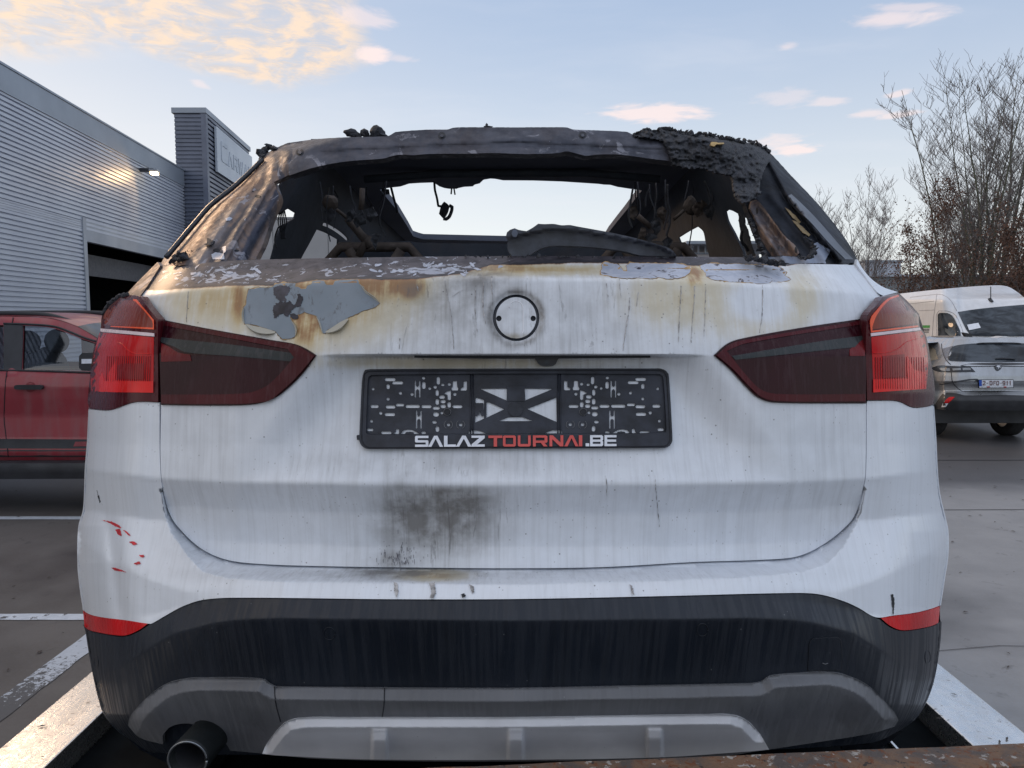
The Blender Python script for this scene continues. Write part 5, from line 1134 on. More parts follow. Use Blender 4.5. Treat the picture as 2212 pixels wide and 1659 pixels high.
poly_holes = [zP((1550, 265), (1610, 260), (1615, 345), (1632, 375), (1625, 408), (1535, 408), (1525, 378), (1545, 350)), zP((1715, 270), (1765, 265), (1765, 395), (1745, 410), (1670, 408), (1668, 380), (1712, 355)),
              zP((1410, 455), (1470, 415), (1518, 408), (1518, 545), (1495, 560), (1468, 545), (1466, 478)), zP((745, 1075), (790, 1020), (850, 1008), (920, 1012), (990, 1045), (1035, 1078), (955, 1078), (940, 1050), (890, 1042), (830, 1048), (812, 1075)), zP((618, 1075), (670, 1050), (675, 1005), (700, 995), (722, 1010), (722, 1076))]
for q in poly_holes: holesP.append(q); holesP.append([(2 * 1113.5 - p[0], p[1] - .6) for p in q][::-1])
holesP += [zP((1790, 1075), (1795, 1035), (1850, 1018), (1940, 1022), (2010, 1045), (2065, 1072)), [(2 * 1113.5 - p[0], p[1] - .6) for p in zP((1790, 1075), (1795, 1035), (1850, 1018), (1940, 1022), (2010, 1045), (2065, 1072))][::-1]]
z6i = Z(1160, 910, 120, 1171)
holesP += [z6i((385, 605), (1048, 598), (1040, 895)), z6i((283, 820), (330, 825), (488, 880), (488, 1335), (275, 1432)), z6i((548, 945), (600, 930), (985, 1105), (548, 1312)),
           zPC((345, 1305), (540, 1230), (800, 1228), (1005, 1305)), zPC((845, 690), (1375, 695), (1250, 750), (855, 912)), zPC((890, 1075), (1440, 860), (1448, 1325))]
for a_, b_, c1, d1 in ((960, 260, 1050, 515), (980, 715, 1070, 995)):
    for q in (zP((a_ + 2, b_), (a_ + 22, b_), (a_ + 22, b_ + 70), (a_ + 45, b_ + 95), (a_ + 68, b_ + 70), (a_ + 68, b_), (c1, b_), (c1, d1), (c1 - 22, d1), (c1 - 22, b_ + 150), (a_ + 45, b_ + 125), (a_ + 22, b_ + 150), (a_ + 20, d1), (a_, d1)),):
        holesP.append(q); holesP.append([(2 * 1113.5 - p[0], p[1]) for p in q][::-1])
ph = panel('number_plate_holder', resample(PO, 7, corner=50), lambda u, v: plate_y(u, v) - .004, M['holder'], CAR, step=12, holes=[h for h in holesP], thick=.004, resam=False, edge=.0004)
ph['label'] = 'empty black number plate holder'
def ring_panel(name, a_, b_, y0, mt, par, th=.008):
    return panel(name, a_, lambda u, v: plate_y(u, v) + y0, mt, par, step=8, holes=[b_], thick=th, edge=.001, resam=False)
Pin = zP((255, 200), (290, 170), (2212, 160))[0:2] + [(1109, 807)] + zPR((1450, 190), (1590, 195), (1635, 230), (1650, 300), (1680, 700), (1705, 1240), (1690, 1290)) + [(1109, 951)] + zP((260, 1085), (215, 1060), (218, 900), (240, 300))
fr = ring_panel('holder_rim', resample(PO, 7, corner=50), resample(Pin, 7, corner=50), -.011, M['holder'], ph)
Pm = zP((190, 150), (240, 118), (300, 108))[0:3] + [(1109, 800.5)] + zPR((1550, 118), (1620, 130), (1700, 200), (1715, 300), (1745, 800), (1775, 1400), (1740, 1500), (1660, 1548)) + [(1109, 964.5)] + zP((260, 1280), (180, 1230), (150, 1170), (150, 1000), (180, 300))
tube('rim_groove', [tuple(W(p[0], p[1], float(plate_y(p[0], p[1])[0]) - .0112)) for p in resample(Pm, 7, corner=50) + resample(Pm, 7, corner=50)[:1]], .0009, M['hole'], ph, 5)
# lower text bar
bar_ = zP((150, 1085), (2212, 1085))[0:1] + zPR((1700, 1310), (1790, 1330), (1800, 1440), (1760, 1520), (1680, 1555)) + zP((240, 1285), (160, 1210), (140, 1120))
panel('text_bar', resample(bar_, 10, corner=50), lambda u, v: plate_y(u, v) - .0125, M['holder'], ph, step=14, thick=.006, resam=False)
for uu in (zP((1840, 600))[0][0], 2 * 1113.5 - zP((1840, 600))[0][0]):
    tube('rib', [tuple(W(uu - 2.5, 808, float(plate_y(uu, 808)[0]) - .005)), tuple(W(uu - 2.8, 950, float(plate_y(uu, 950)[0]) - .005))], .0013, M['holder'], ph, 6)
    tube('rib', [tuple(W(uu + 2.5, 808, float(plate_y(uu, 808)[0]) - .005)), tuple(W(uu + 2.8, 950, float(plate_y(uu, 950)[0]) - .005))], .0013, M['holder'], ph, 6)
c_ = zPC((670, 1085))[0]; hub = [(c_[0] + 15.5 * math.cos(a), c_[1] + 15.5 * math.sin(a)) for a in np.linspace(0, 2 * math.pi, 36, endpoint=False)]
panel('hub', hub, lambda u, v: plate_y(u, v) - .008, M['holder'], ph, step=7, thick=.005, edge=.001)
panel('tab', zPC((505, 640), (845, 640), (850, 925), (505, 925)), lambda u, v: plate_y(u, v) - .0065, M['holder'], ph, step=8, thick=.003, edge=.001)
panel('clip', zPC((0, 965), (60, 965), (70, 1100), (80, 1190), (50, 1212), (15, 1190), (5, 1120), (-30, 1190), (-60, 1212), (-95, 1190), (-85, 1100), (-85, 965)), lambda u, v: plate_y(u, v) - .008, M['holder'], ph, step=6, thick=.004)
for q in (zP((1463, 735))[0], (2 * 1113.5 - zP((1463, 735))[0][0] - 1, zP((1463, 735))[0][1])):
    cir = lambda r_: [(q[0] + r_ * math.cos(a), q[1] + r_ * math.sin(a)) for a in np.linspace(0, 2 * math.pi, 24, endpoint=False)]
    s_ = panel('screw', cir(6.2), lambda u, v: plate_y(u, v) - .009, M['hole'], ph, step=4, thick=.005, edge=.001)
    tube('washer', [tuple(W(p[0], p[1], float(plate_y(p[0], p[1])[0]) - .0055)) for p in cir(7.6) + cir(7.6)[:1]], .0007, M['valance'], ph, 5)
for q in (zP((1480, 932))[0], zP((1668, 932))[0]):
    for c_ in (q, (2 * 1113.5 - q[0], q[1])):
        a_ = [(c_[0] + 9 * math.cos(a), c_[1] + 9 * math.sin(a)) for a in np.linspace(math.radians(115), math.radians(240), 14)]; b_ = [(c_[0] + 9 * math.cos(a), c_[1] + 9 * math.sin(a)) for a in np.linspace(math.radians(-60), math.radians(65), 14)]
        for ar in (a_, b_): tube('screw_ring', [tuple(W(p[0], p[1], float(plate_y(p[0], p[1])[0]) - .0045)) for p in ar], .0006, M['valance'], ph, 5)
panel('latch', zP((70, 1100), (115, 1095), (125, 1165), (75, 1165)), lambda u, v: plate_y(u, v) - .008, M['holder'], ph, step=6, thick=.008)
# lettering
GL = {'S': [[(.06, 1), (1, 1), (1, .8), (.2, .8), (.2, .6), (.93, .6), (1, .52), (1, .08), (.93, 0), (0, 0), (0, .2), (.8, .2), (.8, .4), (.07, .4), (0, .48), (0, .93)]],
      'A': [[(0, 0), (.40, 1), (.62, 1), (1, 0), (.78, 0), (.51, .74), (.22, 0)]], 'L': [[(0, 0), (0, 1), (.30, 1), (.30, .2), (1, .2), (1, 0)]],
      'Z': [[(0, 1), (1, 1), (1, .78), (.42, .2), (1, .2), (1, 0), (0, 0), (0, .2), (.60, .8), (0, .8)]], 'T': [[(0, 1), (1, 1), (1, .78), (.62, .78), (.62, 0), (.38, 0), (.38, .78), (0, .78)]],
      'O': [[(.1, 1), (.9, 1), (1, .9), (1, .1), (.9, 0), (.1, 0), (0, .1), (0, .9)], [(.2, .8), (.2, .2), (.8, .2), (.8, .8)]], 'U': [[(0, 1), (.2, 1), (.2, .22), (.8, .22), (.8, 1), (1, 1), (1, .1), (.9, 0), (.1, 0), (0, .1)]],
      'R': [[(0, 0), (0, 1), (.9, 1), (1, .9), (1, .42), (.92, .33), (.80, .33), (1, 0), (.74, 0), (.55, .33), (.2, .33), (.2, 0)], [(.2, .53), (.8, .53), (.8, .8), (.2, .8)]],
      'N': [[(0, 0), (0, 1), (.24, 1), (.8, .34), (.8, 1), (1, 1), (1, 0), (.76, 0), (.2, .66), (.2, 0)]], 'I': [[(0, 0), (0, 1), (1, 1), (1, 0)]], '.': [[(0, 0), (0, .26), (1, .26), (1, 0)]],
      'B': [[(0, 0), (0, 1), (.9, 1), (1, .9), (1, .6), (.94, .5), (1, .4), (1, .1), (.9, 0)], [(.2, .6), (.8, .6), (.8, .8), (.2, .8)], [(.2, .2), (.8, .2), (.8, .4), (.2, .4)]],
      'E': [[(0, 0), (0, 1), (1, 1), (1, .8), (.22, .8), (.22, .6), (.97, .6), (.97, .4), (.22, .4), (.22, .2), (1, .2), (1, 0)]],
      'C': [[(.1, 1), (1, 1), (1, .8), (.2, .8), (.2, .2), (1, .2), (1, 0), (.1, 0), (0, .1), (0, .9)]], 'D': [[(0, 0), (0, 1), (.8, 1), (1, .8), (1, .2), (.8, 0)], [(.2, .2), (.72, .2), (.8, .28), (.8, .72), (.72, .8), (.2, .8)]],
      'F': [[(0, 0), (0, 1), (1, 1), (1, .82), (.2, .82), (.2, .6), (.85, .6), (.85, .42), (.2, .42), (.2, 0)]], 'Q': [[(.2, 1), (.8, 1), (1, .8), (1, .2), (.92, .12), (1, 0), (.8, 0), (.76, .03), (.7, 0), (.2, 0), (0, .2), (0, .8)], [(.2, .28), (.28, .18), (.72, .18), (.8, .28), (.8, .72), (.72, .82), (.28, .82), (.2, .72)]],
      '2': [[(0, .75), (0, .85), (.15, 1), (.85, 1), (1, .85), (1, .58), (.3, .18), (1, .18), (1, 0), (0, 0), (0, .2), (.78, .65), (.78, .78), (.72, .83), (.28, .83), (.22, .75)]],
      '9': [[(.15, 0), (.85, 0), (1, .15), (1, .85), (.85, 1), (.15, 1), (0, .85), (0, .5), (.15, .36), (.78, .36), (.78, .2), (.72, .17), (.05, .17)], [(.22, .55), (.78, .55), (.78, .8), (.7, .83), (.3, .83), (.22, .78)]],
      '1': [[(.35, 0), (.35, .75), (.1, .66), (.1, .82), (.45, 1), (.62, 1), (.62, 0)]], '-': [[(0, .42), (0, .56), (1, .56), (1, .42)]], 'W': [[(0, 1), (.18, 1), (.3, .3), (.42, .9), (.58, .9), (.7, .3), (.82, 1), (1, 1), (.8, 0), (.6, 0), (.5, .55), (.4, 0), (.2, 0)]]}
def glyph(ch, fn, mat, parent, th=(0, .002, 0), name=None):
    """fn maps (x, y) in the glyph's box to a 3D point"""
    gl = GL[ch]; pts = []; faces = []
    for loop in gl:
        ar = sum(loop[i - 1][0] * loop[i][1] - loop[i][0] * loop[i - 1][1] for i in range(len(loop)))
        if ar < 0: loop = loop[::-1]
        faces.append(list(range(len(pts), len(pts) + len(loop)))); pts += loop
    r = delaunay_2d_cdt([V(p) for p in pts], [], faces, 1, 1e-6)
    tris = [f for f, o in zip(r[2], r[5]) if 0 in o and len(o) == 1]; q = len(r[0])
    top = [V(fn(p[0], p[1])) for p in r[0]]; vs = top + [p + V(th) for p in top]; fs = [tuple(f)[::-1] for f in tris] + [tuple(i + q for i in f) for f in tris]
    cnt = {}
    for f in tris:
        for k in range(3): e_ = (f[k], f[(k + 1) % 3]); cnt[tuple(sorted(e_))] = cnt.get(tuple(sorted(e_)), []) + [e_]
    for k_, v_ in cnt.items():
        if len(v_) == 1: a_, b_ = v_[0]; fs.append((a_, b_, b_ + q, a_ + q))
    return mesh(name or 'letter', vs, fs, mat, parent)
txt = [('S', 425, 515, 0), ('A', 513, 614, 0), ('L', 620, 700, 0), ('A', 700, 806, 0), ('Z', 806, 895, 0), ('T', 920, 1014, 1), ('O', 1018, 1105, 1), ('U', 1118, 1205, 1), ('R', 1220, 1318, 1), ('N', 1332, 1425, 1), ('A', 1432, 1528, 1), ('I', 1530, 1553, 1), ('.', 1576, 1600, 0), ('B', 1606, 1694, 0), ('E', 1703, 1784, 0)]
for ch, x0, x1, cr_ in txt:
    def fn(x_, y_, x0=x0, x1=x1):
        zx = x0 + (x1 - x0) * x_; vt = 512 + (586 - 512) * (1 - y_) - (zx - 425) / 1360 * 5
        p = z6c((zx, vt))[0]; return W(p[0], p[1], float(plate_y(p[0], p[1])[0]) - .0150)
    glyph(ch, fn, M['red_print'] if cr_ else M['white_print'], ph)


# ================================================================== trailer
TR = thing('trailer', 'flatbed trailer with pale side rails and a rusty rear beam, carrying the burnt car', 'trailer', (0, 2.5, 0))
m_, t = newmat('worn aluminium rail'); o = t.obj(); n_ = t.noise(t.obj((6, 2, 6)), 2.2, 6, .65, .8); n2_ = t.noise(o, 40, 6, .7, .6)
c = t.mix(t.ramp(n_, .3, .7), (0.66, 0.66, 0.66), (0.80, 0.80, 0.80)); c = t.mix(t.m('MULTIPLY', t.ramp(n2_, .60, .66), .7), c, (.17, .15, .14))
finish(t, c, t.ramp(n2_, .3, .7, .20, .36), .9, t.bump(t.m('ADD', n_, t.m('MULTIPLY', n2_, .15)), .22, .006)); M['rail'] = m_
M['bed'] = simple('black trailer bed', (0.006, 0.008, 0.010), .8, 0, .3, 8, .1, spec=.05)
m_, t = newmat('rusty steel beam'); o = t.obj(); n_ = t.noise(t.obj((4, 4, 10)), 3.0, 7, .7, .8); n2_ = t.noise(o, 70, 6, .75, .5); n3_ = t.noise(t.obj((60, 60, 18)), 1., 4, .6)
c = t.mix(t.ramp(n_, .38, .62), (0.10, 0.085, 0.08), (0.20, 0.12, 0.075)); c = t.mix(t.ramp(n2_, .54, .60), c, (0.17, 0.065, 0.03)); c = t.mix(t.m('MULTIPLY', t.ramp(n3_, .60, .64), t.ramp(n_, .4, .5)), c, (.38, .36, .34)); c = t.mix(t.ramp(t.noise(o, 55, 5, .7), .62, .66), c, (.04, .035, .035))
finish(t, c, .75, .2, t.bump(t.m('ADD', n2_, n3_), .8, .004)); M['rust'] = m_
ZD = CAMZ - 1.0
for sg, xa, xb in ((-1, 1.047, 1.20), (1, 1.085, 1.245)):
    r_ = boxm('side_rail', (min(sg * xa, sg * xb), 0.7, ZD - .09), (max(sg * xa, sg * xb), 5.4, ZD), M['rail'], TR, .004); r_['label'] = ('left' if sg < 0 else 'right') + ' side rail of the trailer bed'
boxm('bed', (-1.045, 0.90, ZD - .09), (1.083, 5.4, ZD - .06), M['bed'], TR)
boxm('bed_strip', (.944, 1.0, ZD - .058), (.950, 3.2, ZD - .05), M['rail'], TR)
boxm('bed_strip', (-.7, 1.0, ZD - .058), (-.692, 3.2, ZD - .05), M['bed'], TR)
# rusty beam, slightly askew
bpts = [W(*p, y_) for p, y_ in (((-700, 1771), .985), ((560, 1717), 1.02), ((1028, 1692), 1.03), ((1607, 1667), 1.045), ((2212, 1645), 1.06), ((2420, 1637), 1.065))]
vs, fs = [], []
nseg = 90
A0, A1 = V(bpts[0]), V(bpts[-1])
for i in range(nseg + 1):
    p = A0.lerp(A1, i / nseg); jz = .0016 * (vnoise(i * .35, 1.3) - .5)
    for dy, dz in ((.0, -.004), (.006, .001), (.05, .0), (.056, -.006), (.056, -.09), (0, -.09)):
        vs.append((p.x, p.y + dy - .003, p.z + dz + float(jz) * 1.2))
for i in range(nseg):
    for k in range(6): fs.append((i * 6 + k, i * 6 + (k + 1) % 6, (i + 1) * 6 + (k + 1) % 6, (i + 1) * 6 + k))
mesh('rear_beam', vs, fs, M['rust'], TR, smooth=False)
for x_ in (-.9, 1.0):
    f_ = (x_ - A0.x) / (A1.x - A0.x); pb = A0.lerp(A1, f_); boxm('beam_post', (x_ - .03, pb.y, ZD - .09), (x_ + .03, pb.y + .05, pb.z - .085), M['rust'], TR)
for y_ in (2.6, 3.4):
    for x_ in (-.93, .93): wheel('wheel', (x_, y_, .30), .30, .2, TR)
boxm('axle', (-.9, 2.95, .28), (.9, 3.05, .36), M['bed'], TR)

# ================================================================== ground
m_, t = newmat('wet concrete'); o = t.obj(); n1 = t.noise(o, .22, 5, .6, .3); n2_ = t.noise(o, 2.2, 6, .65); n3_ = t.noise(o, 45, 5, .7)
px_, py_, pz_ = t.sep(o)
leftside = t.ramp(px_, -1.5, 1.5, 1.0, 0.0)
dry = t.mix(leftside, (0.215, 0.220, 0.230), (0.115, 0.101, 0.092))
dry2 = t.mix(leftside, (0.26, 0.265, 0.275), (0.145, 0.13, 0.12))
c = t.mix(t.ramp(n2_, .3, .7), dry, dry2); c = t.mix(t.m('MULTIPLY', t.ramp(n3_, .35, .75), .4), c, t.mix(leftside, (0.26, 0.28, 0.31), (0.16, .15, .145)))
wet = t.m('MAXIMUM', t.m('MULTIPLY', t.ramp(n1, .47, .60), .75), t.m('MULTIPLY', t.ramp(t.m('ADD', py_, t.m('MULTIPLY', n1, 4.0)), 8.6, 10.2), .85))
c = t.mix(wet, c, t.mix(.6, t.mix(1.0, c, (0.30, .28, .29), 'MULTIPLY'), (0.020, .019, .021)))
stn = t.m('MULTIPLY', t.ramp(t.noise(o, 6, 6, .7, .6), .60, .68), .35); c = t.mix(stn, c, (.05, .045, .045))
b_ = finish(t, c, t.m('ADD', t.m('SUBTRACT', .62, t.m('MULTIPLY', wet, .30)), t.m('MULTIPLY', n3_, .12)), 0, t.bump(t.m('ADD', n3_, t.m('MULTIPLY', n2_, .5)), .25, .004), spec=.4); M['ground'] = m_
g = mesh('ground', [(-900, -300, 0), (900, -300, 0), (900, 1500, 0), (-900, 1500, 0)], [(0, 1, 2, 3)], M['ground']); g['kind'] = 'structure'
m_, t = newmat('worn road paint'); o = t.obj(); n_ = t.noise(o, 14, 7, .75, .4); tr_ = t.noise(o, 1.1, 3)
c = t.mix(t.ramp(n_, .3, .7), (0.50, .53, .58), (0.66, .69, .74)); wear = t.ramp(t.m('ADD', t.noise(t.obj((1, .6, 1)), 16, 7, .78, .3), t.m('MULTIPLY', t.m('SUBTRACT', tr_, .5), .6)), .60, .625)
c = t.mix(wear, c, (0.11, .105, .105)); finish(t, c, .6, 0, t.bump(n_, .3, .003)); M['line'] = m_
m_, t = newmat('very worn road paint'); o = t.obj(); n_ = t.noise(o, 24, 7, .75, .6); yv = t.sep(o)[1]
wear = t.ramp(t.m('ADD', t.noise(o, 28, 7, .78, .5), t.ramp(yv, 3.3, 4.0, .16, -.10, smooth=False)), .50, .53)
c = t.mix(wear, t.mix(n_, (0.40, .43, .48), (.62, .65, .70)), (0.10, .098, .10)); finish(t, c, .6, 0); M['line_worn'] = m_
def line_quad(x0, x1, y0, y1, mt, z_=.004, rag=.004):
    n_ = 40; A_ = []; B_ = []; lon = (y1 - y0) > (x1 - x0)
    for i in range(n_ + 1):
        f_ = i / n_
        if lon: A_.append((x0 + random.uniform(-rag, rag), y0 + (y1 - y0) * f_, z_)); B_.append((x1 + random.uniform(-rag, rag), y0 + (y1 - y0) * f_, z_))
        else: A_.append((x0 + (x1 - x0) * f_, y1 + random.uniform(-rag, rag), z_)); B_.append((x0 + (x1 - x0) * f_, y0 + random.uniform(-rag, rag), z_))
    vs = A_ + B_; fs = [(i, n_ + 1 + i, n_ + 2 + i, i + 1) for i in range(n_)]
    o_ = mesh('parking_line', vs, fs, mt); o_['kind'] = 'structure'; return o_
line_quad(-2.44, -2.295, 2.2, 4.56, M['line_worn'])
line_quad(-7.5, -2.30, 4.42, 4.515, M['line'])
line_quad(-9.0, -1.6, 6.72, 6.82, M['line'])
line_quad(2.9, 9.0, 9.6, 9.63, M['hole'], .004, .003).name = 'slab_joint'
q = mesh('slab_joint', [(1.5, 7.02, .004), (7, 7.10, .004), (7, 7.115, .004), (1.5, 7.032, .004)], [(0, 1, 2, 3)], M['hole']); q['kind'] = 'structure'
ck = [(1.2, 3.95), (1.9, 4.02), (2.3, 3.99), (2.7, 4.06), (3.3, 4.02)]
q = mesh('slab_joint', [(a, b - .002, .004) for a, b in ck] + [(a, b + .003, .004) for a, b in ck], [(i, i + 1, 6 + i, 5 + i) for i in range(4)], M['hole']); q['kind'] = 'structure'
# fallen leaves: a scatter nobody would count
g_ = []
M['leaf_dead'] = simple('dead wet leaf', (0.045, 0.032, 0.025), .6, 0, .4, 30)
rl_ = random.Random(5)
for k in range(420):
    sd_ = rl_.random() < .6; x_ = rl_.uniform(1.4, 6) if sd_ else rl_.uniform(-5.5, -1.4); y_ = rl_.uniform(2.6, 11); a = rl_.uniform(0, 6.28); L = rl_.uniform(.010, .028); wd = L * rl_.uniform(.25, .5)
    if (not sd_ and -2.42 < x_ < -2.3): continue
    p = lambda l, w__, h: V((x_ + l * math.cos(a) - w__ * math.sin(a), y_ + l * math.sin(a) + w__ * math.cos(a), .006 + h))
    g_.append(([p(-L, 0, .001), p(0, -wd, .004), p(L, 0, .002), p(0, wd, .005)], [(0, 1, 2, 3)]))
vs, fs = join_geo(g_); q = mesh('fallen_leaves', vs, fs, M['leaf_dead']); q['kind'] = 'stuff'; q['label'] = 'small fallen leaves scattered on the wet concrete'
g_ = []
for k in range(34):
    sg = rl_.choice((-1, 1, 1)); x_ = sg * rl_.uniform(1.07, 1.19); y_ = rl_.uniform(1.6, 3.4); a = rl_.uniform(0, 6.28); L = rl_.uniform(.005, .012); wd = L * .3
    p = lambda l, w__, h: V((x_ + l * math.cos(a) - w__ * math.sin(a), y_ + l * math.sin(a) + w__ * math.cos(a), ZD + .0015 + h))
    g_.append(([p(-L, 0, .001), p(0, -wd, .002), p(L, 0, .001), p(0, wd, .002)], [(0, 1, 2, 3)]))
vs, fs = join_geo(g_); q = mesh('rail_litter', vs, fs, M['leaf_dead']); q['kind'] = 'stuff'

# ================================================================== warehouse with corrugated cladding
FD = V((-.0963, 1, 0)).normalized(); FN = V((FD.y, -FD.x, 0)); FX0 = -7.0
def fpt(u, v=None, z_=None, off=0.0):
    """point of the facade plane seen at column u"""
    a, c_ = ray(u, v if v is not None else 500); y_ = (FX0) / (float(a) + .0963); p = V((float(a) * y_, y_, 0)); p.z = CAMZ + float(c_) * y_ if z_ is None else z_; return p + FN * off
def along(y_, z_, off=0.0): return V((FX0 - .0963 * y_, y_, z_)) + FN * off
WH = thing('warehouse', 'warehouse clad in silvery corrugated metal with a large dark open doorway', 'building', (FX0, 10, 0))
m_, t = newmat('silver cladding'); o = t.obj(); n_ = t.noise(o, .8, 4); n2_ = t.noise(t.obj((1, 1, 12)), 3, 4)
finish(t, t.mix(t.ramp(n_, .3, .7), (0.44, 0.475, 0.56), (0.50, 0.54, 0.62)), t.ramp(n2_, .3, .7, .34, .48), .35); M['clad'] = m_
M['clad_dark'] = simple('dark grey cladding', (0.14, 0.16, 0.215), .45, .3, .12, 1.5)
M['fascia'] = simple('grey blue fascia', (0.27, 0.31, 0.37), .4, .3, .06, 1)
M['door_frame'] = simple('grey door frame', (.34, .37, .42), .45, .2, .06, 2)
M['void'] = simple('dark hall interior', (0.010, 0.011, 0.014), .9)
ztop = 5.86; pitch_ = .0835; y_end = 21.25
def corrugated(name, y0, y1, z0, z1, mat, parent, P0=along, pitch=pitch_, depth=.032):
    vs, fs = [], []; z_ = z0; rows_ = []
    prof = [(0, 0), (.26, 0), (.34, 1), (.92, 1), (1.0, 0)]
    while z_ < z1 - 1e-6:
        for fz, dd in prof[:-1]:
            zz = min(z_ + fz * pitch, z1); rows_.append((zz, dd))
        z_ += pitch
    rows_.append((z1, 0))
    for zz, dd in rows_: vs += [P0(y0, zz, dd * depth), P0(y1, zz, dd * depth)]
    for i in range(len(rows_) - 1): fs.append((2 * i, 2 * i + 1, 2 * i + 3, 2 * i + 2))
    return mesh(name, vs, fs, mat, parent)
dy0 = fpt(178).y; ztd = fpt(178, 478).z; dy1 = 20.2
zs = [ztop - .42, fpt(0, 344).z, fpt(0, 455).z, ztd]
yl0 = 4.0
for a_, b_ in ((zs[1], zs[0]), (zs[2], zs[1]), (zs[3], zs[2])):
    corrugated('cladding_sheet', yl0, y_end, a_ + .012, b_, M['clad'], WH)
corrugated('cladding_sheet', yl0, dy0, 0.15, zs[3], M['clad'], WH)
corrugated('cladding_sheet', dy1, y_end, 0.15, zs[3], M['clad'], WH)
def fbox(name, y0, y1, z0, z1, d0, d1, mat, parent):
    pts = [along(y, z_, d) for z_ in (z0, z1) for (y, d) in ((y0, d0), (y1, d0), (y1, d1), (y0, d1))]
    return mesh(name, pts, [(0, 3, 2, 1), (4, 5, 6, 7), (0, 1, 5, 4), (1, 2, 6, 5), (2, 3, 7, 6), (3, 0, 4, 7)], mat, parent)
fbox('fascia', yl0, y_end, ztop - .42, ztop, -.05, .05, M['fascia'], WH)
fbox('roof_edge', yl0, y_end, ztop + .003, ztop + .04, -.4, .065, M['fascia'], WH)
fbox('wall_core', yl0, y_end, .0, .15, -.1, .03, M['door_frame'], WH)
fbox('door_jamb', dy0 - .07, dy0 + .07, .15, ztd + .07, -.06, .05, M['door_frame'], WH)
fbox('door_jamb', dy1 - .07, dy1 + .07, .15, ztd + .07, -.06, .05, M['door_frame'], WH)
fbox('door_lintel', dy0 + .072, dy1 - .072, ztd - .38, ztd + .05, -.1, .03, M['door_frame'], WH)
# hall behind the doorway
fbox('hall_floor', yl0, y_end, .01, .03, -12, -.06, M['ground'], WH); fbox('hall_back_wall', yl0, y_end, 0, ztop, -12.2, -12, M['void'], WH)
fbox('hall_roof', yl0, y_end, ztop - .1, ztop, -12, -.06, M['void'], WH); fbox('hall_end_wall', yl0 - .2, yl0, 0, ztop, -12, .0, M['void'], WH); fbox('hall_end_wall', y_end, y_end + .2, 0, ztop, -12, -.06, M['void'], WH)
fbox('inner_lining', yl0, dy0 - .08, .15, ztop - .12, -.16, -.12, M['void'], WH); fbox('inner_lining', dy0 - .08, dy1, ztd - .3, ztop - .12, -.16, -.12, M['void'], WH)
fbox('door_rail', dy0 + .1, dy1 - .1, ztd - 1.0, ztd - .55, -.5, -.42, simple('roller door rail', (.10, .10, .11), .6), WH)
# wall lamp, lit
lampP = fpt(300, 373); LP = thing('wall_lamp', 'lit floodlight on the corrugated warehouse wall', 'lamp', tuple(lampP))
yl_ = lampP.y
fbox('lamp_bracket', yl_ - .05, yl_ + .05, lampP.z + .02, lampP.z + .10, .0, .34, M['blackplastic'], LP)
fbox('lamp_housing', yl_ - .10, yl_ + .10, lampP.z + .02, lampP.z + .08, .26, .44, M['door_frame'], LP)
m_, t = newmat('lit lamp glass'); finish(t, (1, .9, .7), .4, emis=((1, .72, .36), 6.0)); M['lamp'] = m_
def fpoly(name, pts, mat, parent): return mesh(name, [along(*p) for p in pts], [tuple(range(len(pts)))], mat, parent)
fbox('lamp_glass', yl_ - .08, yl_ + .08, lampP.z - .04, lampP.z + .018, .28, .42, M['lamp'], LP)
sp_d = bpy.data.lights.new('floodlight', 'SPOT'); sp = bpy.data.objects.new('floodlight', sp_d); COL.objects.link(sp); sp.parent = LP; sp.matrix_parent_inverse = LP.matrix_world.inverted()
sp_d.energy = 15; sp_d.color = (1, .60, .25); sp_d.spot_size = math.radians(130); sp_d.spot_blend = .6; sp_d.shadow_soft_size = .08
sp.location = along(yl_ - .1, lampP.z - .12, .62); tgt = along(yl_ - 2.6, lampP.z - 1.5, -.1); sp.rotation_euler = (V(tgt) - V(sp.location)).to_track_quat('-Z', 'Y').to_euler()

# ---- sign tower
TW = thing('sign_tower', 'dark corrugated tower at the end of the warehouse with a pale sign board', 'tower', (-9, 22, 0))
ya = 21.3; cxr = float(ray(441, 233)[0]) * ya; cxl = float(ray(378, 233)[0]) * ya - .02; zt_ = CAMZ + float(ray(441, 235)[1]) * ya
def tow_front(x_, z_, off=0): return V((x_, ya - off, z_))
def tow_side(y_, z_, off=0): return V((cxr - .0963 * (y_ - ya), y_, z_)) + FN * off
yb = 26.0
corrugated('cladding_sheet', cxl, cxr, 0, zt_ - .12, M['clad_dark'], TW, tow_front, .11, .03)
corrugated('cladding_sheet', ya + .08, yb, 0, zt_ - .12, M['clad_dark'], TW, tow_side, .13, .05)
def quadbox(name, P4, ext, mat, parent): return slab(name, P4, ext, mat, parent)
mesh('tower_core', [tow_front(cxl, 0, -.01), tow_front(cxr - .02, 0, -.01), tow_side(yb, 0, -.02), V((cxl - .45, yb, 0)), tow_front(cxl, zt_ - .02, -.01), tow_front(cxr - .02, zt_ - .02, -.01), tow_side(yb, zt_ - .02, -.02), V((cxl - .45, yb, zt_ - .02))],
     [(0, 1, 5, 4), (1, 2, 6, 5), (2, 3, 7, 6), (3, 0, 4, 7), (4, 5, 6, 7)], M['clad_dark'], TW)
slab('coping', [tow_front(cxl - .06, zt_ - .12, .06), tow_front(cxr + .07, zt_ - .12, .06), tow_side(yb + .06, zt_ - .12, .09), V((cxl - .5, yb + .06, zt_ - .12))], (0, 0, .14), M['fascia'], TW)
slab('corner_trim', [tow_front(cxr - .09, 0, .035), tow_front(cxr + .05, 0, .035), tow_side(ya + .1, 0, .055), tow_side(ya + .1, 0, .0)], (0, 0, zt_ - .125), M['clad_dark'], TW)
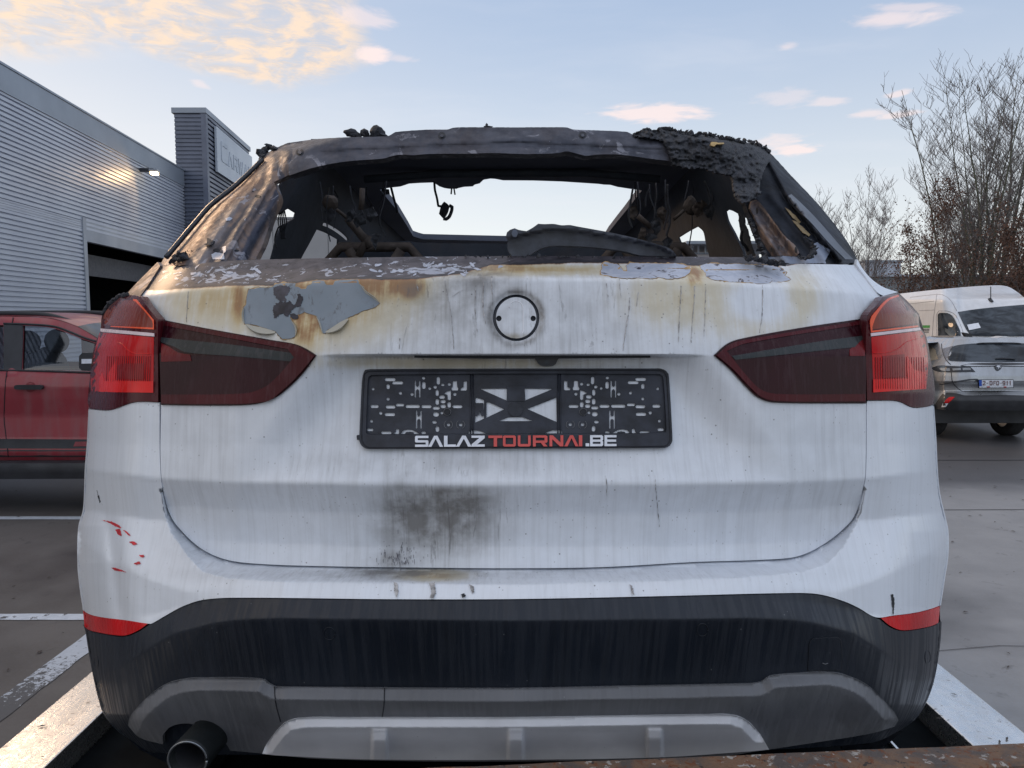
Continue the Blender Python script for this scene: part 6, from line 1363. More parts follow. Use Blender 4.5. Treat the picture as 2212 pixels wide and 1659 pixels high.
def side_at(u, v, off=.0):
    a, c_ = ray(u, v); y_ = (cxr + .0963 * ya) / (float(a) + .0963); return V((float(a) * y_, y_, CAMZ + float(c_) * y_)) + FN * off
s0, s1_ = side_at(457, 272), side_at(534, 334); zb_ = side_at(461, 371).z
sy0, sy1, sz1 = s0.y, s1_.y + .1, s0.z
M['sign'] = simple('pale sign board', (0.50, 0.56, 0.64), .4, 0, .04, 1.0); M['sign_text'] = simple('faded sign lettering', (0.475, 0.535, 0.615), .5, 0, .05, 2)
sb = slab('sign_board', [tow_side(sy0, zb_, .07), tow_side(sy1, zb_, .07), tow_side(sy1, sz1, .07), tow_side(sy0, sz1, .07)], tuple(FN * .06), M['sign'], TW)
L_ = sy1 - sy0; H_ = sz1 - zb_
pos = .10
for ch, w__ in (('C', .15), ('A', .13), ('R', .12), ('W', .15), ('A', .12), ('L', .09)):
    h_ = .46 if ch == 'C' and pos < .2 else .36
    glyph(ch, lambda x_, y_, pos=pos, w__=w__, h_=h_: tow_side(sy0 + L_ * (pos + w__ * x_), zb_ + H_ * (.30 + h_ * y_), .142), M['sign_text'], sb, tuple(-FN * .008))
    pos += w__ + .018
tube('antenna_arm', [tow_side(yb - .1, zt_ - 1.05, .05), tow_side(yb - .1, zt_ - 1.05, .05) + V((.75, 0, 0))], .02, M['blackplastic'], TW, 5)

# ---- concrete hall seen through the cabin
M['conc'] = simple('pale concrete panel', (0.36, 0.37, 0.39), .8, 0, .08, .6); M['conc2'] = simple('joint grey', (0.26, 0.27, 0.29), .8)
CB = thing('concrete_hall', 'long pale concrete panel building seen through the left windows of the burnt car', 'building', (-12, 42, 0))
yc = 42.0; zc1 = CAMZ + float(ray(600, 473)[1]) * yc; x0 = float(ray(470, 500)[0]) * yc; x1 = float(ray(768, 500)[0]) * yc
nw = 5
for r0, r1 in ((0, .40), (.40, .62), (.62, 1)):
    for k in range(nw):
        boxm('wall_panel', (x0 + (x1 - x0) * k / nw + .02, yc, zc1 * r0 + .02), (x0 + (x1 - x0) * (k + 1) / nw - .02, yc + .25, zc1 * r1 - .02), M['conc'], CB)
boxm('wall_core', (x0, yc + .06, 0), (x1, yc + 12, zc1 - .03), M['conc2'], CB); boxm('parapet', (x0 - .05, yc - .05, zc1), (x1 + .05, yc + .3, zc1 + .1), M['conc2'], CB)
# ---- white hall with canopy, seen through the right window
WB = thing('canopy_building', 'white low building with dark flat canopy, seen through the right window hole', 'building', (15, 60, 0))
yw = 60.0; X = lambda u: float(ray(u, 540)[0]) * yw; Zz = lambda v, y__=yw: CAMZ + float(ray(1500, v)[1]) * y__
M['white_wall'] = simple('white rendered wall', (0.62, 0.60, 0.63), .8, 0, .04, 1)
boxm('wall', (X(1400), yw, 0), (X(1640), yw + 10, Zz(549)), M['white_wall'], WB)
boxm('canopy', (X(1470), yw - 2, Zz(532)), (X(1700), yw + 9, Zz(526)), M['fascia'], WB)
for u in (1480, 1492, 1505, 1520, 1540, 1570): boxm('canopy_post', (X(u), yw - .4, Zz(549)), (X(u) + .1, yw - .3, Zz(531)), M['fascia'], WB)
boxm('parapet', (X(1390), yw - .2, Zz(549)), (X(1650), yw + .1, Zz(546)), M['fascia'], WB)
# low far roofs and the wood along the horizon at the right
FB = thing('far_hall', 'low grey hall far behind the trees at the right edge', 'building', (40, 90, 0))
yf = 90.0; Xf = lambda u: float(ray(u, 600)[0]) * yf; Zf = lambda v: CAMZ + float(ray(1900, v)[1]) * yf
boxm('wall', (Xf(1800), yf, 0), (Xf(2500), yf + 20, Zf(598)), simple('far grey wall', (.22, .25, .27), .8), FB); boxm('roof', (Xf(1795), yf - .5, Zf(598)), (Xf(2510), yf + 20, Zf(593)), simple('far pale roof', (.38, .42, .48), .6), FB)
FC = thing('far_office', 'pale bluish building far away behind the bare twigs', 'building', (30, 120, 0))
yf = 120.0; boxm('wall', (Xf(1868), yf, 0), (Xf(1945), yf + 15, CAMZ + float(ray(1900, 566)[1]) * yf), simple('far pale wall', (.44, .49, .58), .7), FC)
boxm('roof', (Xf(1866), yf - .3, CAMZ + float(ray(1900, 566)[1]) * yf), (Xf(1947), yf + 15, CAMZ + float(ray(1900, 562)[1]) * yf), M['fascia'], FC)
# wood on the horizon
M['wood'] = simple('distant wood', (0.052, 0.060, 0.052), .95, 0, .5, .5)
g_ = []; rw = random.Random(9)
for k in range(900):
    y_ = rw.uniform(140, 190); u = rw.uniform(1350, 2500); x_ = float(ray(u, 600)[0]) * y_; h_ = rw.uniform(4, 9.5)
    g_.append(ico((x_, y_, h_ * .55), h_ * .5, 1, .28, (1, 1, 1)))
for k in range(500):
    y_ = rw.uniform(150, 200); u = rw.uniform(-300, 1350); x_ = float(ray(u, 600)[0]) * y_; h_ = rw.uniform(3, 6)
    g_.append(ico((x_, y_, h_ * .5), h_ * .5, 1, .28, (1, 1, 1)))
vs, fs = join_geo(g_); q = mesh('distant_wood', vs, fs, M['wood']); q['kind'] = 'stuff'

# ================================================================== trees
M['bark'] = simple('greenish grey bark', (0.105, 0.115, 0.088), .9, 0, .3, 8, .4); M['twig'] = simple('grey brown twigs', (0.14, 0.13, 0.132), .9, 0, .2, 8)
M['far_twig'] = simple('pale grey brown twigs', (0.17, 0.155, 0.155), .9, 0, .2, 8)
def tree(name, label, base, stems, hgt, r0, spread, mt_trunk, mt_twig, rnd, per=14, lean=(0, 0), leafy=None, tw=1.0, group=None):
    T_ = thing(name, label, 'tree', base, {'bare_tree': 'bare winter trees', 'hornbeam': 'hornbeams with brown leaves'}.get(name)); trunk = []; tw_g = []; tips = []
    def wig(p, dv, L, n_, up):
        pts = [p]; d_ = dv.normalized()
        for i in range(n_):
            d_ = (d_ + V((rnd.uniform(-1, 1), rnd.uniform(-1, 1), rnd.uniform(-.6, 1) * .6 + up * .6)) * .095).normalized(); p = p + d_ * (L / n_); pts.append(p)
        return pts, d_
    for s_ in range(stems):
        az = rnd.uniform(0, 6.28); tilt = rnd.uniform(.25, 1) * spread; dv = V((math.cos(az) * tilt + lean[0], math.sin(az) * tilt + lean[1], 1)); b0 = V(base) + V((math.cos(az), math.sin(az), 0)) * rnd.uniform(.0, .22) * (stems > 1)
        H_ = hgt * rnd.uniform(.78, 1.0); pts, _ = wig(b0, dv, H_, 14, .35); rr_ = r0 * rnd.uniform(.7, 1.1)
        trunk.append(tube_geo(pts, [max(.008, rr_ * (1 - i / 14.5)) for i in range(15)], 6))
        for k in range(per):
            i0 = rnd.randint(3, 13); p = pts[i0]; az2 = rnd.uniform(0, 6.28); t_ = (pts[min(i0 + 1, 14)] - pts[i0 - 1]).normalized(); side = V((math.cos(az2), math.sin(az2), rnd.uniform(-.1, .5)))
            L = H_ * rnd.uniform(.12, .34) * (1.15 - i0 / 17); bp, _ = wig(p, t_ * .75 + side * .75, L, 6, .8)
            rb = max(.006, rr_ * (1 - i0 / 14.5) * .38); tw_g.append(tube_geo(bp, [max(.0035 * tw, rb * (1 - j / 6.5)) for j in range(7)], 4, False))
            for m2 in range(rnd.randint(4, 8)):
                j0 = rnd.randint(1, 6); az3 = rnd.uniform(0, 6.28); L2 = L * rnd.uniform(.22, .55); tp, _ = wig(bp[j0], (bp[min(j0 + 1, 6)] - bp[j0 - 1]).normalized() * .8 + V((math.cos(az3), math.sin(az3), .2)) * .75, L2, 4, .8)
                tw_g.append(tube_geo(tp, [.006 * tw, .005 * tw, .0045 * tw, .004 * tw, .003 * tw], 3, False)); tips.append(tp[-1]); tips.append(tp[2])
                for m3 in range(rnd.randint(1, 3)):
                    az4 = rnd.uniform(0, 6.28); q0 = tp[rnd.randint(1, 4)]; tq, _ = wig(q0, V((math.cos(az4) * .5, math.sin(az4) * .5, .75)), L2 * rnd.uniform(.3, .6), 3, .8)
                    tw_g.append(tube_geo(tq, [.004 * tw, .0035 * tw, .003 * tw, .0025 * tw], 3, False)); tips.append(tq[-1])
    vs, fs = join_geo(trunk); mesh('trunk', vs, fs, mt_trunk, T_, True)
    vs, fs = join_geo(tw_g); q_ = mesh('branches', vs, fs, mt_twig, T_); q_['kind'] = 'stuff'
    if leafy:
        n_, mt, ls = leafy; vs, fs = [], []
        for k in range(n_):
            if rnd.random() < .6 and tips: p = rnd.choice(tips) + V((rnd.gauss(0, .12), rnd.gauss(0, .12), rnd.gauss(0, .12)))
            else: p = V((base[0] + rnd.gauss(0, hgt * .14), base[1] + rnd.gauss(0, hgt * .14), base[2] + hgt * (rnd.betavariate(1.3, 2.2)) * .95))
            a = V((rnd.gauss(0, 1), rnd.gauss(0, 1), rnd.gauss(0, 1))).normalized(); b = a.cross(V((rnd.gauss(0, 1), rnd.gauss(0, 1), rnd.gauss(0, 1)))).normalized(); L = ls * rnd.uniform(.6, 1.4)
            q0 = len(vs); vs += [p - a * L, p + b * L * .5 + a * L * .1, p + a * L, p - b * L * .5]; fs.append((q0, q0 + 1, q0 + 2, q0 + 3))
        q_ = mesh('leaves', vs, fs, mt, T_); q_['kind'] = 'stuff'
    return T_
def gp(u, y_): return (float(ray(u, 640)[0]) * y_, y_, 0)
R_ = random.Random
tree('bare_tree', 'tall bare tree with many greenish upright stems behind the white van', gp(2105, 30), 13, 11.6, .07, .30, M['bark'], M['twig'], R_(21), 26, (0.03, 0), tw=1.6)
tree('bare_tree', 'tall bare tree with thicker leaning stem at the right edge of the photo', gp(2178, 31), 6, 13.2, .11, .17, M['bark'], M['twig'], R_(22), 28, (.05, 0), tw=1.6)
tree('bare_tree', 'bare multi-stemmed tree partly hidden by the right tail light, left of the leafy hornbeam', gp(2050, 34), 6, 9.0, .06, .36, M['bark'], M['twig'], R_(23), 22, (-.10, 0), tw=1.6)
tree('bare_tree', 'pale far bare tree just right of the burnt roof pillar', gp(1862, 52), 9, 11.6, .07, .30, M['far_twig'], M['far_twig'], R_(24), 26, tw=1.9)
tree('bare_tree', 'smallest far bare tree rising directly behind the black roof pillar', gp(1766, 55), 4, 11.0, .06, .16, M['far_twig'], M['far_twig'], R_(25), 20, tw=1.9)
M['leaf1'] = simple('dry brown hornbeam leaf', (0.115, 0.062, 0.044), .8, 0, .45, 3); M['leaf2'] = simple('dark brown leaf', (0.082, 0.040, 0.027), .8, 0, .45, 3)
tree('hornbeam', 'hornbeam still holding brown leaves beside the right tail light', gp(1994, 27), 3, 6.6, .06, .22, M['twig'], M['twig'], R_(31), 20, leafy=(13000, M['leaf1'], .038), tw=1.2)
tree('hornbeam', 'brown leaved hornbeam at the right edge of the photo', gp(2205, 26), 4, 6.0, .06, .26, M['twig'], M['twig'], R_(32), 22, leafy=(17000, M['leaf1'], .040), tw=1.2)
tree('clipped_beech', 'dark brown clipped beech above the roof of the white van', gp(2150, 27), 4, 3.3, .05, .30, M['twig'], M['twig'], R_(33), 22, leafy=(7000, M['leaf2'], .036), tw=1.2)

# ================================================================== other vehicles
def carpaint(name, col, rough=.3, dirt=.25, metal=.3):
    m_, t = newmat(name); o = t.obj(); n_ = t.noise(o, 2.5, 5, .6); n2_ = t.noise(t.obj((9, 9, 1.5)), 1., 4)
    c = t.mix(t.ramp(n_, .3, .7), col, tuple(k * .9 for k in col)); c = t.mix(t.m('MULTIPLY', t.ramp(n2_, .4, .7), dirt), c, (.20, .19, .19))
    finish(t, c, t.ramp(n2_, .3, .7, rough, rough + .18), metal, None, .5); return m_
M['redcar'] = carpaint('dusty red paint', (0.30, 0.035, 0.05), .35, .25, .1); M['silver'] = carpaint('silver paint', (0.42, 0.44, 0.47), .25, .18, .65); M['van'] = carpaint('white van paint', (0.74, 0.76, 0.80), .35, .10, 0)
m_, t = newmat('tinted glass'); tr = t.n('ShaderNodeBsdfTransparent'); tr.inputs[0].default_value = (.55, .60, .64, 1); gl_ = t.n('ShaderNodeBsdfGlossy'); gl_.inputs['Roughness'].default_value = .03; gl_.inputs[0].default_value = (.8, .85, .9, 1)
fr_ = t.n('ShaderNodeFresnel'); fr_.inputs[0].default_value = 1.45; mx = t.n('ShaderNodeMixShader'); t.nt.links.new(t.m('ADD', fr_.outputs[0], .10), mx.inputs[0]); t.nt.links.new(tr.outputs[0], mx.inputs[1]); t.nt.links.new(gl_.outputs[0], mx.inputs[2]); oo_ = t.n('ShaderNodeOutputMaterial'); t.nt.links.new(mx.outputs[0], oo_.inputs[0]); M['tint'] = m_
m_, t = newmat('windscreen glass'); o = t.obj(); n_ = t.noise(t.obj((1, 1, 2.2)), 2.2, 6, .6, .6); finish(t, t.mix(t.ramp(n_, .38, .62), (.008, .012, .018), (.055, .068, .085)), .05, 0, None, 0, .25); M['wscreen'] = m_  # noise paints dim tree reflections into the glass colour
M['seat'] = simple('grey seat cloth', (0.075, 0.08, 0.095), .9)
M['cladplastic'] = simple('dull black cladding', (0.028, 0.030, 0.036), .55, 0, .2, 6)
# ---- red car, side on
RC_ = thing('red_car', 'red pickup-like car with black roof rail and dark door handle parked at the left', 'car', (-4, 6.9, 0))
def RS(u, v):
    u = np.atleast_1d(np.asarray(u, float)); v = np.atleast_1d(np.asarray(v, float)) + 0 * u
    y_ = 6.9 + np.interp(v, [660, 690, 800, 812, 830, 860, 900, 950, 978, 985, 1000, 1035, 1060], [.45, .30, .06, .0, -.02, -.005, .03, .02, -.01, .0, .05, .02, .1])
    return y_ + .10 * sstep(300, 480, u)
r_out = zRC((-1500, 150), (-800, 125), (0, 112), (120, 115), (400, 125), (560, 155), (700, 205), (860, 300), (1000, 405), (1150, 520), (1700, 600), (2000, 720), (2050, 1000), (2050, 1450), (-1500, 1450))
wf = zRC((203, 197), (330, 200), (480, 218), (610, 262), (730, 312), (850, 352), (960, 425), (1050, 520), (1060, 612), (190, 592)); wr = zRC((-600, 195), (30, 190), (34, 590), (-600, 585))
rb = panel('body', r_out, RS, M['redcar'], RC_, step=14, holes=[wf, wr], thick=.04, edge=.004)
panel('window', zRC((200, 192), (330, 195), (480, 212), (615, 256), (735, 306), (855, 346), (970, 420), (1060, 520), (1070, 618), (186, 598)), lambda u, v: RS(u, v) + .025, M['tint'], RC_, step=16, thick=0, edge=0)
panel('window', zRC((-610, 190), (40, 186), (40, 596), (-610, 590)), lambda u, v: RS(u, v) + .025, M['tint'], RC_, step=16, thick=0, edge=0)
panel('door_pillar', zRC((32, 176), (205, 192), (200, 420), (190, 602), (32, 600)), lambda u, v: RS(u, v) - .004, M['cladplastic'], RC_, step=12, thick=.01)
# black window line
for q in (zRC((34, 176), (200, 180), (480, 200), (620, 246), (740, 296), (860, 336)), zRC((0, 598), (190, 600), (500, 608), (815, 618))):
    tube('window_seal', [tuple(W(p[0], p[1], float(RS(p[0], p[1])[0]) - .004)) for p in resample(q, 12, closed=False)], .010, M['cladplastic'], RC_, 6)
dsm = zRC((118, 120), (110, 175)); tube('door_seam', [tuple(W(p[0], p[1], float(RS(p[0], p[1])[0]) - .001)) for p in dsm], .004, M['hole'], RC_, 5)
dsm = resample(zRC((64, 605), (50, 700), (40, 900), (38, 1050), (55, 1200), (75, 1380)), 10, closed=False); tube('door_seam', [tuple(W(p[0], p[1], float(RS(p[0], p[1])[0]) - .001)) for p in dsm], .004, M['hole'], RC_, 5)
hd_ = panel('door_handle', [zRC(p)[0] for p in capsule(252, 752, 255, 40)], lambda u, v: RS(u, v) - .045, M['cladplastic'], RC_, step=8, thick=.03, edge=.01)
panel('handle_recess', [zRC((275 + 48 * math.cos(a), 750 + 48 * math.sin(a)))[0] for a in np.linspace(0, 6.28, 18, endpoint=False)], lambda u, v: RS(u, v) - .002, simple('shaded red paint', (.17, .012, .02), .5), RC_, step=6, thick=.002, edge=0)
panel('door_cladding', zRC((-1500, 1218), (40, 1218), (780, 1222), (1500, 1222), (1500, 1300), (780, 1302), (-1500, 1302)), lambda u, v: RS(u, v) - .012, M['cladplastic'], RC_, step=16, thick=.012)
panel('side_sticker', zRC((680, 1242), (785, 1240), (785, 1282), (660, 1285)), lambda u, v: RS(u, v) - .014, simple('dull red sticker', (.20, .03, .04), .5), RC_, step=10, thick=.001, edge=0)
panel('lower_cladding', zRC((-1500, 1318), (40, 1318), (1500, 1318), (1500, 1378), (-1500, 1382)), lambda u, v: RS(u, v) - .004, M['cladplastic'], RC_, step=18, thick=.01)
panel('side_step', zRC((-1500, 1442), (780, 1436), (1500, 1436), (1500, 1570), (780, 1576), (-1500, 1584)), lambda u, v: np.interp(v, [1104 * .0 + 980, 1010, 1045], [6.80, 6.76, 6.80]) + 0 * np.asarray(u), M['cladplastic'], RC_, step=16, thick=.25)
# roof, far side, cabin
rl_line = zRC((-1500, 140), (-800, 118), (0, 106), (120, 109), (400, 119), (560, 150), (700, 200)); ws_line = zRC((700, 200), (860, 295), (1000, 400), (1150, 515)); bn_line = zRC((1150, 515), (1700, 600), (2000, 720))
def loft(name, line, mat, dy=1.25, crown=.04, parent=RC_):
    ln = resample(line, 14, closed=False); vs, fs = [], []
    for p in ln:
        a = V(W(p[0], p[1], float(RS(p[0], p[1])[0])))
        for k in range(7): f_ = k / 6; vs.append((a.x, a.y + dy * f_, a.z + crown * 4 * f_ * (1 - f_)))
    for i in range(len(ln) - 1):
        for k in range(6): fs.append((i * 7 + k, i * 7 + k + 1, (i + 1) * 7 + k + 1, (i + 1) * 7 + k))
    return mesh(name, vs, fs, mat, parent, smooth=True)
loft('roof', rl_line, M['redcar']); loft('windscreen', ws_line, M['wscreen']); loft('bonnet', bn_line, M['redcar'])
fo = panel('far_side', r_out, RS, M['redcar'], RC_, step=22, holes=[wf, wr], thick=.03); fo.location = (0, 1.28, 0)
rrl = resample(zRC((-1500, 95), (-700, 78), (0, 72), (250, 76), (430, 88), (540, 115), (640, 150), (715, 184)), 10, closed=False)
for dy, nm in ((0, 'roof_rail'), (1.15, 'roof_rail')): tube(nm, [tuple(W(p[0], p[1] + 3, 7.32) + np.array([0, dy, 0.02 if dy else 0])) for p in rrl], .024, M['cladplastic'], RC_, 8)
for cx, cy in ((512, 335), (258, 345)):
    p = W(*zRC((cx, cy))[0], 7.45); vs, fs = ico(p, .12, 3, 0, (1.0, .5, .98)); mesh('headrest', vs, fs, M['seat'], RC_, True)
for cx, cy in ((440, 620), (220, 620)):
    p = W(*zRC((cx, cy))[0], 7.5); vs, fs = ico(p, .26, 3, 0, (.62, .9, 1.0)); mesh('seat', vs, fs, M['seat'], RC_, True)
for a_, b_ in (((480, 425), (480, 480)), ((530, 425), (530, 480))): tube('headrest_post', [tuple(W(*zRC(a_)[0], 7.45)), tuple(W(*zRC(b_)[0], 7.45))], .006, M['steel'], RC_, 5)
mp_ = W(*zRC((790, 520))[0], 6.72)
mi = panel('wing_mirror', zRC((712, 470), (740, 442), (900, 440), (920, 470), (920, 580), (890, 602), (740, 602), (712, 575)), flatat(6.70), M['cladplastic'], RC_, step=8, thick=.16, edge=.02, solid=True)
panel('mirror_strip', zRC((735, 497), (900, 494), (900, 535), (735, 538)), flatat(6.695), M['white_print'], mi, step=8, thick=.01)
for u_, y_ in ((-420, 7.05), (330, 7.05)): xx = float(ray(u_, 1000)[0]) * y_; wheel('wheel', (xx, 7.1, .36), .36, .22, RC_, 'y'); wheel('wheel', (xx, 8.3, .36), .36, .22, RC_, 'y')
boxm('floor_pan', (float(ray(-500, 900)[0]) * 7, 6.95, .42), (float(ray(470, 900)[0]) * 7, 8.3, .55), M['cladplastic'], RC_)

# ---- silver estate
SE = thing('silver_estate', 'silver estate car seen from behind with plate 2-DFQ-911, in front of the white van', 'car', (7, 11, 0))
SC = 2160.0
def SU(u, v):
    u = np.atleast_1d(np.asarray(u, float)); v = np.atleast_1d(np.asarray(v, float)) + 0 * u
    y_ = 10.9 + np.interp(v, [722, 727, 746, 786, 790, 812, 824, 829, 834, 845, 857, 866, 874, 888, 915], [1.3, .52, .40, .10, .04, .0, -.01, .03, .05, .05, -.04, -.07, -.06, -.03, .10])
    h = np.abs(u - SC); hw = np.interp(v, [727, 786, 830, 900], [104, 122, 127, 125])
    c_ = sstep(hw - 42, hw, h); y_ = y_ + .10 * c_ + np.maximum(0, h - hw + 6) * .0125 * 1.15 + .05 * (h / 120) ** 2
    return y_
def mir(half):
    return half + [(2 * SC - p[0], p[1]) for p in half[::-1] if abs(p[0] - SC) > .5]
s_out = mir(zC((1820, 32), (1500, 20), (1200, 10), (950, 8), (740, 8), (600, 30), (560, 300), (560, 1090), (850, 1112), (930, 1128), (1100, 1138), (1820, 1140)))
wq = zC((700, 140), (745, 145), (850, 203), (888, 350), (800, 378), (690, 385))
s_body = panel('body', s_out, SU, M['silver'], SE, step=4.5, thick=.05, edge=.004)
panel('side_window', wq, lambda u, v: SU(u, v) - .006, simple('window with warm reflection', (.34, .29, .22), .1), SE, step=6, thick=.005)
panel('rear_window', mir(zC((1820, 104), (1500, 112), (1300, 126), (1150, 150), (1100, 180), (1060, 260), (1050, 330), (1062, 372), (1100, 386), (1820, 402))), lambda u, v: SU(u, v) - .006, M['wscreen'], SE, step=6, thick=.006)
panel('window_corner', zC((960, 195), (1130, 150), (1085, 200), (1058, 260), (1048, 330), (1060, 386), (1010, 380), (975, 290)), lambda u, v: SU(u, v) - .008, simple('grey corner panel', (.12, .115, .125), .25), SE, step=5, thick=.006)
panel('spoiler_lip', mir(zC((1820, 96), (1560, 102), (1500, 112), (1820, 110))), lambda u, v: SU(u, v) - .03, M['cladplastic'], SE, step=6, thick=.03)
panel('rear_wiper', zC((1780, 340), (1900, 332), (2090, 348), (2080, 358), (1900, 348), (1780, 352)), lambda u, v: SU(u, v) - .03, M['hole'], SE, step=5, thick=.01)
panel('black_strip', mir(zC((1820, 410), (1400, 422), (1240, 452), (1300, 466), (1400, 468), (1820, 463))), lambda u, v: SU(u, v) - .008, M['cladplastic'], SE, step=5, thick=.006)
ll = zC((790, 490), (900, 455), (1080, 458), (1390, 474), (1468, 552), (1100, 556), (900, 550), (820, 520))
for q, sgn in ((ll, 1), ([(2 * SC - p[0], p[1]) for p in ll][::-1], -1)):
    lp_ = panel('tail_light', q, lambda u, v: SU(u, v) - .010, M['gloss_black'], SE, step=5, thick=.01)
    for b_ in (zC((905, 500), (960, 492), (1070, 495), (1075, 535), (985, 535), (930, 520)), zC((1112, 497), (1240, 490), (1245, 522), (1118, 528)), zC((1268, 490), (1385, 486), (1400, 520), (1272, 524))):
        bb = b_ if sgn > 0 else [(2 * SC - p[0], p[1]) for p in b_][::-1]
        panel('light_claw', bb, lambda u, v: SU(u, v) - .013, simple('clear light claw', (.30, .32, .35), .2), lp_, step=5, thick=.002, edge=0)
panel('badge', zC((1768, 440), (1800, 434), (1870, 434), (1868, 490), (1850, 515), (1820, 537), (1788, 515), (1774, 490)), lambda u, v: SU(u, v) - .02, simple('dark badge', (.07, .075, .085), .3, .5), SE, step=4, thick=.02, edge=.004)
panel('badge_emblem', zC((1790, 462), (1812, 452), (1850, 455), (1842, 468), (1858, 485), (1830, 482), (1825, 500), (1812, 498), (1818, 478), (1795, 476)), lambda u, v: SU(u, v) - .023, simple('bright badge relief', (.5, .52, .56), .3, .6), SE, step=3, thick=.003, edge=0)
for q in (((945, 120), (952, 200), (985, 310), (1030, 385), (1085, 440)), ((1095, 556), (1112, 700), (1150, 760), (1210, 815), (1270, 850), (1820, 852), (2212, 848))):
    tube('tailgate_gap', [tuple(W(p[0], p[1], float(SU(p[0], p[1])[0]) - .001)) for p in resample(zC(*q), 5, closed=False)], .006, M['hole'], SE, 5)
tube('body_crease', [tuple(W(p[0], p[1], float(SU(p[0], p[1])[0]) - .001)) for p in resample(zC((920, 738), (1120, 712), (1250, 690), (1380, 672), (1500, 668)), 5, closed=False)], .012, simple('shadowed groove', (.05, .055, .065), .5), SE, 5)
panel('bumper_trim', mir(zC((1820, 905), (1310, 912), (1180, 882), (1020, 872), (970, 890), (900, 985), (850, 1055), (800, 1085), (850, 1118), (1100, 1142), (1820, 1145))), lambda u, v: SU(u, v) - .012, M['cladplastic'], SE, step=6, thick=.02)
panel('reflector', zC((1072, 938), (1150, 936), (1100, 985), (1050, 1030), (984, 1032), (1010, 985)), lambda u, v: SU(u, v) - .018, M['reflector'], SE, step=5, thick=.004)
panel('reversing_light', zC((965, 1036), (1050, 1034), (1012, 1090), (944, 1094)), lambda u, v: SU(u, v) - .018, M['white_print'], SE, step=5, thick=.004)
pl_ = panel('number_plate', zC((1506, 670), (2052, 668), (2056, 796), (1520, 800)), flatat(10.86), M['hole'], SE, step=10, thick=.02, solid=True)
panel('plate_face', zC((1520, 678), (2044, 676), (2046, 766), (1526, 770)), flatat(10.855), M['white_print'], pl_, step=10, thick=.002)
panel('plate_strip', zC((1526, 774), (2046, 770), (2048, 788), (1530, 792)), flatat(10.855), M['white_print'], pl_, step=10, thick=.002)
panel('euro_band', zC((1520, 678), (1564, 678), (1566, 769), (1524, 770)), flatat(10.851), simple('blue plate band', (.02, .08, .42), .5), pl_, step=10, thick=.002)
M['plate_txt'] = simple('dark red plate lettering', (.14, .06, .06), .5)
for ch, x0, x1 in (('2', 1580, 1622), ('-', 1642, 1662), ('D', 1686, 1728), ('F', 1744, 1778), ('Q', 1788, 1830), ('-', 1852, 1872), ('9', 1886, 1926), ('1', 1940, 1978), ('1', 1986, 2024)):
    glyph(ch, lambda x_, y_, x0=x0, x1=x1: W(*zC((x0 + (x1 - x0) * x_, 690 + 66 * (1 - y_)))[0], 10.847), M['plate_txt'], pl_)
for q in ((1640, 1690), (1900, 1945)): panel('plate_print', zC((q[0], 776), (q[1], 776), (q[1] - 4, 788), (q[0] + 4, 788)), flatat(10.851), M['red_print'], pl_, step=8, thick=.001, edge=0)
xs = float(ray(1990, 820)[0]); xl = 6.12
for x_ in (6.52, 7.72):
    for y_ in (11.75, 14.4): wheel('wheel', (x_, y_, .33), .33, .22, SE)
def hullside(name, x_, sg, mat, parent, y0, y1, prof):
    vs = []; fs = []
    for (dx, z_, ya_) in prof: vs += [(x_ + sg * dx, y0 + ya_, z_), (x_ + sg * dx, (y0 + y1) / 2, z_), (x_ + sg * dx, y1, z_)]
    for i in range(len(prof) - 1):
        for k in range(2): fs.append((i * 3 + k, i * 3 + k + 1, (i + 1) * 3 + k + 1, (i + 1) * 3 + k))
    return mesh(name, vs, fs, mat, parent, True)
pf = [(0, .45, .5), (-.02, .7, .4), (0, .95, .45), (.10, 1.1, .6), (.22, 1.42, .9), (.75, 1.46, 1.0)]
hullside('body_side', 6.16, 1, M['silver'], SE, 11.0, 15.2, pf); hullside('body_side', 7.98, -1, M['silver'], SE, 11.0, 15.2, pf)
boxm('floor_pan', (6.3, 11.3, .25), (7.9, 15.0, .5), M['cladplastic'], SE)

# ---- white van
VN = thing('white_van', 'white high-roofed van with dark windscreen and roof aerial behind the silver car', 'van', (12, 20, 0))
def VS_(u, v):
    u = np.atleast_1d(np.asarray(u, float)); v = np.atleast_1d(np.asarray(v, float)) + 0 * u
    side = np.maximum(0, 2066 - u) * .026; fr = np.maximum(0, u - 2066)
    return 19.6 + side - fr * .0015 + .00004 * fr ** 2 * (v < 640) + sstep(2030, 2080, u) * np.maximum(0, 725 - v) * .0135 + np.maximum(0, 650 - v) * .03
v_out = zV((100, 310), (170, 301), (450, 270), (700, 246), (900, 234), (980, 236), (1040, 252), (1149, 330), (1300, 480), (1340, 640), (1340, 1300), (100, 1300))
vb = panel('body', v_out, VS_, M['van'], VN, step=7, thick=.3, edge=.01)
panel('windscreen', zV((622, 446), (800, 420), (1149, 388), (1270, 385), (1290, 640), (740, 638), (716, 620), (690, 585)), lambda u, v: VS_(u, v) - .02, M['wscreen'], VN, step=8, thick=.02)
panel('side_window', zV((462, 468), (478, 453), (540, 456), (575, 475), (600, 515), (640, 595), (646, 636), (466, 636)), lambda u, v: VS_(u, v) - .02, M['wscreen'], VN, step=7, thick=.02)
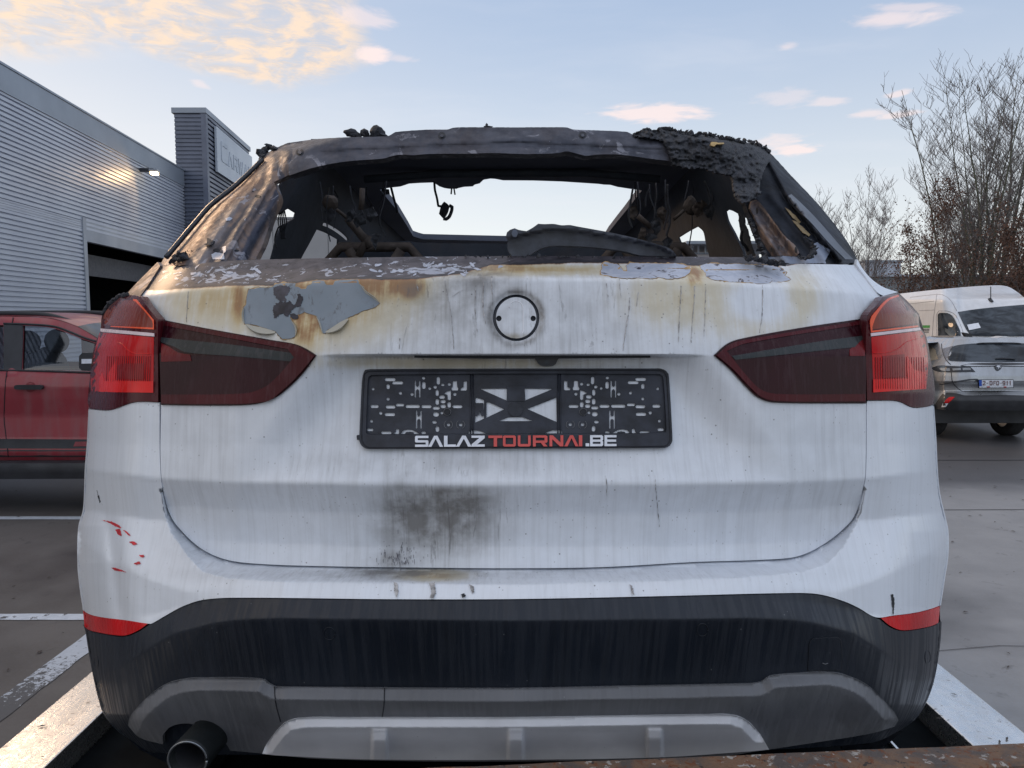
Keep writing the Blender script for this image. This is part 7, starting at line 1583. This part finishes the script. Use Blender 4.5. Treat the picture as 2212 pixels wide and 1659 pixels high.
for q in (((455, 300), (440, 400), (425, 520), (418, 640)), ((455, 640), (450, 470), (470, 438), (540, 440), (600, 470), (650, 570), (672, 640)), ((310, 436), (430, 430)), ((240, 330), (455, 306), (500, 310), (560, 350), (615, 440)), ((200, 385), (430, 360))):
    tube('panel_seam', [tuple(W(p[0], p[1], float(VS_(p[0], p[1])[0]) - .003)) for p in resample(zV(*q), 5, closed=False)], .006, simple('seam grey', (.30, .31, .34), .6), VN, 5)
panel('logo_band', zV((300, 553), (398, 553), (396, 574), (300, 574)), lambda u, v: VS_(u, v) - .012, simple('green print', (.04, .30, .05), .5), VN, step=6, thick=.004)
for k in range(6): panel('logo_letter', zV((318 + k * 13, 580), (327 + k * 13, 580), (327 + k * 13, 597), (318 + k * 13, 597)), lambda u, v: VS_(u, v) - .012, M['valance'], VN, step=6, thick=.002, edge=0)
panel('logo_line', zV((300, 602), (388, 602), (388, 612), (300, 612)), lambda u, v: VS_(u, v) - .012, simple('grey print', (.14, .15, .17), .5), VN, step=6, thick=.004)
tube('aerial', [tuple(W(*zV((884, 345))[0], 19.75)), tuple(W(*zV((884, 246))[0], 19.6))], .012, M['hole'], VN, 5)
panel('aerial_base', zV((868, 340), (885, 334), (908, 362), (900, 368), (880, 358)), lambda u, v: VS_(u, v) - .05, M['hole'], VN, step=4, thick=.06)
panel('bonnet', zV((930, 655), (1010, 640), (1149, 700), (1300, 760), (1300, 900), (1000, 900)), lambda u, v: 18.6 + 0 * np.asarray(u) + (725 - np.minimum(v, 725)) * .03, M['van'], VN, step=8, thick=.3)
panel('wing_mirror', zV((668, 610), (735, 622), (738, 648), (690, 645)), flatat(19.0), M['cladplastic'], VN, step=5, thick=.12)
for (x_, y_) in ((11.6, 20.6), (10.9, 24.5), (13.3, 19.9)): wheel('wheel', (x_, y_, .36), .36, .24, VN)
# load body behind the visible faces
pA = W(*zV((170, 302))[0], float(VS_(*zV((170, 302))[0])[0])); boxm('load_body', (11.9, 21.6, .5), (13.6, 25.5, float(pA[2]) - .25), M['van'], VN)
pp = panel('paper_sheet', zV((695, 548), (785, 533), (804, 572), (712, 592)), lambda u, v: VS_(u, v) - .045, M['white_print'], None, step=6, thick=.004)
tag(pp, 'white paper sheet lying against the windscreen of the white van', 'paper')
